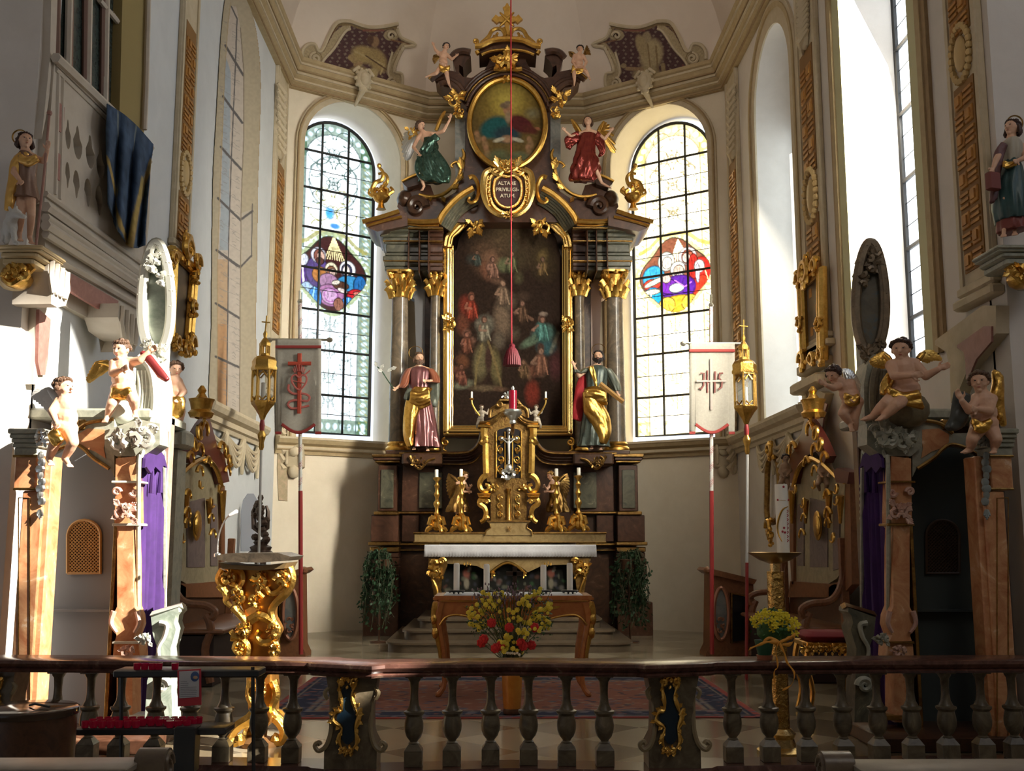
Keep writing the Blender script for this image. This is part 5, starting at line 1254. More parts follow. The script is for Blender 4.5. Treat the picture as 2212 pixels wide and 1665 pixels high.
# small cherubs with candle branches on the shoulders of the tabernacle
for k in (0,1):
    f = f2(k)
    T, g = person('candle_cherub', ('silvered little cherub holding up a candle branch on the left shoulder of the tabernacle','silvered little cherub holding up a candle branch on the right shoulder of the tabernacle')[k], 'statue', Y,
      J_(hd=(f(1040),880),nk=(f(1040),887),ch=(f(1041),892),pe=(f(1038),905),lS=(f(1035),890),lE=(f(1029),892),lW=(f(1026),885),rS=(f(1046),890),rE=(f(1052),894),rW=(f(1054),888),lH=(f(1035),908),lK=(f(1031),916,-.05),lA=(f(1030),924),rH=(f(1041),908),rK=(f(1044),914,-.05),rA=(f(1040),921)), .10, chub=1, face=((.4,-1,0) if k == 0 else (-.4,-1,0)), skin=M('greyed_flesh',(.42,.36,.28),.5), voxel=.008, group='candle cherubs on the tabernacle')
    mb = MB(); orn(mb, [(f(1036),898),(f(1026),884),(f(1020),872),(f(1019),864)], Y-.05, .018, .014); mb.lathe([(.02,0),(.045,.02),(.02,.04)], P(f(1019),864,Y-.05), 10); mb.build('candle_branch', gold, T)
    c = MB(); c.lathe([(.018,0),(.018,.13),(.006,.14)], P(f(1019),862,Y-.05), 10); tag(c.build('thin_candle', wax), ('thin white candle held by the left cherub on the tabernacle','thin white candle held by the right cherub on the tabernacle')[k], 'candle')
# predella shelves and altar mensa
men = thing('altar_table', 'gilded and marbled rococo altar table with painted relic scene below the lace cloth', 'altar', P(1100,1300,18.4))
Ym = 18.3; zt = P(1100,1178,Ym).z
mb = MB(); xl, xr = P(895,1160,18.75).x, P(1308,1160,18.75).x; z0, z1 = P(1100,1172,18.75).z, P(1100,1153,18.75).z
mb.box(((xl+xr)/2,19.05,(z0+z1)/2), (xr-xl,.7,z1-z0), bev=.01); mb.build('gradine', M('ochre_marbled', (.20,.13,.05), .35, c2=(.30,.21,.09), sc=5, veins=True), men)
mb = MB(); mb.tube([P(893,1151,18.7), P(1310,1151,18.7)], .02, 6); mb.tube([P(893,1171,18.7), P(1310,1171,18.7)], .012, 6); split_build(mb, 'gradine_fillet', goldd, men, tol=.01)
mb = MB(); half = [(1048,1156),(1050,1146),(1060,1140),(1058,1132),(1052,1126)]; mb.slab(half+[(2*1099-x,y) for x,y in half[::-1]], 18.68, .1); mb.build('name_plaque', M('ochre_marbled'), men)
mb = MB(); q_ = half+[(2*1099-x,y) for x,y in half[::-1]]; mb.tube([P(x,y,18.66) for x,y in q_], .014, 6); 
for a in range(6): mb.cap(P(1099,1142,18.65), P(1099+7*math.cos(a*PI/3),1142-7*math.sin(a*PI/3),18.65), .012, .004)
mb.build('plaque_star', goldd, men)
mb = MB(); xl, xr = P(922,1180,Ym).x, P(1284,1180,Ym).x; mb.box(((xl+xr)/2,Ym+.35,zt-.05), (xr-xl,.75,.10), bev=.02); mb.build('table_top', goldd, men)
mb = MB(); mb.slab([(925,1203),(1278,1203),(1275,1212),(1262,1218),(1240,1219),(1200,1220),(1170,1222),(1140,1236),(1128,1226),(1112,1216),(1099,1213),(1086,1216),(1070,1226),(1058,1236),(1030,1222),(1000,1219),(960,1217),(940,1214),(928,1212)], Ym+.03, .08); mb.build('apron', M('ochre_marbled'), men)
cv = Canvas(955,1210,1250,1290,220,60,(.012,.012,.010)); R = random.Random(3)
for i in range(70): cv.ell(R.uniform(960,1240), R.uniform(1235,1285), R.uniform(3,8), R.uniform(3,8), R.choice(((.10,.10,.07),(.03,.07,.03),(.09,.04,.03),(.12,.11,.10),(.03,.03,.04))), R.uniform(0,180), .6, .8)
for (x,y) in ((1008,1238),(1190,1238)): cv.ell(x,y,9,12,(.20,.07,.05),0,.4); cv.ell(x,y+22,7,14,(.18,.16,.12),0,.4); cv.ell(x+6,y-8,4,9,(.2,.17,.14),-30,.4)
sheet('painted_scene', lambda u, v: (P(955+295*u, 1215+72*v, Ym+.2), (955+295*u, 1215+72*v)), 110, 30, cv, canv, men)
mb = MB(); mb.slab([(955,1287),(955,1330),(1250,1330),(1250,1287)], Ym+.15, .2); mb.build('base_panel', mred, men)
for s_ in (0,1):
    f = f2(s_); mb = MB(); mb.slab([(f(926),1206),(f(966),1206),(f(966),1222),(f(955),1250),(f(952),1275),(f(960),1295),(f(968),1330),(f(940),1330),(f(938),1290),(f(930),1245),(f(925),1222)], Ym-.02, .2)
    cl_ = mb.build('scrolled_leg', goldd, men)
    mb = MB(); rocaille(mb, f(937), 1228, 26, 46, Ym-.06, 51+s_, 9, .03); orn(mb, [(f(x),y) for x,y in spiral(955,1212,7,0,1.5,16)], Ym-.05, .03, .015); orn(mb, [(f(934),1250),(f(944),1275),(f(944),1300)], Ym-.05, .03, .02)
    for i in range(3): mb.ell(P(f(950+i*3), 1238+i*5, Ym-.05), .03, 6)
    mb.build('leg_carving', gold, cl_)
mb = MB(); tubeS(mb, [(1060,1238),(1070,1228),(1085,1218),(1097,1215)], Ym-.02, .025); rocaille(mb, 1010, 1218, 22, 8, Ym, 3, 4, .012); rocaille(mb, 1184, 1218, 22, 8, Ym, 3, 4, .012)
for s_ in (0,1): rocaille(mb, f2(s_)(1133), 1240, 14, 18, Ym-.02, 7, 4, .015)
split_build(mb, 'apron_carving', gold, men)
# lace cloth with scalloped hem
x0, x1 = P(917,1185,Ym-.06).x, P(1288,1185,Ym-.06).x; zc = zt+.01; n = 92; mb = MB(); vs = []; yb = Ym+.75
for j, (yy, zz) in enumerate(((yb,zc),(Ym-.02,zc+.005),(Ym-.055,zc-.02),(Ym-.06,zc-.10),(Ym-.065,zc-.19))):
    for i in range(n*2+1):
        u = i/(n*2); sc = .012*abs(math.sin(PI*u*n*.62)) if j == 4 else 0
        vs.append((x0+(x1-x0)*u, yy+(.006*math.sin(u*60) if j > 2 else 0), zz-sc))
fs = [(j*(2*n+1)+i, j*(2*n+1)+i+1, (j+1)*(2*n+1)+i+1, (j+1)*(2*n+1)+i) for j in range(4) for i in range(2*n)]
mb.add(vs, fs)
for s_, xx in ((-1,x0),(1,x1)): mb.add([(xx,yb,zc),(xx,Ym-.055,zc),(xx+s_*.01,Ym-.06,zc-.2),(xx+s_*.01,yb,zc-.2)], [(0,1,2,3)])
o = mb.build('altar_cloth', M('white_lace_linen', (.60,.60,.62), .9, c2=(.52,.52,.55), sc=60)); md = o.modifiers.new('t','SOLIDIFY'); md.thickness = .006
tag(o, 'white linen cloth with scalloped lace edge draped over the high altar table', 'altar cloth')
# gilded candlesticks with candle stubs
def candlestick(px, ytop, ybot, Yc, label, lc):
    T = thing('candlestick', label, 'candlestick', P(px,ybot,Yc), 'gilded candlesticks on the high altar'); b = P(px,ybot,Yc); t = P(px,ytop,Yc); h = t.z-b.z; mb = MB()
    for k in range(3):
        a = PI/2*-1+2*PI*k/3+.5; c_, s2 = math.cos(a), math.sin(a)
        pts = [b+Vector((r*c_, r*s2*.7, z)) for r, z in ((.06,.30*h),(.10,.22*h),(.08,.14*h),(.11,.08*h),(.16,.05*h),(.18,.015*h),(.15,.01*h))]
        mb.tube(pts, [.035,.045,.04,.05,.04,.03,.02], 7); mb.ell(b+Vector((.17*c_,.12*s2,.02)), .035, 8); mb.ell(b+Vector((.1*c_,.07*s2,.2*h)), .04, 8)
    for s_ in (-1,1):
        pts = [b+Vector((s_*r, -.03, z)) for r, z in ((.02,.26*h),(.10,.24*h),(.13,.14*h),(.08,.10*h),(.15,.05*h),(.18,.01*h))]; mb.tube(pts, [.04,.05,.045,.05,.04,.03], 7)
    mb.ell(b+Vector((0,0,.12*h)), (.08,.07,.10), 10); mb.build('tripod_foot', gold, T)
    mb = MB(); mb.lathe([(.05,.2*h),(.03,.28*h),(.055,.33*h),(.03,.37*h),(.035,.44*h),(.062,.50*h),(.055,.54*h),(.03,.57*h),(.03,.62*h),(.055,.68*h),(.028,.74*h),(.035,.80*h),(.05,.84*h),(.025,.88*h),(.03,.92*h),(.07,.96*h),(.075,.985*h),(.03,h)], b, 14); mb.build('stem', gold, T)
    c = MB(); c.lathe([(.032,0),(.032,m(15,Yc)),(.026,m(16,Yc))], t, 12); tag(c.build('candle_stub', wax), lc, 'candle', 'candle stubs on the altar candlesticks')
names = ('outermost on the left','beside the left kneeling angel','beside the right kneeling angel','outermost on the right')
for k, (x, yt, yb) in enumerate(((943,1030,1149),(996,1029,1149),(1202,1028,1149),(1250,1026,1147))):
    candlestick(x, yt, yb, 18.85, 'gilded baroque candlestick on the altar shelf, '+names[k], 'short white candle on the gilded candlestick '+names[k])
# trailing ivy on stands either side of the altar
def ivy(name, label, x0, x1, y0, y1, Yc, seed, n=1500):
    T = thing(name, label, 'plant', P((x0+x1)/2, y1, Yc)); R = random.Random(seed); mb = MB(); st = MB()
    tip = P((x0+x1)/2, y0+18, Yc); top = tip.z; bot = P(0, y1, Yc).z; xa, xb = P(x0,y0,Yc).x, P(x1,y0,Yc).x; cx = (xa+xb)/2; hw = (xb-xa)/2
    strands = []
    for i in range(46):
        a = R.uniform(0, 2*PI); r = R.uniform(.5,1)
        L = R.uniform(.55,1.0); pts = [Vector((cx,Yc,top)), Vector((cx+hw*r*.6*math.cos(a), Yc+hw*r*.5*math.sin(a), top+R.uniform(.02,.16)))]
        ex, ey = cx+hw*r*math.cos(a), Yc+hw*r*math.sin(a)
        for q in range(1,7): pts.append(Vector((ex+R.uniform(-.05,.05), ey+R.uniform(-.04,.04), top-(top-bot)*L*q/6+R.uniform(-.02,.02))))
        strands.append(pts); st.tube(cr([tuple(p) for p in pts],3), .006, 4)
    for i in range(n):
        s_ = R.choice(strands); k = R.uniform(0, len(s_)-1.01); a = int(k); p = s_[a].lerp(s_[a+1], k-a)+Vector((R.uniform(-.06,.06),R.uniform(-.06,.06),R.uniform(-.04,.04)))
        z = R.uniform(.03,.055); d = Vector((R.uniform(-1,1),R.uniform(-1,.3),R.uniform(-1,.2))).normalized(); u = d.orthogonal().normalized(); v = d.cross(u)
        mb.add([p-u*z*.2, p+v*z*.55+u*z*.3, p+v*z*.3+u*z*.9, p+u*z*1.3, p-v*z*.3+u*z*.9, p-v*z*.55+u*z*.3], [(0,1,2,3,4,5)])
    mb.build('leaves', leafm, T); st.build('stems', M('ivy_stem',(.05,.06,.025),.7), T)
    p = P((x0+x1)/2,y1,Yc); s3 = MB(); s3.lathe([(.16,0),(.16,.02),(.02,.03),(.02,tip.z-.25),(.14,tip.z-.24),(.17,tip.z-.02),(.15,tip.z-.01)], (p.x,Yc,0), 14); s3.build('pot_stand', woodd, T)
ivy('trailing_ivy', 'trailing dark green ivy on a stand left of the high altar', 780, 858, 1188, 1366, 18.6, 3)
ivy('trailing_ivy', 'trailing dark green ivy on a stand right of the high altar', 1322, 1400, 1188, 1366, 18.6, 4)
# hanging sanctuary lamp rope with tassel, and the red lamp
T = thing('hanging_tassel', 'red cord hanging from the vault and ending in a crimson tassel before the altar painting', 'tassel', P(1106,785,15.5))
Yl = 15.5; b = P(1106,790,Yl); mb = MB(); mb.tube([P(1105,745,Yl), P(1104,400,Yl), Vector((P(1103,20,Yl).x,Yl,13.6))], .012, 6); mb.build('cord', redc, T)
mb = MB(); mb.lathe([(.04,.27),(.05,.30),(.03,.33)], b, 12)
for i in range(24):
    a = 2*PI*i/24; c_, s_ = math.cos(a), math.sin(a); mb.tube([b+Vector((.03*c_,.03*s_,.28)), b+Vector((.07*c_,.07*s_,.22)), b+Vector((.11*c_,.11*s_,.1)), b+Vector((.12*c_,.12*s_,.0))], [.012,.016,.02,.018], 6)
mb.lathe([(.10,.0),(.10,.1),(.05,.24)], b, 14); mb.build('tassel', M('crimson_silk',(.15,.004,.014),.6,bump=.3), T)
T = thing('sanctuary_lamp', 'red glass sanctuary lamp in a silver bowl on a stand before the tabernacle', 'lamp', P(1108,912,18.2)); b = P(1108,888,18.2)
mb = MB(); mb.lathe([(.05,-.22),(.06,-.2),(.05,-.16),(.10,-.10),(.15,-.06),(.165,-.02),(.13,0),(.16,.02),(.08,.035)], b, 20); mb.build('silver_bowl', silver, T)
mb = MB(); mb.lathe([(.07,.02),(.072,.36),(.06,.36)], b, 20); mb.build('red_glass', M('ruby_glass',(.22,.004,.018),.1,emit=.12), T)
mb = MB(); mb.lathe([(.02,.36),(.03,.4),(.01,.44)], b, 10)
zf_ = MB(); zf_.lathe([(.10,-b.z),(.10,-b.z+.03),(.02,-b.z+.05),(.018,-.22)], b, 12)
mb.build('lamp_cap', silver, T)
mb = MB(); mb.tube([b+Vector((0,0,-.2)), b+Vector((0,.3,-.3)), b+Vector((0,.75,-.32))], .03, 8); mb.build('bracket', goldd, T)
# ---- people's altar
ta = thing('celebration_altar', 'polished red-brown rococo wooden table altar with gilded cabriole legs on the rug', 'table', P(1108,1490,12.0))
Yt = 12.05; zt2 = P(1108,1287,Yt).z; xl, xr = P(938,1287,Yt).x, P(1280,1287,Yt).x; xc = (xl+xr)/2; D = .85
def serp(x0, x1, y0, y1, r=.05):
    pts = []; n = 20
    for i in range(n+1): u = i/n; pts.append((x0+(x1-x0)*u, y0-.04*math.cos(2*PI*(u-.5)*1)*1-.0))
    for i in range(n+1): u = i/n; pts.append((x1-(x1-x0)*u, y1+.02*math.cos(2*PI*(u-.5))))
    return pts
mb = MB()
for (o_, z, h) in ((0,-.02,.02),(.015,-.045,.025),(-.01,-.065,.02)): mb.plate(serp(xl-o_,xr+o_,Yt-o_,Yt+D+o_), [], (0,0,zt2+z), (1,0,0), (0,1,0), (0,0,h))
mb.build('table_top', M('lacquered_red_wood', (.36,.13,.045), .15, c2=(.45,.18,.06), sc=5, veins=True), ta)
mb = MB(); mb.slab([(947,1293),(1272,1293),(1268,1330),(1262,1350),(1252,1330),(1238,1326),(1210,1328),(1180,1337),(1150,1340),(1070,1340),(1040,1337),(1008,1328),(982,1326),(968,1332),(958,1350),(950,1330)], Yt+.02, .05); mb.build('apron', woodr, ta)
mb = MB(); mb.slab([(1000,1308),(1040,1310),(1090,1310),(1088,1318),(1045,1320),(1010,1314)], Yt+.01, .012); mb.slab([(1212,1308),(1172,1310),(1130,1310),(1132,1318),(1168,1320),(1205,1314)], Yt+.01, .012); split_build(mb, 'inscription_band', gold, ta, tol=.005)
mb = MB()
orn(mb, [(950,1350),(962,1334),(982,1328),(1008,1331),(1040,1340)], Yt+.0, .012, .012); orn(mb, [(1268,1350),(1254,1334),(1238,1328),(1210,1331),(1176,1340)], Yt+.0, .012, .012); mb.tube([P(952,1298,Yt), P(1270,1298,Yt)], .006, 5)
split_build(mb, 'apron_gilding', gold, ta, tol=.01)
for k, (sx, yy) in enumerate(((-1,0),(1,0),(-1,D),(1,D))):
    X = (xl+.06 if sx < 0 else xr-.06); mb = MB(); pts = [Vector((X-sx*-1*0+sx*dx, Yt+yy+(.04 if yy == 0 else -.04)+dx*(-.3 if yy == 0 else .3), z)) for dx, z in ((.0,zt2-.07),(.025,zt2-.2),(.01,zt2-.35),(-.04,zt2-.6),(-.06,.25),(-.05,.12),(.0,.045),(.03,.045))]
    mb.tube(cr([tuple(p) for p in pts],3), [.07,.068,.066,.062,.056,.05,.046,.042,.040,.036,.034,.032,.03,.028,.028,.028,.028,.03,.034,.034,.03,.025][:22], 8); lg = mb.build('leg', woodr, ta)
    gb = MB(); q = [p+Vector((sx*.035,-.03 if yy == 0 else .03,0)) for p in pts[:5]]; gb.tube(cr([tuple(p) for p in q],3), [.04,.042,.04,.036,.035,.03,.03,.026,.024,.02,.02,.016,.012], 7)
    for i in range(3): gb.ell(q[i]+Vector((0,-.01,-.05)), (.04,.035,.07), 8)
    gb.build('gilded_carving', gold, lg)
mb = MB(); mb.plate(serp(xl+.10,xr-.10,Yt+.06,Yt+D-.06), [], (0,0,zt2), (1,0,0), (0,1,0), (0,0,.008)); o = tag(mb.build('table_linen', M('white_linen', (.70,.72,.75), .8)), 'white linen cloth lying on the red-brown table altar', 'cloth')
for k, (x, yt) in enumerate(((986,1216),(1051,1218),(1174,1220),(1231,1216))):
    b = Vector((P(x,1280,Yt+.3).x, Yt+.3, zt2+.008)); T = thing('candle_bowl', 'low black candle bowl on the table altar, %s' % ('leftmost','second from the left','third from the left','rightmost')[k], 'candle holder', b, 'black candle bowls on the table altar')
    mb = MB(); mb.lathe([(.05,0),(.085,.015),(.10,.04),(.09,.045),(.03,.03)], b, 16); mb.build('bowl', iron, T)
    mb = MB()
    for i in range(3): mb.ell(b+Vector(((i-1)*.05,-.10,.012)), (.02,.02,.013), 8)
    split_build(mb, 'white_pebble', wax, T, tol=0)
    h = P(x,yt,Yt+.3).z-b.z; mb = MB(); mb.lathe([(.034,.03),(.034,h-.02),(.028,h),(.004,h+.002)], b, 16); c = mb.build('pillar_candle', wax); tag(c, 'tall white pillar candle in the %s black bowl' % ('leftmost','second','third','rightmost')[k], 'candle', 'pillar candles on the table altar')
# table centre cross (dark)
mb = MB(); b = P(1112,1275,Yt+.45); mb.box(b+Vector((0,0,.13)), (.05,.02,.28), bev=.004); mb.box(b+Vector((0,0,.19)), (.20,.02,.05), bev=.004); mb.lathe([(.06,-.04),(.05,.0),(.02,.01)], b, 12)
tag(mb.build('table_crucifix', M('dark_bronze',(.06,.04,.03),.35,.6)), 'small dark bronze cross standing between the candles on the table altar', 'cross')
# rug
x0, x1 = P(556,1550,10.7).x, P(1652,1550,10.7).x
cv = Canvas(0,0,1,1,260,200,(.30,.12,.09)); R = random.Random(8); navyc=(.03,.035,.06); cream=(.24,.20,.155)
cv.poly([(0,0),(1,0),(1,1),(0,1)], (.28,.07,.06)); cv.poly([(.012,.02),(.988,.02),(.988,.98),(.012,.98)], navyc)
cv.poly([(.10,.14),(.90,.14),(.90,.86),(.10,.86)], (.20,.085,.06))
for a in (.025,.085,.10): cv.line([(a,a*1.45),(1-a,a*1.45),(1-a,1-a*1.45),(a,1-a*1.45)], .008, cream, .8, closed=True)
for i in range(1500):
    x, y = R.random(), R.random(); inner = .1 < x < .9 and .14 < y < .86
    cv.ell(x, y, R.uniform(.004,.014), R.uniform(.004,.012), R.choice(((.26,.13,.09),navyc,(.15,.05,.04),cream,(.08,.09,.13)) if inner else ((.16,.14,.16),(.22,.09,.07),navyc,(.13,.13,.17))), R.uniform(0,180), .3, .85)
R0 = (x0,10.3); rx0, rx1 = P(690,1458,13.1).x, P(1560,1458,13.1).x
rug = sheet('oriental_rug', lambda u, v: (Vector((x0+(x1-x0)*u, 10.7+(13.9-10.7)*v, .012)), (u, v)), 240, 150, cv, VC('rug_pile', .95, spec=.1)); tag(rug, 'large red and navy patterned oriental rug under the table altar', 'rug')
md = rug.modifiers.new('t','SOLIDIFY'); md.thickness = .01; md.offset = -1
# bouquet in a tall vase before the table
def blossom(mb, p, r, R): 
    for i in range(7):
        a = 2*PI*i/7; mb.ell(p+Vector((r*.6*math.cos(a), -.2*r, r*.6*math.sin(a))), (r*.45,r*.4,r*.45), 6)
    mb.ell(p+Vector((0,-.4*r,0)), (r*.5,r*.4,r*.5), 6)
Yv = 11.2; T = thing('flower_vase', 'tall amber vase with yellow and red autumn bouquet in front of the table altar', 'flowers', P(1106,1515,Yv)); b = Vector((P(1106,1515,10.9).x, 10.9, .02)); Yv = 10.9
zv = P(1106,1425,Yv).z
mb = MB(); mb.lathe([(.085,0),(.09,.02),(.085,.05)], b, 18); mb.build('vase_foot', woodd, T)
mb = MB(); mb.lathe([(.085,.05),(.09,.10),(.10,.3),(.105,zv-.02),(.09,zv),(.08,zv-.03)], b, 22); mb.build('vase', M('amber_glaze',(.50,.22,.03),.25,c2=(.40,.15,.02),sc=5), T)
R = random.Random(12); yb_ = MB(); rb = MB(); lf = MB(); st = MB(); hb = MB(); wb_ = MB()
root = b+Vector((0,0,zv-.1))
def spray(x, y, dy): return P(x, y, Yv+dy)
ycl = [(1055,1290),(1035,1320),(1070,1310),(1085,1345),(1150,1285),(1165,1310),(1130,1300),(1140,1335),(1110,1330),(1170,1345),(1055,1350),(1100,1380),(1090,1395),(1125,1370),(1040,1345),(1080,1295),(1105,1390),(1160,1330),(1060,1330),(1148,1352),(1118,1395)]
ycl = [(1102+(x-1102)*1.18, y+(y-1340)*.05) for x, y in ycl]
for (x,y) in ycl:
    e = spray(x, y, R.uniform(-.18,.08)); st.tube([root, root.lerp(e,.5)+Vector((0,0,.05)), e], .004, 4)
    for i in range(9):
        p = e+Vector((R.uniform(-.07,.07),R.uniform(-.05,.05),R.uniform(-.06,.06))); blossom(yb_, p, R.uniform(.016,.027), R)
for (x,y) in ((1045,1380),(1040,1388),(1100,1355),(1155,1355),(1080,1395),(1130,1395),(1125,1388),(1148,1393),(1062,1345),(1070,1400)):
    e = spray(x,y,R.uniform(-.2,-.05)); blossom(rb, e, .048, R); st.tube([root, e], .004, 4)
for i in range(900):
    a = R.choice(ycl); p = spray(a[0]+R.uniform(-14,14), a[1]+R.uniform(-12,30), R.uniform(-.05,.15)); z = R.uniform(.02,.045); d = Vector((R.uniform(-1,1),R.uniform(-1,.2),R.uniform(-.4,1))).normalized(); v = d.orthogonal().normalized()
    lf.add([p, p+d*z*.5+v*z*.28, p+d*z, p+d*z*.5-v*z*.28], [(0,1,2,3)])
for i in range(40):
    x = 1106+R.gauss(0,34); y = R.uniform(1262,1300); e = spray(x,y,R.uniform(-.1,.1)); st.tube([root, root.lerp(e,.6), e], .003, 4)
    for k in range(5): hb.ell(e+Vector((R.uniform(-.02,.02),R.uniform(-.02,.02),R.uniform(-.08,.02))), (.008,.008,.014), 5)
for i in range(7): wb_.ell(P(1092+i*5,1412+R.uniform(-3,3),Yv-.11), .014, 6)
yb_.build('yellow_blossoms', M('yellow_petal',(.75,.62,.06),.6), T)['kind'] = 'stuff'; rb.build('red_blossoms', M('red_petal',(.55,.02,.02),.6), T)['kind'] = 'stuff'; lf.build('foliage', M('mid_green_leaf',(.035,.08,.02),.6), T)['kind'] = 'stuff'
hb.build('heather_sprigs', M('mauve_heather',(.20,.13,.15),.8), T)['kind'] = 'stuff'; st.build('stems', M('olive_stem',(.08,.10,.03),.7), T); wb_.build('white_snowberries', wax, T)['kind'] = 'stuff'
# ================================================================ SIDE WALLS
from mathutils.bvhtree import BVHTree
def fxm(side): return (lambda x: x) if side < 0 else (lambda x: 2218-x)
# painted cartouches on the vault (flat wall painting)
ceil = bpy.data.objects['ceiling']; bv = BVHTree.FromPolygons([tuple(v.co) for v in ceil.data.vertices], [tuple(p.vertices) for p in ceil.data.polygons])
def onvault(x, y, off=.02):
    d = ray(x, y).normalized(); h = bv.ray_cast(CAM, d)
    return h[0]-d*off if h[0] is not None else CAM+d*22
def fresco(k, fx):
    cv = Canvas(640, 30, 905, 210, 400, 270, (.30,.22,.12)); tan=(.42,.34,.21); dk=(.07,.035,.025); mid=(.24,.17,.09)
    body = [(688,140),(700,100),(730,50),(760,50),(850,62),(880,98),(858,130),(850,170),(862,200),(760,200),(688,150)]
    cv.poly(body, (.10,.055,.055))
    for i in range(26):
        for j in range(18):
            x, y = 690+i*8+(j%2)*4, 58+j*8
            if (i+j)%2: cv.poly([(x,y+2),(x+4,y),(x+7,y+3),(x+3,y+6)], (.26,.21,.16) if x > 705 else (.22,.09,.07), .75)
    for pts in ([(652,130),(656,105),(672,95),(684,98),(690,110),(700,108),(722,70),(748,50),(758,52),(757,62),(742,72),(720,105),(700,125),(694,140),(690,146),(672,140)],):
        cv.poly(pts, tan)
    cv.line([(757,50),(730,52),(712,75),(697,108)], 9, mid); cv.line([(724,58),(705,92)], 5, (.16,.07,.04)); cv.line([(755,58),(728,95),(700,126)], 3, (.50,.42,.28))
    for r in (14,10,6,3): cv.ring(681,126,r,r,2,(.22,.16,.08))
    cv.line([(757,50),(775,58),(800,66),(830,62),(855,54)], 9, mid); cv.line([(785,66),(828,66)], 4, (.28,.12,.09)); cv.line([(757,46),(780,54),(800,60),(830,58),(858,52)], 3, (.12,.09,.05))
    cv.ring(845,76,12,9,6,tan); cv.ell(845,76,7,5,dk); cv.line([(857,70),(870,84),(895,94)], 9, tan); cv.line([(845,86),(895,98)], 3, (.25,.14,.08))
    cv.line([(872,100),(850,130),(842,155),(850,165),(862,165),(866,190)], 15, tan); cv.line([(866,108),(858,125),(852,148)], 6, (.20,.12,.06)); cv.line([(862,110),(846,135),(838,160),(846,172)], 3, (.5,.42,.28))
    cv.ell(846,180,13,12,tan,0,.2); cv.ring(846,180,8,8,3,(.25,.18,.10))
    R = random.Random(k)
    if k == 0:
        cv.ell(786,118,32,22,(.38,.28,.13),-15,.35); cv.ell(815,130,22,34,(.34,.25,.12),30,.35); cv.ell(810,90,11,14,(.30,.19,.11),0,.3); cv.ell(800,86,9,13,(.12,.07,.05),0,.4); cv.line([(758,124),(775,138)],13,(.36,.26,.13)); cv.ell(772,158,26,18,(.40,.30,.15),10,.35); cv.line([(768,140),(780,136)],8,(.36,.24,.13)); cv.ell(800,162,22,14,(.42,.33,.17),35,.3); cv.line([(775,158),(788,182)],7,(.10,.06,.05)); cv.line([(768,112),(830,140),(822,160)],4,(.44,.34,.18)); cv.line([(745,180),(810,186)],5,(.36,.26,.14)); cv.line([(790,120),(835,150)],3,(.14,.09,.05))
    else:
        cv.ell(780,80,11,13,(.34,.27,.17),0,.3); cv.ell(770,118,28,40,(.42,.34,.20),10,.3); cv.ell(790,100,14,30,(.38,.30,.17),-20,.3); cv.ell(780,160,34,20,(.40,.32,.18),0,.35); cv.line([(760,100),(756,150)],4,(.26,.19,.10)); cv.line([(778,95),(772,150)],3,(.26,.19,.10)); cv.line([(790,150),(822,148)],8,(.32,.22,.13)); cv.ell(830,142,7,6,(.33,.25,.15)); cv.line([(745,140),(742,175)],9,(.33,.25,.14))
    cv.noise(.18, 3, 4)
    keepo = cr([(650,118),(656,102),(670,93),(684,96),(689,108),(697,104),(712,72),(729,48),(748,44),(760,46),(778,54),(800,58),(832,56),(848,50),(861,52),(858,62),(868,80),(897,95),(876,103),(862,130),(857,153),(869,158),(870,180),(866,202),(790,196),(700,158),(660,138)], 3, True)
    K = cv.inside(keepo)
    def keep(x, y):
        h = bv.ray_cast(CAM, ray(fx(x), y).normalized())[0]
        if h is None or h.z < ZC1+.02: return False
        return bool(K[int(round((y-30)/180*269)), int(round((x-640)/265*399))])
    o = sheet('trim_%d'%(300+k), lambda u, v: (onvault(fx(640+265*u), 30+180*v), (640+265*u, 30+180*v)), 265, 180, cv, VC('fresco', .9, spec=.1), None, keep); struct(o)
    mb = MB(); 
    for pts, r in (([(690,146),(694,138),(703,125),(722,104),(744,70),(757,62)],.03),([(652,128),(653,110),(664,97),(680,96),(687,110),(697,106),(713,72),(730,48),(757,46)],.04),([(757,46),(778,54),(800,59),(832,57),(860,51)],.04),([(858,62),(868,82),(897,96),(872,102)],.04),([(872,102),(858,130),(852,155),(868,160),(869,185),(864,195)],.035),([(848,112),(838,150),(842,168)],.025)):
        mb.tube([onvault(fx(a), b, .03) for a, b in cr(pts, 4)], r, 6)
    mb.tube([onvault(fx(x), y, .03) for x, y in spiral(681,126,13,90,1.6,24)], .03, 6); mb.tube([onvault(fx(x), y, .03) for x, y in spiral(847,180,12,90,1.4,20)], .03, 6); mb.tube([onvault(fx(x), y, .05) for x, y in spiral(845,77,10,0,1.1,16)], .03, 6)
    struct(mb.build('trim_%d'%(310+k), trimp))
fresco(0, lambda x: x); fresco(1, lambda x: 2177-x)
# blind painted window on the left wall
cv = Canvas(440, -20, 580, 950, 280, 1940, (.50,.45,.36)); tanw=(.44,.38,.28); dkl=(.13,.12,.12)
outl = cr([(457,900),(456,700),(459,400),(466,260),(472,150),(478,60),(485,0),(492,-20),(520,-20),(537,0),(552,55),(560,110),(564,180),(562,280),(558,400),(556,560),(553,700),(550,930)], 3, True)
cv.poly(outl, tanw)
pane = [(471,890),(470,560),(474,440),(480,300),(486,150),(492,60),(499,12),(510,14),(519,60),(526,150),(526,300),(521,430),(519,600),(517,900),(510,905)]
cv.poly(pane, (.52,.46,.40)); cv.poly([(474,540),(480,340),(484,200),(487,120),(494,140),(499,160),(497,300),(494,540)], (.36,.40,.44)); cv.poly([(470,560),(494,560),(492,900),(470,890)], (.50,.36,.24)); cv.poly([(470,700),(490,700),(489,890),(470,880)], (.52,.31,.17))
cv.poly([(521,480),(521,460),(545,452),(543,560),(521,575)], (.47,.42,.35))
R = random.Random(2)
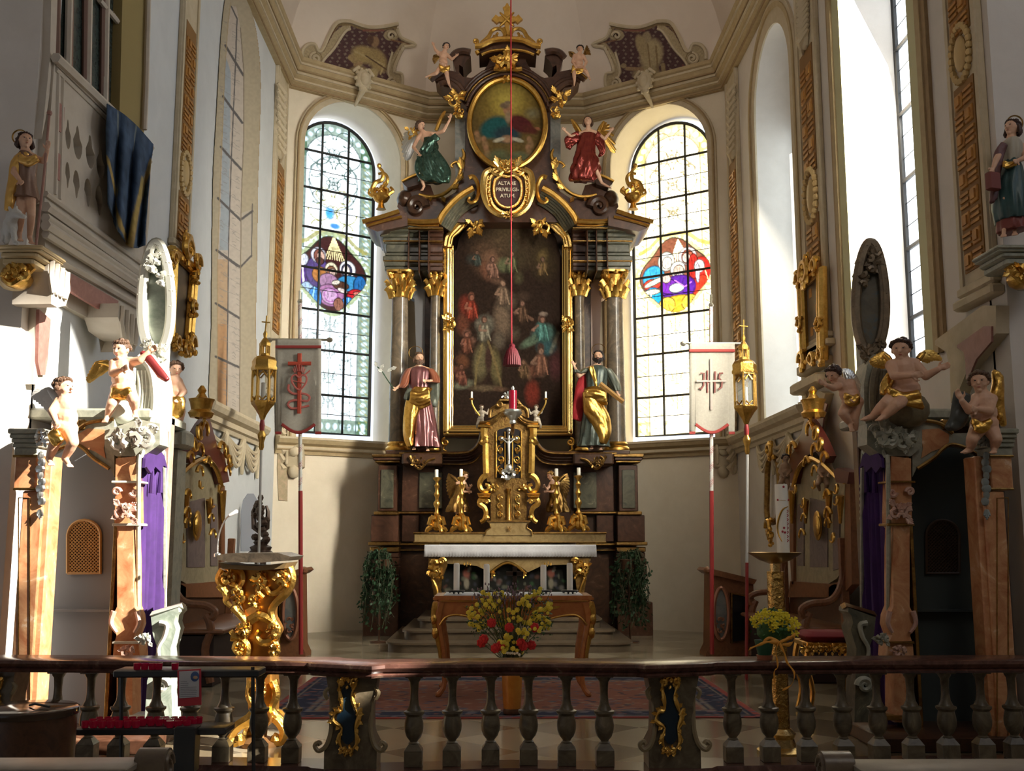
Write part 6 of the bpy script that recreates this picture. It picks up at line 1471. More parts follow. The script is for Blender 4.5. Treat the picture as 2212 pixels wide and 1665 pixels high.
for i in range(150):
    y = 40+i*5.6; x = R.choice((478,486,505,513)); cv.line([(x-3,y),(x,y+R.uniform(-2,3)),(x+4,y+R.uniform(1,5))], 1.5, (.30,.28,.26), .7)
for (a, b, c, d, w_) in ((487,98,525,162,5),(482,208,523,265,5),(477,317,521,366,5),(471,428,519,475,5),(519,475,545,456,5),(467,540,513,575,4),(468,540,519,577,5),(519,577,543,552,4),(466,655,517,687,5),(466,770,516,793,5),(500,14,512,40,3)): cv.line([(a,b),(c,d)], w_, dkl)
cv.line([(512,40),(508,160),(500,340),(494,520),(492,700),(489,905)], 2.5, dkl); cv.line([(519,60),(526,150),(526,300),(521,430),(519,600),(517,905)], 2, (.24,.20,.15)); cv.line([(545,440),(543,555)], 2, dkl)
for y in range(120, 900, 36): 
    if y%108 > 20: cv.line([(477,y),(518,y+26 if y < 600 else y+16)], 1.2, (.3,.27,.25), .6)
cv.line(outl[3:-4], 3, (.34,.25,.13), .9); cv.line([(470,890),(470,560),(474,440),(480,300),(486,150),(493,50),(499,5)], 2, (.40,.31,.18), .8); cv.line([(478,895),(555,930)], 4, (.40,.31,.18)); cv.noise(.07, 8, 3)
K2 = cv.inside(outl)
o = sheet('window_5', lambda u, v: (PX(440+140*u, -20+970*v, -WX+.015), (440+140*u, -20+970*v)), 140, 700, cv, VC('fresco'), None, lambda x, y: bool(K2[min(1939,int((y+20)/970*1939)), min(279,int((x-440)/140*279))])); struct(o)
# ---- gallery (glazed box) on the left wall
og = Vector((-4.28,9.7,0)); dg_ = (Vector((-4.12,12.0,0))-og).normalized(); ng = Vector((-dg_.y, dg_.x, 0)); ng = -ng if ng.x < 0 else ng
def G(x, y, off=0): return RP(x, y, og+ng*off, ng)
def plateG(mb, px, off, th, holes=()):
    f = lambda l: [((q-og).dot(dg_), q.z) for q in (G(a, b, off) for a, b in l)]
    return mb.plate(f(px), [f(h) for h in holes], og+ng*off, dg_, (0,0,1), -ng*th)
def gline(mb, pts, off, r, n=6): mb.tube([G(a, b, off) for a, b in pts], r, n)
holes = []
for (x, y, w_, h) in ((147,290,6,34),(168,308,10,38),(195,328,10,38),(217,352,9,36)): holes.append([(x+w_*math.cos(a)*(1 if math.sin(a) > -.2 else .45), y-h*-math.sin(a)*.95-w_*math.cos(a)*-.8) for a in [2*PI*i/14 for i in range(14)]])
for (x, y, w_, h) in ((146,378,5,30),(165,398,7,32),(190,416,8,32),(214,433,8,34)): holes.append([(x+w_*math.cos(a)*(1 if math.sin(a) < .2 else .5), y-h*-math.sin(a)*.95-w_*math.cos(a)*-.8) for a in [2*PI*i/14 for i in range(14)]])
mb = MB(); plateG(mb, [(118,128),(325,322),(325,385),(322,480),(310,592),(96,440),(108,260)], 0, .12, holes); struct(mb.build('wall_gallery', galm))
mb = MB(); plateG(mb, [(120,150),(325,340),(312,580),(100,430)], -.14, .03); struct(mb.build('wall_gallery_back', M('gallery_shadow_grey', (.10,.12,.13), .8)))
mb = MB(); plateG(mb, [(96,440),(310,592),(309,700),(98,560)], -.02, .4); struct(mb.build('wall_gallery_base', galm))
mb = MB()
for (y0, y1, off, r) in ((124,320,.03,.05),(136,334,.0,.03),(150,350,.0,.025),(446,598,.03,.05),(470,614,.04,.045),(486,625,.05,.05),(505,640,.03,.04),(545,668,.0,.035),(418,572,.01,.03)): gline(mb, [(120 if y0 < 200 else 98,y0),(325 if y0 < 200 else 310,y1)], off, r)
for (x0,y0,x1,y1) in ((125,160,118,420),(322,345,310,570),(135,170,128,430)): gline(mb, [(x0,y0),(x1,y1)], .0, .022)
struct(mb.build('trim_320', galm))
mb = MB(); 
for pts in ([(129,222),(140,232),(137,290),(127,282)],[(126,330),(136,338),(134,395),(125,387)]): plateG(mb, pts, .01, .02)
struct(mb.build('trim_321', galr))
mb = MB(); plateG(mb, [(153,590),(256,650),(252,690),(153,630)], .02, .03); plateG(mb, [(85,668),(110,690),(103,780),(98,810),(88,810),(82,780)], -.0, .03); struct(mb.build('trim_322', galr))
for k, (xa, ya, xb, yb, xc, yc) in enumerate(((106,555,150,590,110,660),(258,655,297,690,285,735))):
    mb = MB(); plateG(mb, [(xa,ya),(xb,yb),(xb+2,yb+38),(xb-8,yb+70),(xc+14,yc+4),(xc,yc-4),(xa+6,ya+60),(xa-3,ya+30)], .22, .35)
    for i in range(4): gline(mb, [(xa+6+i*11,ya+6+i*9),(xa+4+i*11,ya+40+i*8),(xa+9+i*8,ya+76+i*5)], .23, .028)
    struct(mb.build('trim_%d'%(323+k), galm))
mb = MB(); plateG(mb, [(80,640),(125,680),(113,695),(104,760),(92,830),(72,830),(76,740)], -.03, .3); plateG(mb, [(98,560),(140,600),(240,650),(240,712),(120,650),(98,640)], -.10, .2); struct(mb.build('trim_325', galm))
# glazing above the parapet
winf = M('brown_window_frame', (.20,.11,.08), .5); glz = M('dark_leaded_glazing', (.035,.045,.04), .15, c2=(.06,.08,.07), sc=25)
mb = MB(); plateG(mb, [(125,-60),(268,-60),(262,262),(121,126)], -.12, .02); o = mb.build('window_6', glz); struct(o)
mb = MB()
for (x0,x1) in ((124,120),(147,141),(152,147),(184,176),(195,189),(222,213),(232,226),(262,255)): gline(mb, [(x0+1,-60),(x0-1,120+(x1-120)*.93)], -.09, .03 if x0 not in (147,195,232) else .02)
struct(mb.build('trim_330', winf))
mb = MB()
for x in (149,192,229): gline(mb, [(x+2,-60),(x-3,126+(x-120)*.93)], -.07, .035)
gline(mb, [(215,0),(266,62)], -.07, .03); gline(mb, [(240,28),(264,60)], -.07, .03); struct(mb.build('trim_331', galm))
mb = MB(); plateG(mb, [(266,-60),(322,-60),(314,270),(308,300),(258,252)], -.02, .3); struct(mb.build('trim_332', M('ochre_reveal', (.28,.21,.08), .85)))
mb = MB(); plateG(mb, [(112,-60),(126,-60),(120,128),(100,250),(90,300),(108,120)], -.02, .2); gline(mb, [(322,-60),(316,180),(312,280)], .02, .03); struct(mb.build('trim_333', galm))
# blue cloth hung over the parapet
cv = Canvas(0,0,1,1,120,120,(.055,.085,.14)); cv.noise(.35, 8, 2)
for (a, b) in (((.22,0),(.30,1)),((.62,0),(.52,.9))): cv.line([a,b], .03, (.22,.24,.22), .8)
cv.line([(.0,.55),(.35,.93),(.62,1.0)], .07, (.35,.25,.09)); cv.line([(.62,1),(.75,.6),(1,.2)], .10, (.33,.24,.10)); cv.line([(.6,.95),(.75,.6),(.8,.4)],.06,(.40,.30,.10),.8); cv.noise(.25, 3, 5)
def clothf(u, v):
    xt, yt = 230+100*u, 225+88*u-10*math.sin(PI*u); xb_, yb_ = 232+80*u, 440+90*u+40*math.sin(PI*u)
    x, y = xt+(xb_-xt)*v, yt+(yb_-yt)*v; return G(x, y, .10+.06*math.sin(u*19+v*1.5)*(.3+v)+.03*math.sin(v*9)), (u, v)
o = sheet('hanging_cloth', clothf, 60, 50, cv, VC('woven_blue_cloth', .9, spec=.1), None, smooth=True); o.modifiers.new('t','SOLIDIFY').thickness = .012
tag(o, 'faded blue cloth with ochre border hung over the left gallery parapet', 'cloth')
# ---- oil paintings in rococo frames on the side walls
def wallpic(side, pts, inner, label):
    X = side*(WX-.10); T = thing('framed_painting', label, 'painting', PX(pts[0][0], pts[0][1], X))
    mb = MB(); plateX(mb, inner, X, side*.05); mb.build('canvas', M('brown_varnished_canvas', (.07,.06,.045), .4, c2=(.16,.12,.09), sc=2.5), T)
    mb = MB(); q = inner+[inner[0]]
    for off, r in ((0,.05),(1,.07)): mb.tube([PX(inner[i][0]+(pts[i][0]-inner[i][0])*.6*off, inner[i][1]+(pts[i][1]-inner[i][1])*.6*off, X-side*.03) for i in list(range(len(inner)))+[0]], r, 7)
    mb.build('gilded_frame', gold, T); return T, X
T, X = wallpic(-1, [(366,535),(423,575),(410,770),(362,735)], [(378,548),(414,588),(402,745),(370,722)], 'tall painting in gilded rococo frame on the left wall beside the stalls')
def carve(T, X, pts, r, name='frame_carving', seed=3):
    mb = MB(); R = random.Random(seed); sg = 1 if X > 0 else -1
    for (x, y, s_) in pts:
        c = PX(x, y, X-sg*.06)
        for i in range(7): a = R.uniform(0,6.3); mb.ell(c+Vector((-sg*R.uniform(0,.06), r*s_*math.cos(a), r*s_*math.sin(a)*1.1)), (.04,r*s_*.45,r*s_*.4), 7)
        mb.tube([c+Vector((-sg*.05, r*s_*1.2*math.cos(a_)*(1-a_/9), r*s_*1.2*math.sin(a_)*(1-a_/9))) for a_ in [i*.5 for i in range(12)]], [.035*s_]*12, 6)
    return split_build(mb, name, gold, T)
carve(T, X, [(398,540,1.3),(402,522,.7),(420,570,1),(416,600,.6),(411,665,.8),(408,745,1),(395,755,.8),(375,742,.8),(368,560,.8)], .12)
mb = MB(); p = PX(401,512,X); mb.tube([p, PX(402,497,X)], .022, 6); mb.tube([PX(398,504,X), PX(406,504,X)], .02, 6); mb.build('frame_cross', gold, T)
T, X = wallpic(1, [(1726,610),(1782,575),(1785,775),(1736,792)], [(1736,618),(1770,592),(1772,770),(1742,780)], 'tall painting in gilded rococo frame on the right wall between the windows')
carve(T, X, [(1745,590,1.3),(1748,572,.8),(1730,605,.8),(1765,575,.8),(1733,700,.7),(1775,700,.6),(1738,780,1),(1760,778,.8),(1780,770,.8)], .13, seed=5)
mb = MB(); p = PX(1747,565,X); mb.tube([p, PX(1746,545,X)], .03, 6); mb.build('frame_finial', gold, T)
# ================================================================ CONFESSIONALS
stoneg = M('grey_green_carved_stone', (.24,.25,.20), .4, c2=(.38,.38,.30), sc=6, veins=True)
whitem = M('white_carved_marble', (.62,.62,.54), .4, c2=(.48,.50,.44), sc=5, veins=True)
innerm = M('grey_painted_panel', (.24,.245,.26), .75); innerd = M('shaded_grey_panel', (.035,.045,.042), .6)
latt = M('ochre_lattice', (.52,.28,.09), .5)
def poly_px(mb, pts, fx, Y, d): return mb.slab([(fx(a), b) for a, b in pts], Y, d)
def gb(mb, fx, x0, x1, y0, y1, Yf, Yb, bev=.01):
    a, b = sorted((fx(x0), fx(x1))); return B(mb, a, b, y0, y1, Yf, Yb, bev)
def confessional(side):
    fx = fxm(side); L = side < 0  # right side's shade is put into darker copies of the left materials
    T = thing('confessional', 'marbled rococo confessional with purple curtain and grey compartment on the left wall' if L else 'marbled rococo confessional with purple curtain and shaded compartment on the right wall', 'confessional', P(fx(200),1560,9.6))
    Ya, Yb_, Yc = 9.0, 9.45, 9.75
    sgn = -1 if L else 1
    po = lambda mb, x, y0, y1, Y: None
    # outer pilaster
    mb = MB(); gb(mb, fx, 30, 76, 1060, 1620, Ya, Ya+.25); gb(mb, fx, 30, 78, 985, 1058, Ya, Ya+.25); gb(mb, fx, 76, 94, 985, 1620, Ya+.03, Ya+.25); mb.build('outer_pilaster', morange, T)
    mb = MB(); 
    for y in (1056,985): mb.tube([P(fx(29),y,Ya-.01), P(fx(80),y,Ya-.01)], .012, 6)
    mb.tube([P(fx(x),y,Ya-.004) for x,y in ((40,1075),(40,1640),(64,1640),(64,1075),(40,1075))], .005, 5); split_build(mb, 'pilaster_fillet', goldd, T)
    mb = MB()
    for i, (y0, y1, e) in enumerate(((925,936,14),(936,946,10),(946,956,6),(956,966,4),(966,984,0))): gb(mb, fx, 30-e, 80+e, y0, y1, Ya-.01*e/2, Ya+.25, .008)
    mb.build('pilaster_capital', stoneg, T)
    mb = MB(); rocaille(mb, fx(90), 945, 30, 40, Ya-.03, 11, 8, .018)
    for i in range(8): mb.ell(P(fx(88+2*math.sin(i*2)), 985+i*14, Ya-.01), (.028+.008*(i%3),.03,.04), 8)
    leaf(mb, (fx(86),1100), 22, -90, Ya-.02); mb.build('hanging_carving', silver if L else M('shaded_carving',(.22,.25,.24),.4), T)
    # compartment: back panel, jambs, ledge
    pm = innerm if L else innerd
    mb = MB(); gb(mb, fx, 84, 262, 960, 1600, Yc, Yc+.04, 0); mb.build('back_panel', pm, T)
    mb = MB(); gb(mb, fx, 92, 245, 1316, 1322, Yc-.10, Yc, .003); mb.build('ledge', pm, T)
    gr = [(146,1238),(217,1238),(217,1155)]+[(182+35*math.cos(a), 1155-32*math.sin(a)) for a in [PI*i/12 for i in range(1,12)]]+[(146,1155)]
    mb = MB(); q = [P(fx(a),b,Yc-.02) for a,b in gr]; mb.tube(q+[q[0]], .014, 6)
    for k in range(-14, 16):
        for sl in (1,-1):
            seg = []
            for t in range(0, 41):
                x = 146+71*t/40; y = 1190+sl*(x-182)*1.0+k*7.5
                top = 1155-32*math.sqrt(max(0,1-((x-182)/35)**2))
                if top < y < 1237: seg.append((x,y))
                else:
                    if len(seg) > 1: mb.tube([P(fx(seg[0][0]),seg[0][1],Yc-.02), P(fx(seg[-1][0]),seg[-1][1],Yc-.02)], .0055, 4)
                    seg = []
            if len(seg) > 1: mb.tube([P(fx(seg[0][0]),seg[0][1],Yc-.02), P(fx(seg[-1][0]),seg[-1][1],Yc-.02)], .0055, 4)
    mb.build('lattice_grille', latt if L else M('shaded_lattice',(.06,.03,.012),.5), T)
    mb = MB(); mb.slab([(fx(a),b) for a,b in gr], Yc-.006, .006); mb.build('grille_backing', M('grille_dark',(.03,.015,.01),.7), T)
    # lintel
    mb = MB(); poly_px(mb, [(84,950),(120,935),(160,936),(170,922),(190,912),(247,905),(247,1030),(238,1012),(224,1000),(205,990),(190,985),(175,968),(160,962),(130,968),(100,985),(84,1000)], fx, Yb_, .12); mb.build('lintel', stoneg, T)
    mb = MB(); poly_px(mb, [(168,938),(190,925),(226,928),(230,940),(226,955),(224,968),(228,990),(205,975),(185,968),(168,955)], fx, Yb_-.01, .02); mb.build('lintel_panel', morange, T)
    mb = MB(); orn(mb, [(fx(x),y) for x,y in [(96,990),(130,968),(162,960),(182,970),(200,988),(236,1012)]], Yb_-.02, .018, .018); orn(mb, [(fx(x),y) for x,y in [(160,936),(175,922),(195,912),(245,905)]], Yb_-.02, .018, .018); mb.box(P(fx(178),918,Yb_+.02), (.07,.06,.10), bev=.01); split_build(mb, 'lintel_moulding', goldd, T)
    mb = MB(); gb(mb, fx, 238, 246, 960, 1600, Yb_-.02, Yc, .004); mb.build('gilded_jamb', goldd, T)
    # inner pilaster on the corner
    Yp = 9.35; mb = MB(); poly_px(mb, [(250,990),(293,985),(293,1132),(288,1140),(288,1310),(296,1330),(298,1350),(290,1372),(300,1392),(302,1420),(286,1432),(286,1560),(252,1560),(252,1432),(244,1420),(246,1392),(252,1372),(242,1350),(246,1325),(253,1310),(253,1140),(248,1132)], fx, Yp, .22)
    mb.build('corner_pilaster', morange, T)
    mb = MB()
    for (y0,y1,e) in ((1038,1043,6),(1130,1136,4),(1545,1556,8),(1385,1391,4)): gb(mb, fx, 246-e, 296+e, y0, y1, Yp-.03, Yp+.2, .004)
    split_build(mb, 'pilaster_band', whitem if L else goldd, T)
    mb = MB(); rocaille(mb, fx(271), 1105, 52, 44, Yp-.03, 21, 8, .016)
    for a in (50,70,90,110,130): leaf(mb, (fx(271),1112), 26, a, Yp-.03)
    orn(mb, [(fx(x),y) for x,y in spiral(252,1062,9,0,1.3)], Yp-.03, .018, .01); orn(mb, [(fx(x),y) for x,y in spiral(290,1064,9,180,1.3)], Yp-.03, .018, .01)
    orn(mb, [(fx(246),1320),(fx(240),1345),(fx(252),1366)], Yp-.03, .025, .015); orn(mb, [(fx(296),1320),(fx(300),1345),(fx(290),1366)], Yp-.03, .025, .015); rocaille(mb, fx(275), 1404, 60, 22, Yp-.04, 22, 6, .015)
    split_build(mb, 'shell_carving', M('rose_carved_stone',(.48,.24,.18),.4,c2=(.60,.40,.32),sc=8), T)
    # carved cornice cresting over the corner
    mb = MB(); poly_px(mb, [(226,930),(300,905),(345,915),(345,960),(310,985),(250,985),(226,965)], fx, Yp+.03, .25); mb.build('corner_entablature', stoneg, T)
    mb = MB(); rocaille(mb, fx(262), 948, 60, 46, Yp-.02, 31, 9, .022); rocaille(mb, fx(305), 942, 66, 52, Yp-.03, 32, 11, .024); orn(mb, [(fx(x),y) for x,y in spiral(325,930,13,0,1.5)], Yp-.04, .025, .012)
    mb.build('cornice_carving', M('pale_shell_carving',(.45,.44,.38),.4) if L else stoneg, T)
    # curtain side opening, seen obliquely: runs back along the nave axis
    Xs = P(fx(300),1200,Yp+.15).x; Xe = P(fx(346),1200,Yp+.75).x; Y0, Y1 = Yp+.16, Yp+.85
    def S(x, y): # point on the oblique plane
        o3 = Vector((Xs,Y0,0)); d3 = (Vector((Xe,Y1,0))-o3).normalized(); n3 = Vector((-d3.y,d3.x,0)); return RP(fx(x), y, o3, n3)
    mb = MB(); vs = []; n = 70; zt_, zb_ = S(320,1000).z, S(320,1418).z-.9; o3 = Vector((Xs,Y0,0)); d3 = Vector((Xe,Y1,0))-o3; nn = Vector((d3.y,-d3.x,0)).normalized()*(-1 if L else 1)
    for j in range(12):
        for i in range(n+1):
            u = i/n; vs.append(o3+d3*u+nn*(.03*math.sin(u*38)+.015*math.sin(u*61+j*.3))*(.5+.5*min(1,j/4))+Vector((0,0,zt_+(zb_-zt_)*j/11)))
    mb.add(vs, [(j*(n+1)+i,j*(n+1)+i+1,(j+1)*(n+1)+i+1,(j+1)*(n+1)+i) for j in range(11) for i in range(n)]); o = mb.build('curtain', purple, T); o.modifiers.new('t','SOLIDIFY').thickness = .01
    mb = MB(); pts = [S(294,1010),S(296,990),S(310,966),S(325,968),S(338,985),S(344,1010),S(336,1005),S(330,1020),S(318,1008),S(308,1022),S(298,1008)]; off = -nn*.05
    mb.add([p+off for p in pts]+[p+off*1.5 for p in pts], [tuple(range(len(pts))), tuple(range(2*len(pts)-1,len(pts)-1,-1))]+[(i,(i+1)%len(pts),len(pts)+(i+1)%len(pts),len(pts)+i) for i in range(len(pts))]); mb.build('valance', purple, T)
    mb = MB(); 
    for x in (318,336): p = S(x,1012)+off; mb.tube([p, p-Vector((0,0,.10)), p-Vector((0,0,.22))], [.012,.022,.026], 7)
    split_build(mb, 'valance_tassel', purple, T, tol=.0)
    mb = MB(); mb.tube([S(x,y)+off*.6 for x,y in cr([(292,1420),(292,1030),(298,985),(312,962),(328,962),(342,980),(348,1010),(349,1420)],4)], .02, 6); mb.build('curtain_surround', stoneg, T)
    # return panel to the wall and outer frame
    pe = P(fx(348),1200,Y1+.03); mb = MB(); Xw = sgn*WX; mb.box(((pe.x+Xw)/2, Y1+.08, 1.45), (abs(Xw-pe.x), .10, 2.9)); 
    mb.box((pe.x, Y1+.04, 1.45), (.10,.14,2.9), bev=.01); mb.build('side_return', mred if not L else M('rose_marble_return',(.30,.17,.12),.4,c2=(.42,.28,.22),sc=4,veins=True), T)
    mb = MB(); q = P(fx(350),905,Y1); mb.box(((pe.x+Xw)/2, (Ya+.5+Y1)/2+.3, q.z-.02), (abs(Xw-pe.x)+.1, Y1-Ya-.1, .10), bev=.02); mb.build('roof', stoneg, T)
    mb = MB(); rocaille(mb, fx(352), 925, 22, 50, Y1-.05, 5, 7, .02)
    for i in range(6): mb.ell(P(fx(354), 1050+i*14, Y1-.05), .035, 7)
    mb.build('outer_carving', stoneg, T)
    # high back: scrolled body carrying an oval cartouche
    Yk = 9.9; mb = MB(); poly_px(mb, [(262,915),(268,890),(262,870),(275,850),(282,820),(285,790),(300,765),(330,765),(345,790),(352,830),(350,905),(345,925)], fx, Yk-.2, .3)
    mb.build('scrolled_body', whitem if L else stoneg, T)
    mb = MB(); mb.ell(P(fx(262),890,Yk-.35), (.13,.12,.11), 12); orn(mb, [(fx(x),y) for x,y in [(300,770),(322,790),(332,830),(333,880),(325,915)]], Yk-.25, .04, .03); orn(mb, [(fx(x),y) for x,y in [(285,795),(282,830),(272,858),(290,880),(282,905),(270,910)]], Yk-.25, .045, .03)
    for i in range(4): orn(mb, [(fx(x+i*8),y) for x,y in [(300,800),(302,850),(295,900)]], Yk-.23, .018, .018)
    split_build(mb, 'body_volute', whitem if L else M('shaded_volute',(.13,.10,.06),.35,c2=(.20,.17,.10),sc=6,veins=True), T)
    mb = MB(); mb.add([P(fx(338+27*math.cos(a)),640-108*math.sin(a),Yk-.02) for a in [2*PI*i/40 for i in range(40)]], [tuple(range(40))]); poly_px(mb, [(338+28*math.cos(2*PI*i/30),640-110*math.sin(2*PI*i/30)) for i in range(30)], fx, Yk, .06)
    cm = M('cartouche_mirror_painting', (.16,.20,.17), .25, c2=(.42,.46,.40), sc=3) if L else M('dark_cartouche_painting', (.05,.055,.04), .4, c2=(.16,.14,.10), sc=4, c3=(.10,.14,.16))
    mb.build('cartouche_field', cm, T)
    mb = MB(); ovp = [(338+31*math.cos(a)*(1-.16*math.sin(a)),642-118*math.sin(a)) for a in [2*PI*i/44 for i in range(45)]]
    mb.tube([P(fx(x),y,Yk-.05) for x,y in ovp], .05, 7); mb.tube([P(fx(338+(x-338)*.86),642+(y-642)*.93,Yk-.07) for x,y in ovp], .025, 6)
    rocaille(mb, fx(330), 565, 34, 60, Yk-.06, 6, 9, .022); rocaille(mb, fx(350), 600, 26, 50, Yk-.05, 7, 6, .02); rocaille(mb, fx(345), 760, 36, 40, Yk-.06, 9, 7, .022); rocaille(mb, fx(318), 745, 24, 40, Yk-.06, 10, 6, .02)
    for i in range(12): mb.ell(P(fx(338+33*math.cos(.3*i-.2)), 640-112*math.sin(.3*i-.2), Yk-.06), .04, 7)
    split_build(mb, 'cartouche_frame', M('silvered_rocaille',(.62,.62,.54),.35,.5) if L else M('shaded_rocaille',(.16,.12,.08),.4,.4,c2=(.26,.20,.13),sc=12), T)
    mb = MB(); mb.tube([P(fx(340),568,Yk), P(fx(341),522,Yk)], .022, 6); mb.tube([P(fx(334),537,Yk), P(fx(348),537,Yk)], .02, 6)
    for (x,y) in ((341,521),(333,537),(349,537)): mb.ell(P(fx(x),y,Yk), .035, 7)
    mb.build('cartouche_cross', goldd if L else M('shaded_gilt',(.10,.06,.04),.4,.6), T)
    # rear pier of the cartouche carrying it down to the roof
    mb = MB(); gb(mb, fx, 318, 352, 700, 925, Yk, Yk+.2, .02); mb.build('cartouche_pier', whitem if L else stoneg, T)
    # kneeler with marbled scroll side
    Yk2 = 9.15; mb = MB(); poly_px(mb, [(326,1333),(385,1312),(386,1322),(378,1330),(375,1345),(380,1360),(368,1400),(372,1560),(312,1560),(318,1470),(340,1400),(330,1370)], fx, Yk2, .25); kn = mb.build('kneeler_side', M('white_green_marble',(.46,.50,.44),.35,c2=(.25,.30,.24),sc=5,veins=True) if L else mgreen, T)
    mb = MB(); a_, b_ = P(fx(322),1332,Yk2), P(fx(388),1312,Yk2); mb.tube([a_+Vector((0,.1,.01)), b_+Vector((0,.1,.01))], [.03,.03], 4, 3); mb.build('kneeler_shelf', whitem if L else goldd, kn)
    mb = MB(); orn(mb, [(fx(x),y) for x,y in [(345,1345),(360,1350),(355,1375),(342,1400),(346,1430)]], Yk2-.02, .025, .015); orn(mb, [(fx(x),y) for x,y in spiral(350,1480,16,0,1.6)], Yk2-.03, .03, .012); rocaille(mb, fx(312), 1380, 40, 26, Yk2-.02, 9, 6, .016)
    split_build(mb, 'kneeler_carving', whitem if L else stoneg, kn)
    # base step
    mb = MB(); mb.box(P(fx(170),1600,9.45)*1.0+Vector((0,0,-P(fx(170),1600,9.45).z+.06)), (1.5,1.0,.12), bev=.01); mb.build('base_step', mred if L else woodd, T)
    return T
confessional(-1); confessional(1)
# ---------------------------------------------------------------- cherubs on the confessionals
Y = 9.3
T, g = person('cherub_statue', 'seated cherub with one gold wing grasping a crimson cloth above the left confessional', 'statue', Y,
  J_(hd=(262,755),nk=(263,775,.02),ch=(266,795),pe=(266,838),lS=(247,785),lE=(243,806,-.08),lW=(262,798,-.13),rS=(284,782),rE=(303,778,-.05),rW=(320,762,-.05),rF=(330,755,-.05),lH=(256,845),lK=(242,872,-.12),lA=(233,898,-.08),lT=(228,908,-.12),rH=(277,845),rK=(288,862,-.15),rA=(291,885,-.05),rT=(292,897,-.1)), .185, chub=1, face=(-.25,-1,-.15), voxel=.0065)
wing(T, 'wing', gold, Y+.06, (245,790), [(205,785),(197,798),(188,818),(192,825),(210,812)], .022, 2, .04)
drape(T, 'gold_loincloth', gold, Y-.12, ([(243,838),(262,846),(280,838)],[(240,856),(262,858),(286,852)]), .028, 5)
mb = MB(); 
for i in range(6): mb.tube([P(x+i*3.2-6,y+i*2,Y-.04) for x,y in cr([(312,760),(326,778),(340,795),(352,812)],4)], .028, 6)
o = remesh(mb, 'crimson_cloth', M('crimson_lustre',(.22,.03,.03),.3,.3), .009, 2, T)
T, g = person('cherub_statue', 'standing cherub with pale feathered wing looking right beside the left confessional pilaster', 'statue', 9.0-.25,
  J_(hd=(137,838),nk=(140,858),ch=(143,876),pe=(140,922),lS=(128,868),lE=(112,888,-.1),lW=(120,908,-.14),rS=(155,872),rE=(148,896,.1),rW=(138,905,.12),lH=(132,930),lK=(118,958,-.06),lA=(106,990),lT=(110,1002,-.08),rH=(148,930),rK=(158,955,-.1),rA=(140,990,-.02),rT=(150,1005,-.1)), .185, chub=1, face=(.95,-.35,.1), voxel=.0065)
wing(T, 'wing', M('white_feathers',(.78,.75,.70),.5), 8.8, (132,870), [(98,838),(80,842),(70,855),(84,868),(100,885)], .03, 3, .04)
drape(T, 'gold_sash', gold, 8.62, ([(118,925),(128,940),(136,950)],[(108,935),(114,950),(122,962)]), .025, 5)
T, g = person('cherub_statue', 'reclining herm-like cherub with gold cloth behind the left confessional cartouche', 'statue', 10.6,
  J_(hd=(380,797),nk=(378,812),ch=(376,826),pe=(380,862),lS=(368,822),lE=(362,840,-.08),lW=(370,856,-.1),rS=(386,824),rE=(398,846,-.05),rW=(388,858,-.1),lH=(376,870),lK=(384,890,-.05),lA=(378,920),rH=(386,870),rK=(392,888),rA=(388,915)), .17, chub=1, face=(.5,-1,-.2))
drape(T, 'gold_cloth', gold, 10.5, ([(370,858),(376,880),(372,905)],[(392,856),(392,878),(388,900)]), .035, 6)
mb = MB(); z9 = P(380,925,10.6); mb.box((z9.x-.25,10.75,z9.z-.10), (.7,.35,.18), bev=.03); struct(mb.build('trim_340', stoneg))
mb = MB(); mb.box((z9.x-.25,10.85,(z9.z-.2)/2), (.5,.3,z9.z-.2)); struct(mb.build('trim_341', stoneg))
T, g = person('cherub_statue', 'flying cherub with white-tipped wing leaning out left of the right confessional', 'statue', Y+.1,
  J_(hd=(1800,808),nk=(1815,824),ch=(1829,838),pe=(1842,868),lS=(1815,832),lE=(1800,838,-.1),lW=(1785,832,-.14),lF=(1778,828,-.14),rS=(1838,828),rE=(1846,846),rW=(1842,860,-.1),lH=(1834,874),lK=(1820,892,-.1),lA=(1836,915,-.05),lT=(1840,928,-.1),rH=(1848,876),rK=(1845,905,-.02),rA=(1848,925)), .165, chub=1, face=(-.7,-.6,-.45), hair=M('dark_brown_hair',(.05,.02,.01),.5), voxel=.0065)
wing(T, 'wing', silver, Y+.15, (1832,830), [(1822,796),(1836,798),(1850,812),(1858,832),(1856,850)], .02, 3, .04)
drape(T, 'gold_band', gold, Y-.02, ([(1824,850),(1842,858),(1854,852)],[(1826,868),(1842,874),(1856,868)]), .022, 4)
Yr = 9.2
T, g = person('cherub_statue', 'large seated cherub with spread gold wings and outstretched arm on the right confessional', 'statue', Yr,
  J_(hd=(1946,755),nk=(1950,776,.02),ch=(1950,796),pe=(1957,840),lS=(1925,790),lE=(1932,812,-.12),lW=(1966,811,-.2),lF=(1974,810,-.2),rS=(1976,786),rE=(2000,812,-.08),rW=(2026,798,-.14),rF=(2040,792,-.14),lH=(1942,848),lK=(1912,872,-.15),lA=(1884,900,-.05),lT=(1868,905,-.08),rH=(1966,850),rK=(1935,875,-.2),rA=(1912,898,-.15),rT=(1900,905,-.18)), .21, chub=1, face=(-.5,-1,-.1), hair=M('dark_brown_hair'), voxel=.007)
wing(T, 'wing', gold, Yr+.06, (1925,782), [(1905,760),(1892,768),(1878,782),(1888,792),(1905,795)], .022, 2, .03); wing(T, 'wing', gold, Yr+.06, (1984,775), [(2002,758),(2018,760),(2034,776),(2020,776),(2005,782)], .022, 2, .03)
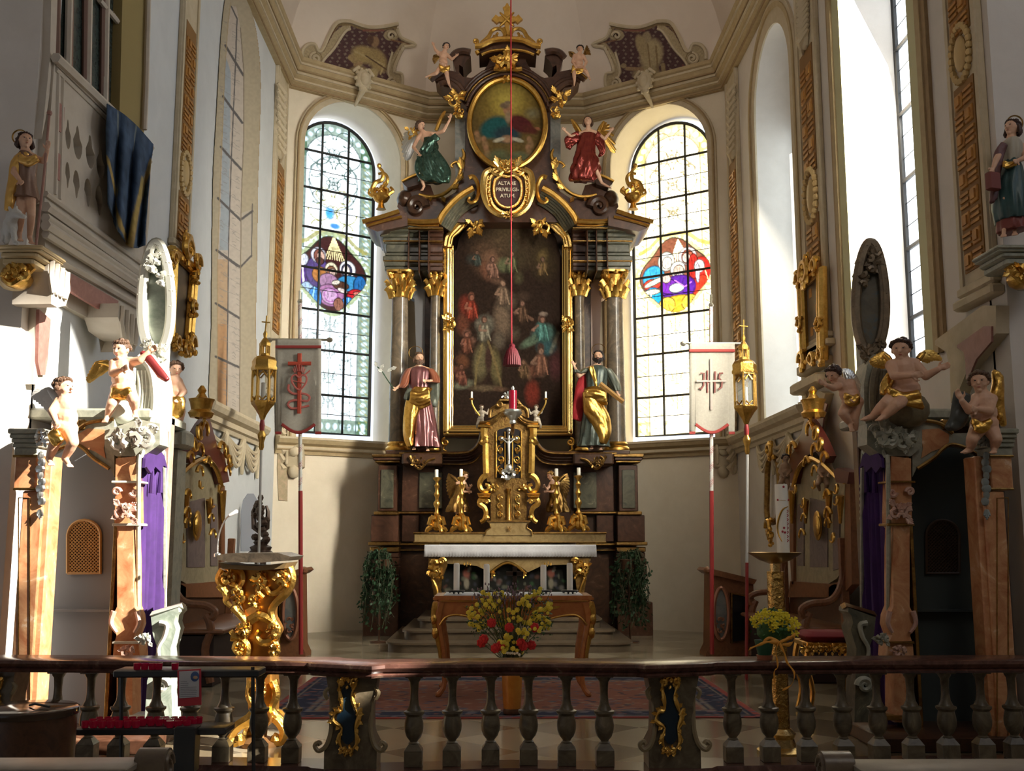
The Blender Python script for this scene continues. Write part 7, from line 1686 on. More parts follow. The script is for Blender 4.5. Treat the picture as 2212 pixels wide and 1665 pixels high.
drape(T, 'gold_loincloth', gold, Yr-.13, ([(1918,838),(1950,852),(1985,845)],[(1925,860),(1950,868),(1995,880)]), .028, 6); drape(T, 'gold_side_cloth', gold, Yr-.02, ([(1922,805),(1908,830),(1905,852)],[(1928,815),(1920,835),(1916,852)]), .03, 4)
mb = MB(); mb.ell(P(1960,885,Yr+.16), (.2,.15,.17), 14); mb.build('cloud_seat', M('shaded_volute'), T)
T, g = person('cherub_statue', 'cherub with gilded drapery clasping a dark horn on the outer corner of the right confessional', 'statue', 8.9,
  J_(hd=(2116,825),nk=(2121,850),ch=(2125,868),pe=(2126,915),lS=(2108,862),lE=(2093,886,-.1),lW=(2078,866,-.15),lF=(2072,855,-.15),rS=(2142,862),rE=(2138,888,-.1),rW=(2112,884,-.18),lH=(2115,922),lK=(2100,948,-.1),lA=(2096,970),lT=(2084,976,-.1),rH=(2138,922),rK=(2152,948,-.08),rA=(2148,968),rT=(2146,976,-.1)), .20, chub=1, face=(-.6,-1,-.05), voxel=.007)
drape(T, 'gold_loincloth', gold, 8.75, ([(2100,905),(2120,915),(2142,905)],[(2106,925),(2120,930),(2136,922)]), .025, 5)
drape(T, 'gold_back_cloth', gold, 8.95, ([(2148,800),(2152,830),(2146,860),(2156,900)],[(2160,810),(2160,835),(2160,870),(2168,920)]), .035, 5)
drape(T, 'dark_drapery', M('dark_grey_drapery',(.07,.075,.07),.4,.3), 8.85, ([(2066,845),(2062,880),(2058,905),(2045,925)],[(2090,850),(2085,890),(2075,915),(2060,925)]), .035, 6)
# ---------------------------------------------------------------- saints on consoles against the piers
for (side, nm, lab) in ((-1,'wall_console','carved gilded console bracket under the left saint on the arch pier'),(1,'wall_console','carved console bracket under the right saint on the arch pier')):
    fx = (lambda x: x) if side < 0 else (lambda x: 2218-x+28); T = thing(nm, lab, 'bracket', P(fx(45),560,9.1)); Yc = 8.8
    mb = MB(); m1 = M('cream_gilt_console',(.55,.42,.22),.4) if side < 0 else stoneg
    for i, (y0,y1,x0,x1) in enumerate(((528,536,-8,92),(536,543,-4,88),(543,556,0,80),(556,572,4,72))): gb(mb, fx, x0, x1, y0, y1, Yc+.02*i, 9.3, .015)
    mb.build('console_shelf', m1, T)
    mb = MB(); rocaille(mb, fx(40), 586, 74, 34, Yc+.1, 4, 9, .025); mb.ell(P(fx(36),600,Yc+.25), (.12,.2,.1), 12); orn(mb, [(fx(70),575),(fx(50),595),(fx(25),612),(fx(8),600)], Yc+.1, .04, .02); mb.build('console_carving', gold, T)
    mb = MB(); mb.ell(P(fx(30),590,9.1), (.16,.2,.16), 12); mb.build('console_body', m1, T)
Yl = 8.98
T, g = person('saint_statue', 'saint in golden cloak holding a staff on the left arch pier console', 'statue', Yl,
  J_(hd=(54,305),nk=(55,326),ch=(58,345),pe=(56,405),lS=(38,342),lE=(30,372,-.1),lW=(42,388,-.15),rS=(76,342),rE=(95,348,-.06),rW=(102,325,-.1),rF=(104,314,-.1),lH=(48,415),lK=(45,465,-.08),lA=(42,505),lT=(44,518,-.1),rH=(64,415),rK=(68,465,-.08),rA=(64,512),rT=(68,524,-.1)), .165, face=(.7,-.9,.1), hairlen=.05, voxel=.0065, hair=M('dark_brown_hair'))
robe(T, 'tunic', M('brown_tunic',(.20,.11,.07),.5), Yl, [(56,330,0,12,.07),(58,345,0,22,.10),(57,375,0,19,.10),(57,400,0,20,.11),(58,430,0,25,.13)], 8, .08)
drape(T, 'gold_cloak', M('yellow_gilt_cloth',(.75,.45,.12),.35,.6), Yl-.06, ([(46,332),(28,350),(24,385),(18,420),(14,455)],[(58,330),(46,365),(38,395),(28,425),(22,450)]), .025, 8)
drape(T, 'gold_collar', M('yellow_gilt_cloth'), Yl-.1, ([(42,332),(58,342),(78,335)],[(40,345),(60,356),(84,345)]), .018, 5)
halo(T, 43, 296, 16, Yl+.06); mb = MB(); mb.tube([P(107,245,Yl-.1), P(96,370,Yl-.1), P(78,530,Yl-.1)], .011, 6); mb.ell(P(107,244,Yl-.1), .025, 8); mb.build('staff', M('pink_brown_staff',(.35,.17,.13),.5), T)
mb = MB(); D = lambda x, y, dy=0: P(x, y, Yl-.12+dy)
mb.ell(D(22,490), (.06,.07,.10), 12); mb.ell(D(26,470,-.03), (.05,.06,.06), 12); mb.ell(D(34,462,-.06), (.055,.05,.045), 12); mb.cap(D(38,463,-.08), D(52,468,-.12), .03, .02); mb.cap(D(20,500), D(14,524,-.02), .03, .022); mb.cap(D(28,495,-.05), D(32,524,-.06), .026, .02); mb.cap(D(12,500,.03), D(6,520,.02), .04, .02); mb.cap(D(24,455,-.04), D(20,448,-.02), .02, .012); mb.cap(D(34,455,-.07), D(36,446,-.07), .018, .01); mb.cap(D(32,524,-.06), D(38,526,-.1), .02, .016)
o = remesh(mb, 'dog_statue', M('white_gesso',(.62,.60,.55),.5,bump=.4), .007, 2); tag(o, 'white sitting dog statue looking up beside the golden-cloaked saint', 'statue')
T, g = person('saint_statue', 'woman saint in white blouse and dark green skirt on the right arch pier', 'statue', Yl,
  J_(hd=(2187,277),nk=(2185,298),ch=(2184,318),pe=(2182,370),lS=(2166,318),lE=(2152,345,-.1),lW=(2146,362,-.12),rS=(2204,315),rE=(2216,340,-.1),rW=(2200,346,-.15),lH=(2174,380),lK=(2170,430,-.08),lA=(2170,480),lT=(2168,508,-.1),rH=(2192,380),rK=(2194,430,-.08),rA=(2192,485),rT=(2192,505,-.1)), .17, face=(-.9,-.5,.15), hairlen=.1, voxel=.0065, hair=M('dark_brown_hair'))
robe(T, 'blouse', M('cream_blouse',(.42,.38,.30),.6), Yl, [(2185,300,0,12,.07),(2184,312,0,22,.10),(2184,335,0,22,.11),(2183,352,0,18,.10)], 9, .07)
robe(T, 'skirt', navy, Yl, [(2183,348,0,17,.10),(2182,370,0,24,.13),(2180,410,0,32,.16),(2182,450,0,34,.18),(2184,478,0,30,.17)], 10, .08)
robe(T, 'red_hem', M('dark_red_hem',(.20,.04,.03),.5), Yl, [(2184,462,0,26,.14),(2184,485,0,29,.15),(2186,500,0,28,.15)], 9, .08)
drape(T, 'brown_cloak', M('purple_brown_cloak',(.14,.06,.06),.5), Yl-.06, ([(2166,308),(2150,335),(2146,380),(2140,440)],[(2174,312),(2162,340),(2156,380),(2150,430)]), .022, 6)
drape(T, 'gold_belt', gold, Yl-.12, ([(2168,348),(2178,352),(2194,348)],[(2166,358),(2178,362),(2196,358)]), .016, 4)
mb = MB(); mb.box(P(2145,392,Yl-.14), (.12,.07,.16), rz=.3, bev=.01); mb.build('red_book', M('dark_red_book',(.20,.05,.04),.6), T); halo(T, 2192, 266, 17, Yl+.06)
# ================================================================ CHOIR STALLS ALONG THE SIDE WALLS
def stall(side):
    L = side < 0; fx = (lambda x: x) if L else (lambda x: 2192-x); X = side*(WX-.25)
    T = thing('choir_stall', 'gilded and marbled throne-like choir stall against the left wall' if L else 'gilded and marbled throne-like choir stall against the right wall', 'stall', PX(fx(430),1420,X))
    PXs = lambda x, y, q=0: PX(fx(x), y, X-side*q)
    def pl(mb, pts, q, th): return plateX(mb, [(fx(a),b) for a,b in pts], X-side*q, side*th)
    pan = M('grey_gold_marbled_panel',(.26,.22,.13),.35,c2=(.38,.33,.21),sc=4,veins=True)
    mb = MB(); pl(mb, [(367,1040),(385,1030),(400,1015),(418,1000),(440,990),(458,1000),(470,1020),(478,1050),(480,1262),(440,1262),(405,1262),(385,1250),(370,1230)], .02, .08); mb.build('back_panel', pan, T)
    mb = MB()
    for pts in ([(378,1080),(393,1072),(393,1232),(380,1228)],[(405,1085),(443,1075),(443,1225),(405,1225)],[(456,1085),(470,1090),(470,1222),(456,1222)]): pl(mb, pts, .035, .02)
    split_build(mb, 'dark_panel', M('grey_violet_marble',(.13,.10,.10),.35,c2=(.22,.17,.16),sc=5,veins=True), T, tol=.01)
    mb = MB()
    for pts in ([(356,1045),(366,1040),(368,1235),(382,1256),(402,1268),(402,1290),(372,1285),(352,1262)],[(478,1045),(486,1050),(486,1200),(482,1262),(478,1262)],[(385,1262),(485,1255),(490,1290),(385,1290)]): pl(mb, pts, .06, .10)
    mb.build('wood_frame', wood, T)
    mb = MB(); pl(mb, [(405,985),(420,950),(440,915),(452,900),(462,935),(470,965),(485,985),(496,1040),(475,1045),(468,1010),(452,985),(430,975),(412,1000)], .10, .12); pl(mb, [(358,1020),(384,1010),(392,1018),(386,1042),(362,1045)], .14, .14); mb.build('pediment', M('dark_red_lacquer',(.11,.02,.015),.3), T)
    mb = MB(); R = random.Random(4)
    def curl(x, y, s_, q=.12):
        c = PXs(x, y, q); sg = R.choice((-1,1)); mb.tube([c+Vector((-side*.02*i*.3, s_*math.cos(i*.55)*sg*(1-i/14), s_*math.sin(i*.55)*(1-i/14))) for i in range(12)], [s_*.28*(1-i/16) for i in range(12)], 6)
    for (x,y,s_) in ((432,905,.13),(436,885,.10),(434,868,.05),(425,940,.14),(415,965,.13),(440,930,.14),(410,990,.10),(430,975,.12),(448,1000,.10),(484,980,.14),(492,1000,.13),(490,1020,.1),(478,970,.12),(380,1060,.09),(380,1085,.08),(402,1110,.1),(404,1070,.09),(452,1090,.1),(454,1120,.08),(430,1020,.1),(428,1050,.08),(388,1165,.09),(458,1155,.09),(402,1130,.08),(470,1060,.09)): curl(x, y, s_)
    for (x,y0,y1) in ((377,1070,1130),(402,1060,1140),(452,1080,1130),(482,1060,1130)): mb.tube([PXs(x,y0,.1), PXs(x,y1,.08)], [.05,.02], 6)
    mb.ell(PXs(426,1135,.1), (.04,.16,.20), 14); mb.ell(PXs(426,1135,.14), (.03,.10,.13), 12)
    mb.tube([PXs(x,y,.1) for x,y in cr([(367,1040),(385,1030),(400,1015),(418,1000),(440,990),(458,1000),(470,1020),(478,1050)],3)], .035, 6)
    mb.lathe([(.14,0),(.17,.06),(.13,.10),(.15,.20),(.17,.24),(.08,.26),(.04,.32),(.06,.36),(.02,.42)], PXs(434,902,.12), 14)
    mb.build('gilded_carving', gold, T)
    mb = MB(); pl(mb, [(364,1258),(484,1258),(488,1330),(486,1425),(360,1425)], .01, .03); mb.build('lower_back_shade', woodd, T)  # dark panel added to carry the shade around the seat
    # seat, arm rests, front
    y0, y1 = sorted((PXs(358,1260).y, PXs(488,1260).y)); zs_ = .62
    mb = MB(); mb.box((X-side*.35,(y0+y1)/2,zs_+.02), (.75,y1-y0+.1,.06), bev=.02); mb.build('seat', wood, T)
    mb = MB(); mb.box((X-side*.30,(y0+y1)/2,.30), (.60,y1-y0,.58)); mb.build('seat_shade_box', M('seat_shade_black',(.02,.008,.006),.6), T)  # near-black box stands for the shadow under the seat
    for k, yy in enumerate((y0,y1)):
        mb = MB(); q = cr([(X-side*.05,yy,zs_+.75),(X-side*.12,yy,zs_+.50),(X-side*.25,yy,zs_+.36),(X-side*.48,yy,zs_+.33),(X-side*.60,yy,zs_+.26),(X-side*.57,yy,zs_+.18),(X-side*.50,yy,zs_+.2)],4)
        mb.tube(q, .045, 8); mb.tube(cr([(X-side*.5,yy,zs_+.22),(X-side*.56,yy,zs_+.05),(X-side*.50,yy,zs_-.2),(X-side*.58,yy,.05)],4), .05, 8); mb.box((X-side*.06,yy,.9), (.10,.08,1.7), bev=.01)
        mb.build('arm_rest', wood, T)
    return T
stall(-1); stall(1)
ap_ = [(602,1080),(599,1010),(601,965),(609,942),(618,965),(622,1010),(621,1082)]
mb = MB(); q_ = [RP(a,b,A_-nl*.02,nl) for a,b in ap_]; mb.add(q_+[p+nl*.018 for p in q_], [tuple(range(7)), tuple(range(13,6,-1))]+[(i,(i+1)%7,7+(i+1)%7,7+i) for i in range(7)]); struct(mb.build('trim_350', M('painted_pendant', (.50,.36,.24), .8, c2=(.36,.30,.18), sc=14)))
Yz = 11.0; T = thing('velvet_stool', 'red velvet stool with gilded carved frame beside the right stall, behind the railing', 'stool', P(1785,1500,Yz)); c = P(1785,1372,Yz)
mb = MB(); mb.box(c, (.52,.45,.09), bev=.04); mb.build('velvet_cushion', M('crimson_velvet',(.20,.006,.012),.8), T)
mb = MB(); mb.box(c+Vector((0,0,-.07)), (.54,.46,.05), bev=.01)
for i in range(7): rocaille(mb, 1738+i*15, 1402, 22, 20, Yz-.24, 400+i, 4, .012)
mb.build('gilded_apron', gold, T)
for sx in (-1,1):
    for sy in (-1,1): mb = MB(); q = c+Vector((sx*.24,sy*.2,-.09)); mb.tube(cr([tuple(q),(q.x+sx*.03,q.y,q.z*.75),(q.x-sx*.02,q.y,q.z*.35),(q.x+sx*.03,q.y,.02)],4), [.035-.0012*i for i in range(13)], 7); mb.build('leg', gold, T)
T = thing('framed_mirror', 'small gilded oval frame hanging between the right stall and the apse corner', 'frame', PX(1665,1060,WX-.1)); mb = MB()
mb.tube([PX(x,y,WX-.1) for x,y in cr([(1658,1120),(1657,1050),(1659,1000),(1668,985),(1680,1000),(1684,1060),(1680,1120)],4,True)], .05, 6); mb.build('gilded_frame', goldd, T); carve(T, WX-.1, [(1668,975,1),(1665,1140,1),(1670,1165,.7)], .12, 'gilded_crest')
for k, (x0_, pts) in enumerate(((1735,((1730,980),(1733,1010))),(1775,((1775,970),(1780,1000))))):
    T, g = person('cherub_statue', ('small dark cherub seated on the left shoulder of the right stall pediment','small pale cherub leaning on the right shoulder of the right stall pediment')[k], 'statue', 14.9-1.1*k,
      J_(hd=(1697+90*k,990-5*k),nk=(1697+90*k,1000-5*k),ch=(1696+86*k,1008-4*k),pe=(1695+82*k,1030),lS=(1690+84*k,1006-4*k),lE=(1684+84*k,1018),lW=(1690+84*k,1026,-.08),rS=(1702+90*k,1006-4*k),rE=(1708+90*k,1016),rW=(1702+88*k,1025,-.08),lH=(1692+82*k,1033),lK=(1686+80*k,1044,-.1),lA=(1690+80*k,1058),rH=(1698+84*k,1033),rK=(1702+84*k,1046,-.08),rA=(1700+84*k,1058)), .13, chub=1, skin=M('tan_wood_flesh',(.34,.22,.14),.5), voxel=.009, hair=M('black_hair'))
# dark candelabrum in the niche at the left
mb = MB(); R = random.Random(2); b = P(563,1195,17.4); mb.lathe([(.20,-.05),(.22,0),(.16,.05),(.18,.10),(.10,.14),(.13,.18),(.06,.22)], b, 14)
for i in range(16): c = P(563+R.uniform(-13,13), 1165-i*5.2, 17.4-R.uniform(0,.1)); mb.ell(c, (.07,.06,.06), 7); 
for s_ in (-1,1): mb.tube([P(563,1150,17.4), P(563+s_*14,1140,17.4), P(563+s_*16,1105,17.4), P(563+s_*12,1092,17.4)], [.04,.045,.035,.02], 6)
mb.ell(P(563,1075,17.4), (.05,.05,.06), 8); mb.lathe([(.16,-b.z),(.14,-b.z+.1),(.08,-.4),(.10,-.05)], b, 12)
tag(mb.build('carved_candelabrum', M('dark_bronze'), None), 'dark carved figure group on a stand in front of the left wall niche', 'statue')
mb = MB(); pts = [(521,1190),(521,1110),(526,1080),(536,1066),(548,1066),(556,1080),(560,1110),(560,1190)]; plateX(mb, pts, -WX+.012, -.01); struct(mb.build('trim_345', M('niche_blue_grey', (.30,.32,.37), .9)))
# ================================================================ CHOIR BENCH ENDS, BANNERS, LANTERNS
for k in (0,1):
    L = k == 0; fx = (lambda x: x) if L else (lambda x: 2185-x); Yb = 16.3
    T = thing('choir_bench', 'wooden choir bench with oval carved panels behind the lectern on the left' if L else 'wooden choir bench with black inset panel on the right of the sanctuary', 'bench', P(fx(600),1420,Yb))
    mb = MB(); mb.slab([(fx(a),b) for a,b in [(558,1252),(650,1234),(652,1395),(660,1412),(660,1424),(552,1424)]], Yb, .5); mb.build('body', wood, T)
    mb = MB(); mb.slab([(fx(a),b) for a,b in [(550,1252),(657,1226),(662,1232),(652,1240),(556,1262)]], Yb-.08, .66); mb.ell(P(fx(657),1232,Yb), (.06,.12,.06), 10); mb.build('book_rest', wood, T)
    mb = MB(); mb.add([P(fx(627+14*math.cos(a)),1325-52*math.sin(a),Yb-.02) for a in [2*PI*i/28 for i in range(28)]], [tuple(range(28))]); mb.build('oval_panel', M('grey_blue_inlay',(.12,.14,.16),.3,c2=(.22,.22,.20),sc=8), T)
    mb = MB(); q = [P(fx(627+16*math.cos(a)),1325-56*math.sin(a),Yb-.03) for a in [2*PI*i/28 for i in range(29)]]; mb.tube(q, .03, 6); rocaille(mb, fx(627), 1350, 18, 50, Yb-.04, 3, 6, .015); mb.build('oval_frame', M('rose_wood_gilt',(.32,.14,.08),.35,.3), T)
    mb = MB(); mb.slab([(fx(a),b) for a,b in [(568,1290),(602,1284),(602,1385),(568,1382)]], Yb-.02, .03); mb.build('black_panel', M('black_panel',(.012,.012,.015),.25), T)
    mb = MB(); mb.tube([P(fx(a),b,Yb-.03) for a,b in [(566,1288),(605,1281),(605,1388),(566,1385),(566,1288)]], .02, 5); mb.build('panel_moulding', goldd, T)
def twoface(s): pass
bannerm = M('ivory_banner_cloth', (.40,.375,.32), .9, c2=(.35,.33,.28), sc=30)
redp = M('red_painted_wood', (.33,.03,.03), .45); whp = M('white_painted_wood', (.70,.70,.66), .4)
for k in (0,1):
    L = k == 0; xp = 648 if L else 1536; x0, x1 = (595,694) if L else (1489,1587); Yb = 15.55; yt = 733 if L else 741; yb = 938
    T = thing('processional_banner', 'ivory church banner with red heart, cross and serpent on a red and white pole' if L else 'ivory church banner with embroidered letters on a red and white pole, right side', 'banner', P(xp,1415,Yb))
    zt_ = P(xp,yt,Yb); 
    mb = MB(); mb.tube([P(xp+1,1060,Yb+.04), P(xp+2,1413,Yb+.04)], .032, 8); mb.build('lower_pole', redp, T)
    mb = MB(); ptp = [P(xp,yt-85,Yb+.04), P(xp+1,1060,Yb+.04)]; mb.tube(ptp, .028, 8); mb.build('upper_pole', whp, T)
    mb = MB(); N = 130; H = ptp[0].z-ptp[1].z
    for j in range(2): pass
    vs = []
    for i in range(N+1):
        t = i/N; a = t*2*PI*12; c = ptp[1].lerp(ptp[0], t)
        for b_ in (0,1.0,2.0,3.0): vs.append(c+Vector((.0298*math.cos(a+b_*.9), .0298*math.sin(a+b_*.9), 0)))
    mb.add(vs, [(i*4+j,i*4+j+1,i*4+5+j,i*4+4+j) for i in range(N) for j in range(3)]); mb.build('spiral_stripe', redp, T)
    mb = MB(); mb.tube([P(x0-12,yt,Yb), P(x1+18,yt+1,Yb)], .018, 8); 
    for xx in (x0-13,x1+18): mb.ell(P(xx,yt+1,Yb), (.05,.04,.04), 8)
    mb.tube([P(xp,yt-85,Yb+.04),P(xp,yt-105,Yb+.04)], .02, 6); mb.ell(P(xp,yt-82,Yb+.04), .04, 8); mb.build('cross_bar', M('silvery_brass',(.55,.52,.42),.3,.9), T)
    mb = MB(); n = 30; vs = []; bot = lambda u: (yb-2 if (u < .14 or u > .86) else yb-20+18*math.sin(PI*(u-.14)/.72)) ; rows = 24
    us = [0,.07,.139,.141]+[.141+.718*i/20 for i in range(1,20)]+[.859,.861,.93,1]
    for j in range(rows+1):
        for u in us: x = x0+(x1-x0)*u; y = yt+(bot(u)-yt)*j/rows; vs.append(P(x, y, Yb-.02+.025*math.sin(u*9+j*.12)*(j/rows)))
    m_ = len(us); mb.add(vs, [(j*m_+i,j*m_+i+1,(j+1)*m_+i+1,(j+1)*m_+i) for j in range(rows) for i in range(m_-1)]); o = mb.build('banner_cloth', bannerm, T); o.modifiers.new('t','SOLIDIFY').thickness = .008
    mb = MB(); Z = Yb-.055; st_ = lambda pts, w_: mb.tube([P(a,b,Z) for a,b in pts], w_, 5, .3)
    st_([(x0,yt+16),(x1,yt+16)], .024)
    for a, b in ((.0,.13),(.87,1)): st_([(x0+(x1-x0)*a,yb-3),(x0+(x1-x0)*b,yb-3)], .022)
    st_([(x0+(x1-x0)*u, bot(min(max(u,.142),.858))-2) for u in [.14+.72*i/12 for i in range(13)]], .024); split_build(mb, 'red_braid', M('red_braid',(.30,.035,.03),.8), T)
    if L:
        mb = MB(); st_([(647,763),(646,893)], .034); st_([(622,785),(672,785)], .030); mb.build('embroidered_cross', M('brick_red_embroidery',(.42,.06,.03),.8), T)
        mb = MB(); hrt = cr([(646,842),(632,828),(630,815),(638,809),(646,815),(655,809),(662,815),(660,828)],4,True); mb.tube([P(a,b,Z-.01) for a,b in hrt+[hrt[0]]], .015, 5, .4)
        for i in range(7): a = PI*(.15+.7*i/6); mb.tube([P(646+10*math.cos(a),808-6*math.sin(a),Z-.01), P(646+15*math.cos(a),804-17*math.sin(a),Z-.01)], .009, 5)
        mb.tube([P(632,822,Z-.01), P(660,828,Z-.01)], .008, 5); mb.tube([P(655,812,Z-.01), P(670,800,Z-.01)], .012, 5); mb.build('embroidered_heart', M('rose_embroidery',(.45,.12,.10),.8), T)
        mb = MB(); st_(cr([(624,830),(623,842),(634,850),(655,850),(668,856),(664,866),(646,864),(628,866),(622,874),(630,882),(650,880),(668,876)],4), .018); mb.build('embroidered_serpent', M('rose_embroidery'), T)
    else:
        mb = MB(); st_([(1536,775),(1537,885)], .022); st_([(1505,823),(1569,823)], .018); mb.build('embroidered_cross', M('pale_grey_embroidery',(.42,.36,.32),.8), T)
        mb = MB()
        for pts in ([(1513,806),(1521,806),(1520,832),(1514,841),(1510,838)],[(1528,800),(1528,848)],[(1545,802),(1544,848)],[(1528,824),(1545,824)],[(1562,806),(1555,806),(1553,816),(1560,824),(1559,836),(1552,841)]): st_(pts, .014)
        mb.build('embroidered_letters', M('brown_embroidery',(.20,.07,.06),.8), T)
# wall-painted pennant hanging below the left corner pilaster
for k in (0,1):
    L = k == 0; Yl_ = 13.6; xt, yt, xb, yb2 = (573,735,562,1195) if L else (1607,742,1611,1418); xm, ym = (566,948) if L else (1608,952)
    T = thing('processional_lantern', 'gilded six-sided processional lantern on a slim white pole, left' if L else 'gilded six-sided processional lantern on a white and red pole, right', 'lantern', P(xb,yb2,Yl_))
    lx, ly0, ly1 = (568,800,868) if L else (1611,808,878); c = P(lx, ly1, Yl_); h = P(lx,ly0,Yl_).z-c.z; r = m(24,Yl_)
    mb = MB(); mb.lathe([(.02,-.62),(.035,-.58),(.03,-.52),(.05,-.46),(.055,-.42),(.03,-.38),(.02,-.2)], c, 12); mb.lathe([(.02,-.25),(.05,-.17),(r*.75,-.08),(r*1.05,-.03),(r*1.08,.0)], c, 6); mb.build('lantern_base', gold, T)
    mb = MB(); mb.lathe([(.028,-.4),(.035,-.3),(.02,-.2)], c, 10); mb.build('red_neck', redp, T)
    mb = MB()
    for i in range(6):
        a = PI/3*i+.15; p = c+Vector((r*math.cos(a), r*math.sin(a), 0)); q = c+Vector((r*math.cos(a+PI/3), r*math.sin(a+PI/3), 0)); mb.tube([p, p+Vector((0,0,h))], .016, 5); mb.tube([p,q], .014, 5); mb.tube([p+Vector((0,0,h)),q+Vector((0,0,h))], .016, 5)
        mb.tube([p.lerp(q,.2)+Vector((0,0,h*.15)), p.lerp(q,.5)+Vector((0,0,h*.05)), p.lerp(q,.8)+Vector((0,0,h*.15))], .012, 5); mb.tube([p.lerp(q,.15)+Vector((0,0,h*.8)), p.lerp(q,.5)+Vector((0,0,h*.95)), p.lerp(q,.85)+Vector((0,0,h*.8))], .014, 5)
    mb.build('lantern_cage', gold, T)
    mb = MB(); mb.lathe([(r*.92,.0),(r*.92,h)], c, 6, R=Matrix.Rotation(.15,3,'Z')); gm = M('lantern_glass',(.55,.60,.58),.05,alpha=.25,spec=.8); mb.build('lantern_glass', gm, T)
    mb = MB(); mb.lathe([(.03,.02),(.03,h*.6),(.005,h*.62)], c, 10); mb.build('lantern_candle', wax, T)
    mb = MB(); mb.lathe([(r*1.15,h),(r*1.2,h+.03),(r*1.1,h+.06),(r*1.12,h+.12),(r*.9,h+.17),(r*.5,h+.19),(r*.45,h+.22)], c, 6); mb.lathe([(r*.5,h+.32),(r*.52,h+.35),(r*.3,h+.40),(.02,h+.43),(.03,h+.48),(.01,h+.52)], c, 6)
    for i in range(6): a = PI/3*i; p = c+Vector((r*.42*math.cos(a), r*.42*math.sin(a), h+.2)); mb.tube([p, p+Vector((0,0,.13))], .012, 5)
    t = c+Vector((.0,0,h+.52)); mb.tube([t, t+Vector((.01,0,.2))], .010, 5); mb.tube([t+Vector((-.05,0,.12)), t+Vector((.06,0,.11))], .009, 5); mb.build('lantern_roof', gold, T)
    base = Vector((P(xb,yb2,Yl_).x, Yl_, 0)); topp = c+Vector((0,0,-.6)); sp_ = P(1611,1215,Yl_)
    if L: mb = MB(); mb.tube([topp, base], .017, 8); mb.build('pole', whp, T)
    else:
        k_ = (topp.z-sp_.z)/topp.z; mid = topp.lerp(base, k_); mb = MB(); mb.tube([topp, mid], .019, 8); mb.build('pole', whp, T); mb = MB(); mb.tube([mid, base], .021, 8); mb.build('lower_pole', redp, T)
# ================================================================ LECTERN
Yl2 = 9.35
T = thing('lectern', 'richly carved gilded rococo lectern with scrolled feet and marbled desk, left of centre', 'lectern', (P(548,1600,Yl2).x, Yl2, 0)); b = Vector((P(548,1600,Yl2).x, Yl2, 0))
mb = MB(); poly = [(466,1200),(490,1193),(540,1190),(600,1192),(628,1202),(622,1215),(560,1222),(500,1220),(470,1212)]; mb.slab([(466,1200),(492,1195),(600,1194),(628,1202),(620,1211),(560,1215),(500,1214),(470,1209)], Yl2-.35, .6); mb.build('desk_top', M('dark_desk_marble',(.035,.028,.02),.25,c2=(.08,.06,.04),sc=6,veins=True), T)
mb = MB(); mb.slab([(472,1214),(500,1220),(560,1222),(620,1215),(612,1228),(560,1232),(480,1228)], Yl2-.3, .5); mb.build('desk_moulding', M('aged_brown_gilt',(.30,.20,.09),.35,.6), T)
mb = MB(); mb.slab(cr([(478,1228),(612,1228),(625,1245),(608,1275),(592,1300),(584,1330),(600,1362),(590,1385),(588,1425),(586,1560),(540,1560),(528,1425),(516,1390),(505,1362),(520,1345),(524,1320),(512,1300),(498,1272),(484,1250)],3,True), Yl2-.15, .3)
core = remesh(mb, 'gilded_body', M('orange_gilding',(.70,.36,.08),.3,.85,c2=(.50,.22,.05),sc=7), .02, 4, T)
mb = MB(); Z = Yl2-.2
for pts, r0, r1 in (([(482,1230),(472,1250),(480,1262),(492,1255),(490,1242)],.035,.02),([(500,1228),(520,1235),(524,1255),(512,1270),(500,1262)],.035,.018),([(475,1262),(490,1285),(488,1298),(500,1310)],.04,.02),([(498,1265),(515,1270),(520,1285),(508,1300),(514,1315)],.035,.02),([(625,1225),(632,1250),(620,1280),(598,1300),(586,1320),(592,1345)],.04,.03),([(600,1240),(615,1255),(605,1275),(585,1282),(575,1268)],.035,.02),([(560,1235),(566,1260),(556,1275),(570,1290)],.03,.018),([(505,1310),(522,1330),(536,1352),(530,1372),(508,1372),(498,1362)],.04,.02),([(540,1340),(560,1330),(585,1340),(600,1360),(592,1382),(568,1388),(555,1375),(562,1362)],.045,.025),([(515,1385),(508,1400),(518,1415),(510,1425)],.035,.02),([(592,1385),(600,1400),(588,1412),(596,1424)],.03,.018),([(500,1375),(520,1380),(535,1395),(532,1420)],.04,.03),([(545,1470),(538,1500),(548,1530),(535,1548)],.04,.025),([(590,1470),(598,1500),(588,1530),(600,1548)],.04,.025)): orn(mb, pts, Z, r0, r1)
for (x,y,w_,h_,sd) in ((495,1245,36,36,1),(610,1250,30,40,2),(512,1290,26,40,3),(560,1255,34,34,4),(525,1360,36,30,5),(590,1365,26,36,6),(518,1400,20,34,7),(592,1405,20,26,8),(548,1300,26,40,9),(562,1490,28,50,10)): rocaille(mb, x, y, w_, h_, Z, 200+sd, 6, .018)
mb.build('scroll_carving', gold, T)
for k, (pts, yy) in enumerate((([(560,1540),(535,1555),(512,1570),(498,1590),(505,1603),(518,1598),(516,1586)],-.25),([(585,1540),(605,1558),(615,1580),(608,1600),(595,1598),(600,1586)],-.05),([(560,1545),(545,1560),(535,1585),(545,1600)],.1),([(585,1540),(622,1550),(628,1575),(615,1590)],.15))):
    mb = MB(); orn(mb, pts, Yl2+yy, .055, .035); mb.ell(P(pts[-2][0],pts[-2][1],Yl2+yy), (.05,.05,.05), 8); mb.build('scrolled_foot', gold, T)
mb = MB(); mb.lathe([(.17,.0),(.17,.04),(.06,.08),(.07,.2),(.10,.3)], b+Vector((.05,0,0)), 14); mb.build('base_disc', M('brown_gilt_base',(.25,.13,.05),.35,.5), T)
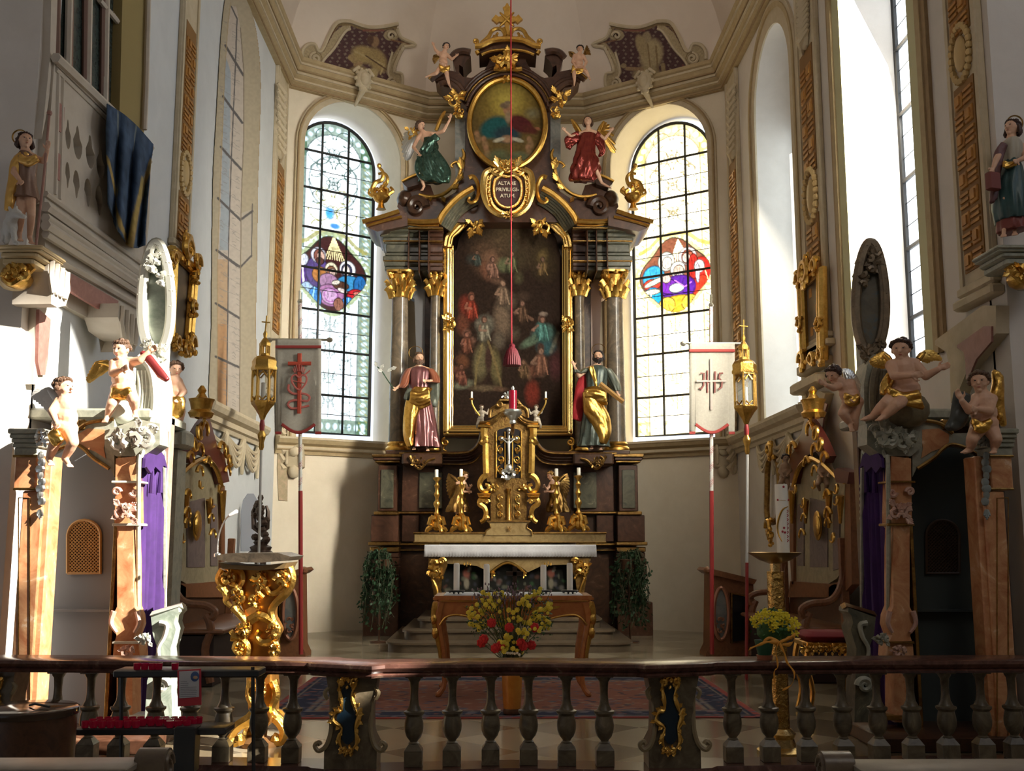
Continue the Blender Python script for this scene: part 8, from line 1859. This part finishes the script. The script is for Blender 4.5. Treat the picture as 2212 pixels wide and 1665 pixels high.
T = thing('microphone', 'slender silver gooseneck microphone curving up from the left corner of the lectern', 'microphone', P(470,1200,Yl2-.3)); mb = MB(); mb.tube([P(a,b_,Yl2-.3) for a,b_ in cr([(470,1200),(471,1170),(476,1145),(487,1122),(500,1110)],5)], .007, 6); mb.build('gooseneck', silver, T)
mb = MB(); mb.cap(P(496,1113,Yl2-.3), P(510,1105,Yl2-.3), .014, .018); mb.build('microphone_head', M('pale_foam',(.7,.68,.68),.6), T); mb = MB(); mb.lathe([(.03,-.005),(.03,.02),(.012,.03)], P(470,1201,Yl2-.3), 12); mb.build('microphone_base', silver, T)
# ================================================================ PASCHAL CANDLE
Yp_ = 8.95; b = Vector((P(1688,1600,Yp_).x, Yp_, 0)); T = thing('candle_stand', 'tall hammered brass paschal candle stand with wide dish on the right', 'candle stand', b)
mb = MB(); mb.lathe([(.20,0),(.20,.03),(.12,.06),(.10,.12),(.12,.16),(.08,.20)], b, 20); mb.build('stand_foot', brass, T)
ham = M('hammered_brass', (.75,.52,.18), .22, 1, c2=(.50,.30,.08), sc=16, bump=.9, bsc=26)
z1 = P(1688,1234,Yp_).z; z2 = P(1688,1196,Yp_).z
mb = MB(); mb.lathe([(.072,.18),(.072,z1)], b, 24); mb.build('hammered_column', ham, T)
mb = MB(); mb.lathe([(.045,z1),(.045,z2-.03),(.07,z2-.02)], b, 18); mb.build('neck', brass, T)
mb = MB(); r = m(113,Yp_)/2; mb.lathe([(.05,z2-.08),(r*.6,z2-.05),(r*.97,z2-.0),(r,z2+.012),(r*.9,z2-.0),(r*.5,z2-.025),(.03,z2-.03)], b, 32); mb.build('drip_dish', M('dull_brass',(.42,.30,.14),.3,1), T)
zc0 = z2-.02; zc1 = P(1690,1046,Yp_).z; rc = m(27,Yp_)/2; T2 = thing('paschal_candle', 'thick white paschal candle with gold crescent and red motifs on the brass stand', 'candle', b+Vector((0,0,zc0)))
bc = Vector((P(1689,1100,Yp_).x, Yp_, 0)); mb = MB(); mb.lathe([(rc,zc0),(rc,zc1-.01),(rc*.95,zc1)], bc, 28); mb.build('wax_body', wax, T2)
def onc(x, y, e=.002):
    p = P(x, y, Yp_); dx = max(-rc*.97, min(rc*.97, p.x-bc.x)); return Vector((bc.x+dx, Yp_-math.sqrt(rc*rc-dx*dx)-e, p.z))
mb = MB(); mb.tube([onc(x,y) for x,y in cr([(1700,1094),(1688,1100),(1681,1115),(1678,1135),(1680,1155),(1686,1170)],5)], [.003+.007*math.sin(PI*i/25) for i in range(26)], 5); mb.tube([onc(x,1081) for x in (1677,1684,1692,1700)], .002, 5); mb.build('gold_crescent', gold, T2)
mb = MB()
for (x,y) in ((1689,1052),(1678,1080),(1701,1080),(1690,1140),(1692,1150),(1687,1148)): mb.ell(onc(x,y), (.010,.004,.010), 6)
for i, y in enumerate(range(1102,1170,9)): mb.tube([onc(1697,y), onc(1701,y+2), onc(1697,y+5)], .0035, 5)
mb.build('red_motifs', M('red_wax',(.45,.03,.05),.5), T2)
# ================================================================ COMMUNION RAIL
Yr0 = 8.15
ZR = P(1106,1431,Yr0-.18).z
path = [P(-60,1413,8.45),P(700,1432,8.22),P(712,1433,8.15),P(800,1438,8.02),P(815,1436,8.06),P(1106,1430,8.15),P(1388,1436,8.06),P(1402,1438,8.02),P(1500,1436,8.12),P(1515,1435,8.2),P(2300,1440,8.3)]
path = [Vector((p.x,p.y,0)) for p in path]
Rl = thing('communion_rail', 'long curving marbled stone communion railing across the foreground', 'railing', (0,Yr0,0))
for name, prof_, mt in (('handrail',[(-.16,ZR-.095),(.16,ZR-.095),(.17,ZR-.08),(.15,ZR-.065),(.17,ZR-.05),(.185,ZR-.03),(.18,ZR-.008),(.16,ZR),(-.16,ZR),(-.18,ZR-.008),(-.185,ZR-.03),(-.17,ZR-.05),(-.15,ZR-.065),(-.17,ZR-.08)],mrailr),('plinth',[(-.17,-.12),(.17,-.12),(.17,.04),(.15,.085),(-.15,.085),(-.17,.04)],mrailr)):
    mb = MB(); mb.sweep(prof_, path); mb.build(name, mt, Rl, ang=30)
def railY(X):
    for a, c in zip(path, path[1:]):
        if a.x <= X <= c.x: t = (X-a.x)/(c.x-a.x); return a.y+(c.y-a.y)*t
    return 8.2
def baluster(x):
    X = P(x,1540,8.2).x; Y = railY(X); c = Vector((X,Y,0)); h = ZR-.09; mb = MB(); 
    mb.box(c+Vector((0,0,.142)), (.13,.13,.114), bev=.004)
    mb.add(*frust(c, .065, .198, .034, .243))
    mb.lathe([(.034,.24),(.042,.247),(.030,.257),(.030,.262),(.054,.29),(.068,.33),(.071,.365),(.067,.40),(.058,.435),(.066,.445),(.076,.456),(.076,.470),(.055,.478),(.036,.515),(.030,.56),(.029,h-.13),(.034,h-.06),(.048,h-.04),(.05,h-.025)], c, 14)
    mb.box(c+Vector((0,0,h-.013)), (.13,.13,.026), bev=.003)
    return mb.build('baluster', mrail, Rl)
def frust(c, a, z0, b_, z1):
    vs = [c+Vector((sx*w_, sy*w_, z)) for z, w_ in ((z0,a),(z1,b_)) for sx, sy in ((-1,-1),(1,-1),(1,1),(-1,1))]
    return vs, [(0,1,2,3),(4,7,6,5),(0,4,5,1),(1,5,6,2),(2,6,7,3),(3,7,4,0)]
for x in (100,175,245,325,402,478,556,630,897,978,1060,1141,1222,1302,1582,1662,1743,1823,1900,1975,2052,2130,2200): baluster(x)
def pedestal(x0, x1, sg, Yf, shield=True):
    mb = MB(); p0, p1 = P(x0,1550,Yf), P(x1,1550,Yf); xc = (p0.x+p1.x)/2; w_ = abs(p1.x-p0.x)
    out = [(-.5,0),(-.5,.24),(-.40,.31),(-.38,.42),(-.38,.54),(-.44,.62),(-.5,ZR-.09),(.5,ZR-.09),(.44,.62),(.38,.54),(.38,.42),(.40,.31),(.5,.24),(.5,0)]
    o2 = [(xc+a*w_, z) for a, z in out]; mb.plate(o2, [], (0,Yf,0), (1,0,0), (0,0,1), (0,.28,0)); ped = mb.build('pedestal', mrail, Rl)
    for s_ in (-1,1):
        mb = MB(); X = xc+s_*w_*.46; sc_ = [(X-s_*.02,Yf+.05,.62),(X-s_*.03,Yf+.02,.50),(X-s_*.03,Yf,.35),(X+s_*.0,Yf-.01,.25),(X+s_*.05,Yf-.02,.215),(X+s_*.08,Yf-.02,.25),(X+s_*.055,Yf-.02,.275),(X+s_*.04,Yf-.02,.255)]
        mb.tube(cr(sc_,4), [.018]*29, 6); mb.tube(cr([(X-s_*.02,Yf+.02,.66),(X+s_*.02,Yf,.62),(X,Yf,.57)],4), .016, 6); mb.build('side_scroll', M('ochre_scroll_stone',(.26,.20,.11),.4), ped)
    if shield:
        cx_, k = (x0+x1)/2-8, 1
        mb = MB(); sh_ = [(-14,-60),(2,-72),(14,-62),(8,-40),(14,-15),(20,5),(14,25),(18,50),(6,68),(-8,66),(-16,45),(-10,25),(-26,10),(-20,-8),(-10,-10),(-12,-35)]
        mb.slab(cr([(cx_+a*.9,1545+b_*.9) for a,b_ in sh_],3,True), Yf-.012, .014); mb.build('blue_inlay', M('midnight_blue_inlay',(.008,.022,.04),.3), ped)
        mb = MB(); q = cr([(cx_+a*1.2,1545+b_*1.12) for a,b_ in sh_],3,True); q.append(q[0])
        mb.tube([P(a,b_,Yf-.02) for a,b_ in q], [.013+.006*math.sin(i*1.3) for i in range(len(q))], 6)
        for i in range(0, len(q)-1, 2): a,b_ = q[i]; leaf(mb, (a,b_), 13, math.degrees(math.atan2(-(b_-1545), a-cx_)), Yf-.02)
        rocaille(mb, cx_+2, 1472, 44, 26, Yf-.02, 77, 7, .01); rocaille(mb, cx_-2, 1622, 40, 20, Yf-.02, 78, 6, .01); orn(mb, [(cx_+20,1545),(cx_+30,1530),(cx_+26,1560),(cx_+18,1575)], Yf-.02, .012, .006)
        mb.build('gilded_rocaille', gold, ped)
pedestal(702, 815, -1, 7.98); pedestal(1400, 1512, 1, 7.98); pedestal(-40, 26, -1, 8.3)
# ---------------------------------------------------------------- potted chrysanthemum on the rail
Yf = railY(P(1652,1430,8.25).x); b = Vector((P(1650,1430,Yf).x, Yf-.03, ZR)); T = thing('potted_chrysanthemum', 'potted yellow chrysanthemum with orange ribbon standing on the right part of the railing', 'plant', b)
mb = MB(); mb.lathe([(.055,0),(.062,.03),(.05,.03)], b, 18); mb.build('terracotta_saucer', M('terracotta',(.42,.15,.08),.7), T); mb = MB(); mb.lathe([(.05,.03),(.07,.12),(.075,.14),(.06,.13)], b, 18); mb.build('green_pot', M('green_foil',(.02,.09,.05),.35), T)
R = random.Random(6); fl = MB(); lf = MB(); cc = b+Vector((.07,-.0,.24))
for i in range(170):
    a = R.uniform(0,2*PI); e = R.uniform(-.6,1); ce = math.sqrt(1-e*e); p = cc+Vector((.17*ce*math.cos(a)*R.uniform(.5,1), .12*ce*math.sin(a), .13*e)); z = R.uniform(.02,.04); d = Vector((R.uniform(-1,1),R.uniform(-1,.3),R.uniform(-1,.6))).normalized(); v = d.orthogonal().normalized(); lf.add([p, p+d*z*.5+v*z*.4, p+d*z, p+d*z*.5-v*z*.4], [(0,1,2,3)])
lf.ell(cc+Vector((0,0,-.03)), (.13,.09,.10), 10); fls = []
ylp = M('yellow_daisy_petal', (.85,.70,.04), .6)
for (x,y) in ((1628,1338),(1645,1342),(1652,1330),(1670,1328),(1672,1340),(1685,1335),(1697,1330),(1690,1348),(1675,1352),(1705,1345),(1715,1340),(1708,1358),(1668,1360),(1722,1352),(1640,1328),(1660,1345),(1632,1350),(1700,1338),(1718,1370),(1655,1322),(1684,1324)):
    fb = MB(); p = P(x, y, Yf-.15+R.uniform(-.03,.06))
    for i in range(11): a = 2*PI*i/11+R.random(); fb.cap(p, p+Vector((.026*math.cos(a), -.004, .020*math.sin(a)+.004)), .004, .0075, 5)
    fb.ell(p+Vector((0,-.008,0)), (.011,.008,.010), 6); fb.build('daisy', ylp, T)
lf.build('foliage', M('chrysanthemum_leaf',(.04,.12,.03),.6), T)['kind'] = 'stuff'
orr = M('orange_ribbon', (.70,.30,.03), .6)
mb = MB()
def ribbon(pts, w_, dY):
    q = cr([(P(a,b_,Yf-dY)[:]) for a,b_ in pts], 5); vs = []
    for i, p in enumerate(q): k = w_*(.8+.3*math.sin(i*.9)); vs += [Vector(p)+Vector((k*.6,0,k)), Vector(p)-Vector((k*.6,.004,k))]
    mb.add(vs, [(2*i,2*i+2,2*i+3,2*i+1) for i in range(len(q)-1)])
ribbon([(1680,1388),(1660,1386),(1640,1392),(1618,1402)], .014, .2); ribbon([(1682,1388),(1700,1380),(1716,1372),(1710,1390),(1690,1392)], .016, .2); ribbon([(1680,1390),(1676,1410),(1680,1440),(1672,1450),(1674,1480)], .010, .22); ribbon([(1684,1390),(1694,1410),(1700,1430),(1716,1455),(1708,1480),(1690,1490)], .010, .22); ribbon([(1648,1385),(1665,1378),(1682,1390),(1698,1380),(1712,1378)], .018, .17)
o = mb.build('orange_ribbon', orr, T); o.modifiers.new('t','SOLIDIFY').thickness = .002
# ================================================================ VOTIVE CANDLE RACK
Yv = 7.62; T = thing('votive_rack', 'dark metal votive candle rack with offering box in front of the railing, left', 'candle rack', P(405,1640,Yv)); gm = M('dark_grey_metal', (.06,.065,.07), .4, .7)
g0 = lambda x, y, dy=0: P(x, y, Yv+dy)
mb = MB(); mb.tube([g0(546,1440), g0(548,1668)], .013, 6); mb.build('post', gm, T); mb = MB(); mb.tube([g0(262,1450), g0(262,1640)], .013, 6); mb.build('post', gm, T)
zU = P(400,1458,Yv).z; zL = P(400,1580,Yv).z; xa, xb = g0(246,1450).x, g0(560,1450).x
mb = MB(); mb.box(((xa+xb)/2,Yv+.10,zU+.01), (xb-xa,.24,.05), bev=.008); mb.build('upper_tray', gm, T)
mb = MB(); mb.box(((g0(255,1).x+g0(552,1).x)/2,Yv+.06,zL+.01), (g0(552,1).x-g0(255,1).x,.26,.045), bev=.008); mb.build('lower_tray', gm, T)
mb = MB(); bx = g0(409,1600); mb.box((bx.x,Yv-.06,zL-.10), (m(44,Yv),.14,.30), bev=.008); mb.build('offering_box', gm, T)
rg = M('ruby_glass')
def votive(x, y, lab, grp):
    p = Vector((P(x,1,Yv).x, Yv+y, (zL if grp[0] == 'r' and 'lower' in grp else zU)+.034)); o = MB(); o.lathe([(.020,0),(.024,.005),(.026,.045),(.022,.045),(.018,.02)], p, 12); o = o.build('votive_candle', rg); tag(o, lab, 'votive candle', grp); return o
ORD = 'first second third fourth fifth sixth seventh eighth ninth tenth eleventh twelfth thirteenth fourteenth fifteenth sixteenth'.split()
for row in range(3):
    n = 0
    for i in range(16):
        x = 276+i*16.5
        if 384 < x+row*5 < 434 and row == 0 or (x > 480): continue
        votive(x+row*5, -.04+row*.085, 'red votive glass on the lower rack tray, %s from left, %s row' % (ORD[n], ('front','middle','back')[row]), 'red votive candles on the lower tray'); n += 1
for n, x in enumerate((365,380,395,408,440)): votive(x, .03, 'red glass votive candle on the upper rack tray, %s from the left' % ORD[n], 'red votive candles on the upper tray')
T = thing('notice_sign', 'small red notice with white printed sheet and round picture hung on the candle rack', 'sign', g0(409,1520)); Ys = Yv-.06
mb = MB(); mb.slab([(383,1448),(434,1444),(435,1522),(384,1526)], Ys, .006); mb.build('red_board', M('red_card',(.50,.04,.06),.6), T)
mb = MB(); mb.slab([(387,1450),(430,1448),(430,1505),(387,1508)], Ys-.003, .002); mb.build('white_sheet', M('white_paper',(.55,.56,.60),.7), T)
mb = MB(); mb.ell(P(421,1461,Ys-.004), (.030,.002,.034), 16); mb.build('round_picture', M('blue_picture',(.06,.12,.30),.5), T)
mb = MB(); mb.ell(P(422,1463,Ys-.006), (.017,.002,.012), 10); mb.build('picture_motif', M('tan_picture',(.50,.34,.22),.5), T)
mb = MB()
for i in range(9): y = 1472+i*4; x0 = 390; mb.tube([P(x0,y,Ys-.004), P(x0+(14 if i < 3 else 33)+(i*7)%4,y-.5,Ys-.004)], .0013, 4)
mb.build('printed_lines', M('grey_ink',(.20,.20,.25),.7), T)['kind'] = 'stuff'
# ================================================================ ROUND CHEST, PEWS
Yd = 7.1; c = P(60,1545,Yd); zt_ = P(60,1541,Yd-.3).z; T = thing('round_chest', 'dark round lidded wooden chest at the left edge before the railing', 'chest', (c.x,Yd,0)); r = P(166,1545,Yd).x-c.x
mb = MB(); mb.lathe([(r*.93,-.1),(r*.95,zt_-.05)], (c.x,Yd,0), 40); mb.build('drum', woodd, T); mb = MB(); mb.lathe([(r*.98,zt_-.05),(r,zt_-.03),(r*.99,zt_-.01),(r*.94,zt_),(r*.3,zt_+.012)], (c.x,Yd,0), 40); ld = mb.build('lid', M('glossy_dark_lid',(.05,.03,.02),.12), T)
mb = MB(); mb.tube([(c.x+.05,Yd-.1,zt_+.02),(c.x+.1,Yd-.14,zt_+.035),(c.x+.2,Yd-.16,zt_+.02)], .008, 6); mb.build('lid_handle', iron, ld)
pewm = M('pale_grey_pew_ledge', (.30,.26,.21), .45, c2=(.24,.21,.17), sc=8); pd = M('dark_pew_wood', (.10,.07,.05), .35, c2=(.16,.12,.08), sc=6, veins=True)
Yw = 4.2
for k in (0,1):
    L = k == 0; T = thing('church_pew', 'church pew with pale ledge and scrolled end at the bottom left edge' if L else 'church pew with pale ledge and scrolled end at the bottom right edge', 'pew', P(150 if L else 2050,1665,Yw))
    xa, xb = ((-120,312) if L else (1828,2330)); p, q = P(xa,1634 if L else 1643,Yw), P(xb,1637 if L else 1640,Yw); z = q.z
    mb = MB(); mb.box(((p.x+q.x)/2,Yw-.09,z-.012), (abs(q.x-p.x),.22,.024), bev=.004); mb.build('book_ledge', pewm, T)
    mb = MB(); mb.box(((p.x+q.x)/2,Yw+.01,z-.50), (abs(q.x-p.x),.03,.95)); mb.build('front_panel', pd, T)
    xe = 336 if L else 1802; e = P(xe,1650,Yw); s_ = 1; hw = m(30,Yw)
    mb = MB(); zz = P(xe,1613 if L else 1620,Yw).z; out = cr([(Yw+.16,-.15),(Yw+.16,z-.35),(Yw+.05,z-.2),(Yw+.05,z-.06),(Yw+.04,zz-.03),(Yw-.01,zz),(Yw-.07,zz-.02),(Yw-.09,z-.05),(Yw-.10,z-.2),(Yw-.2,z-.35),(Yw-.2,-.15)],3,True)
    mb.plate(out, [], (e.x-hw,0,0), (0,1,0), (0,0,1), (hw*2,0,0)); pe_ = mb.build('scrolled_end', pd, T)
    mb = MB()
    for sx in (-1,1): mb.tube([Vector((e.x+sx*hw*1.02, Yw-.02+.055*math.cos(a)*(1-a/11), zz-.065+.055*math.sin(a)*(1-a/11))) for a in [i*.45 for i in range(18)]], .009, 6)
    split_build(mb, 'end_volute', pd, pe_, tol=.01)
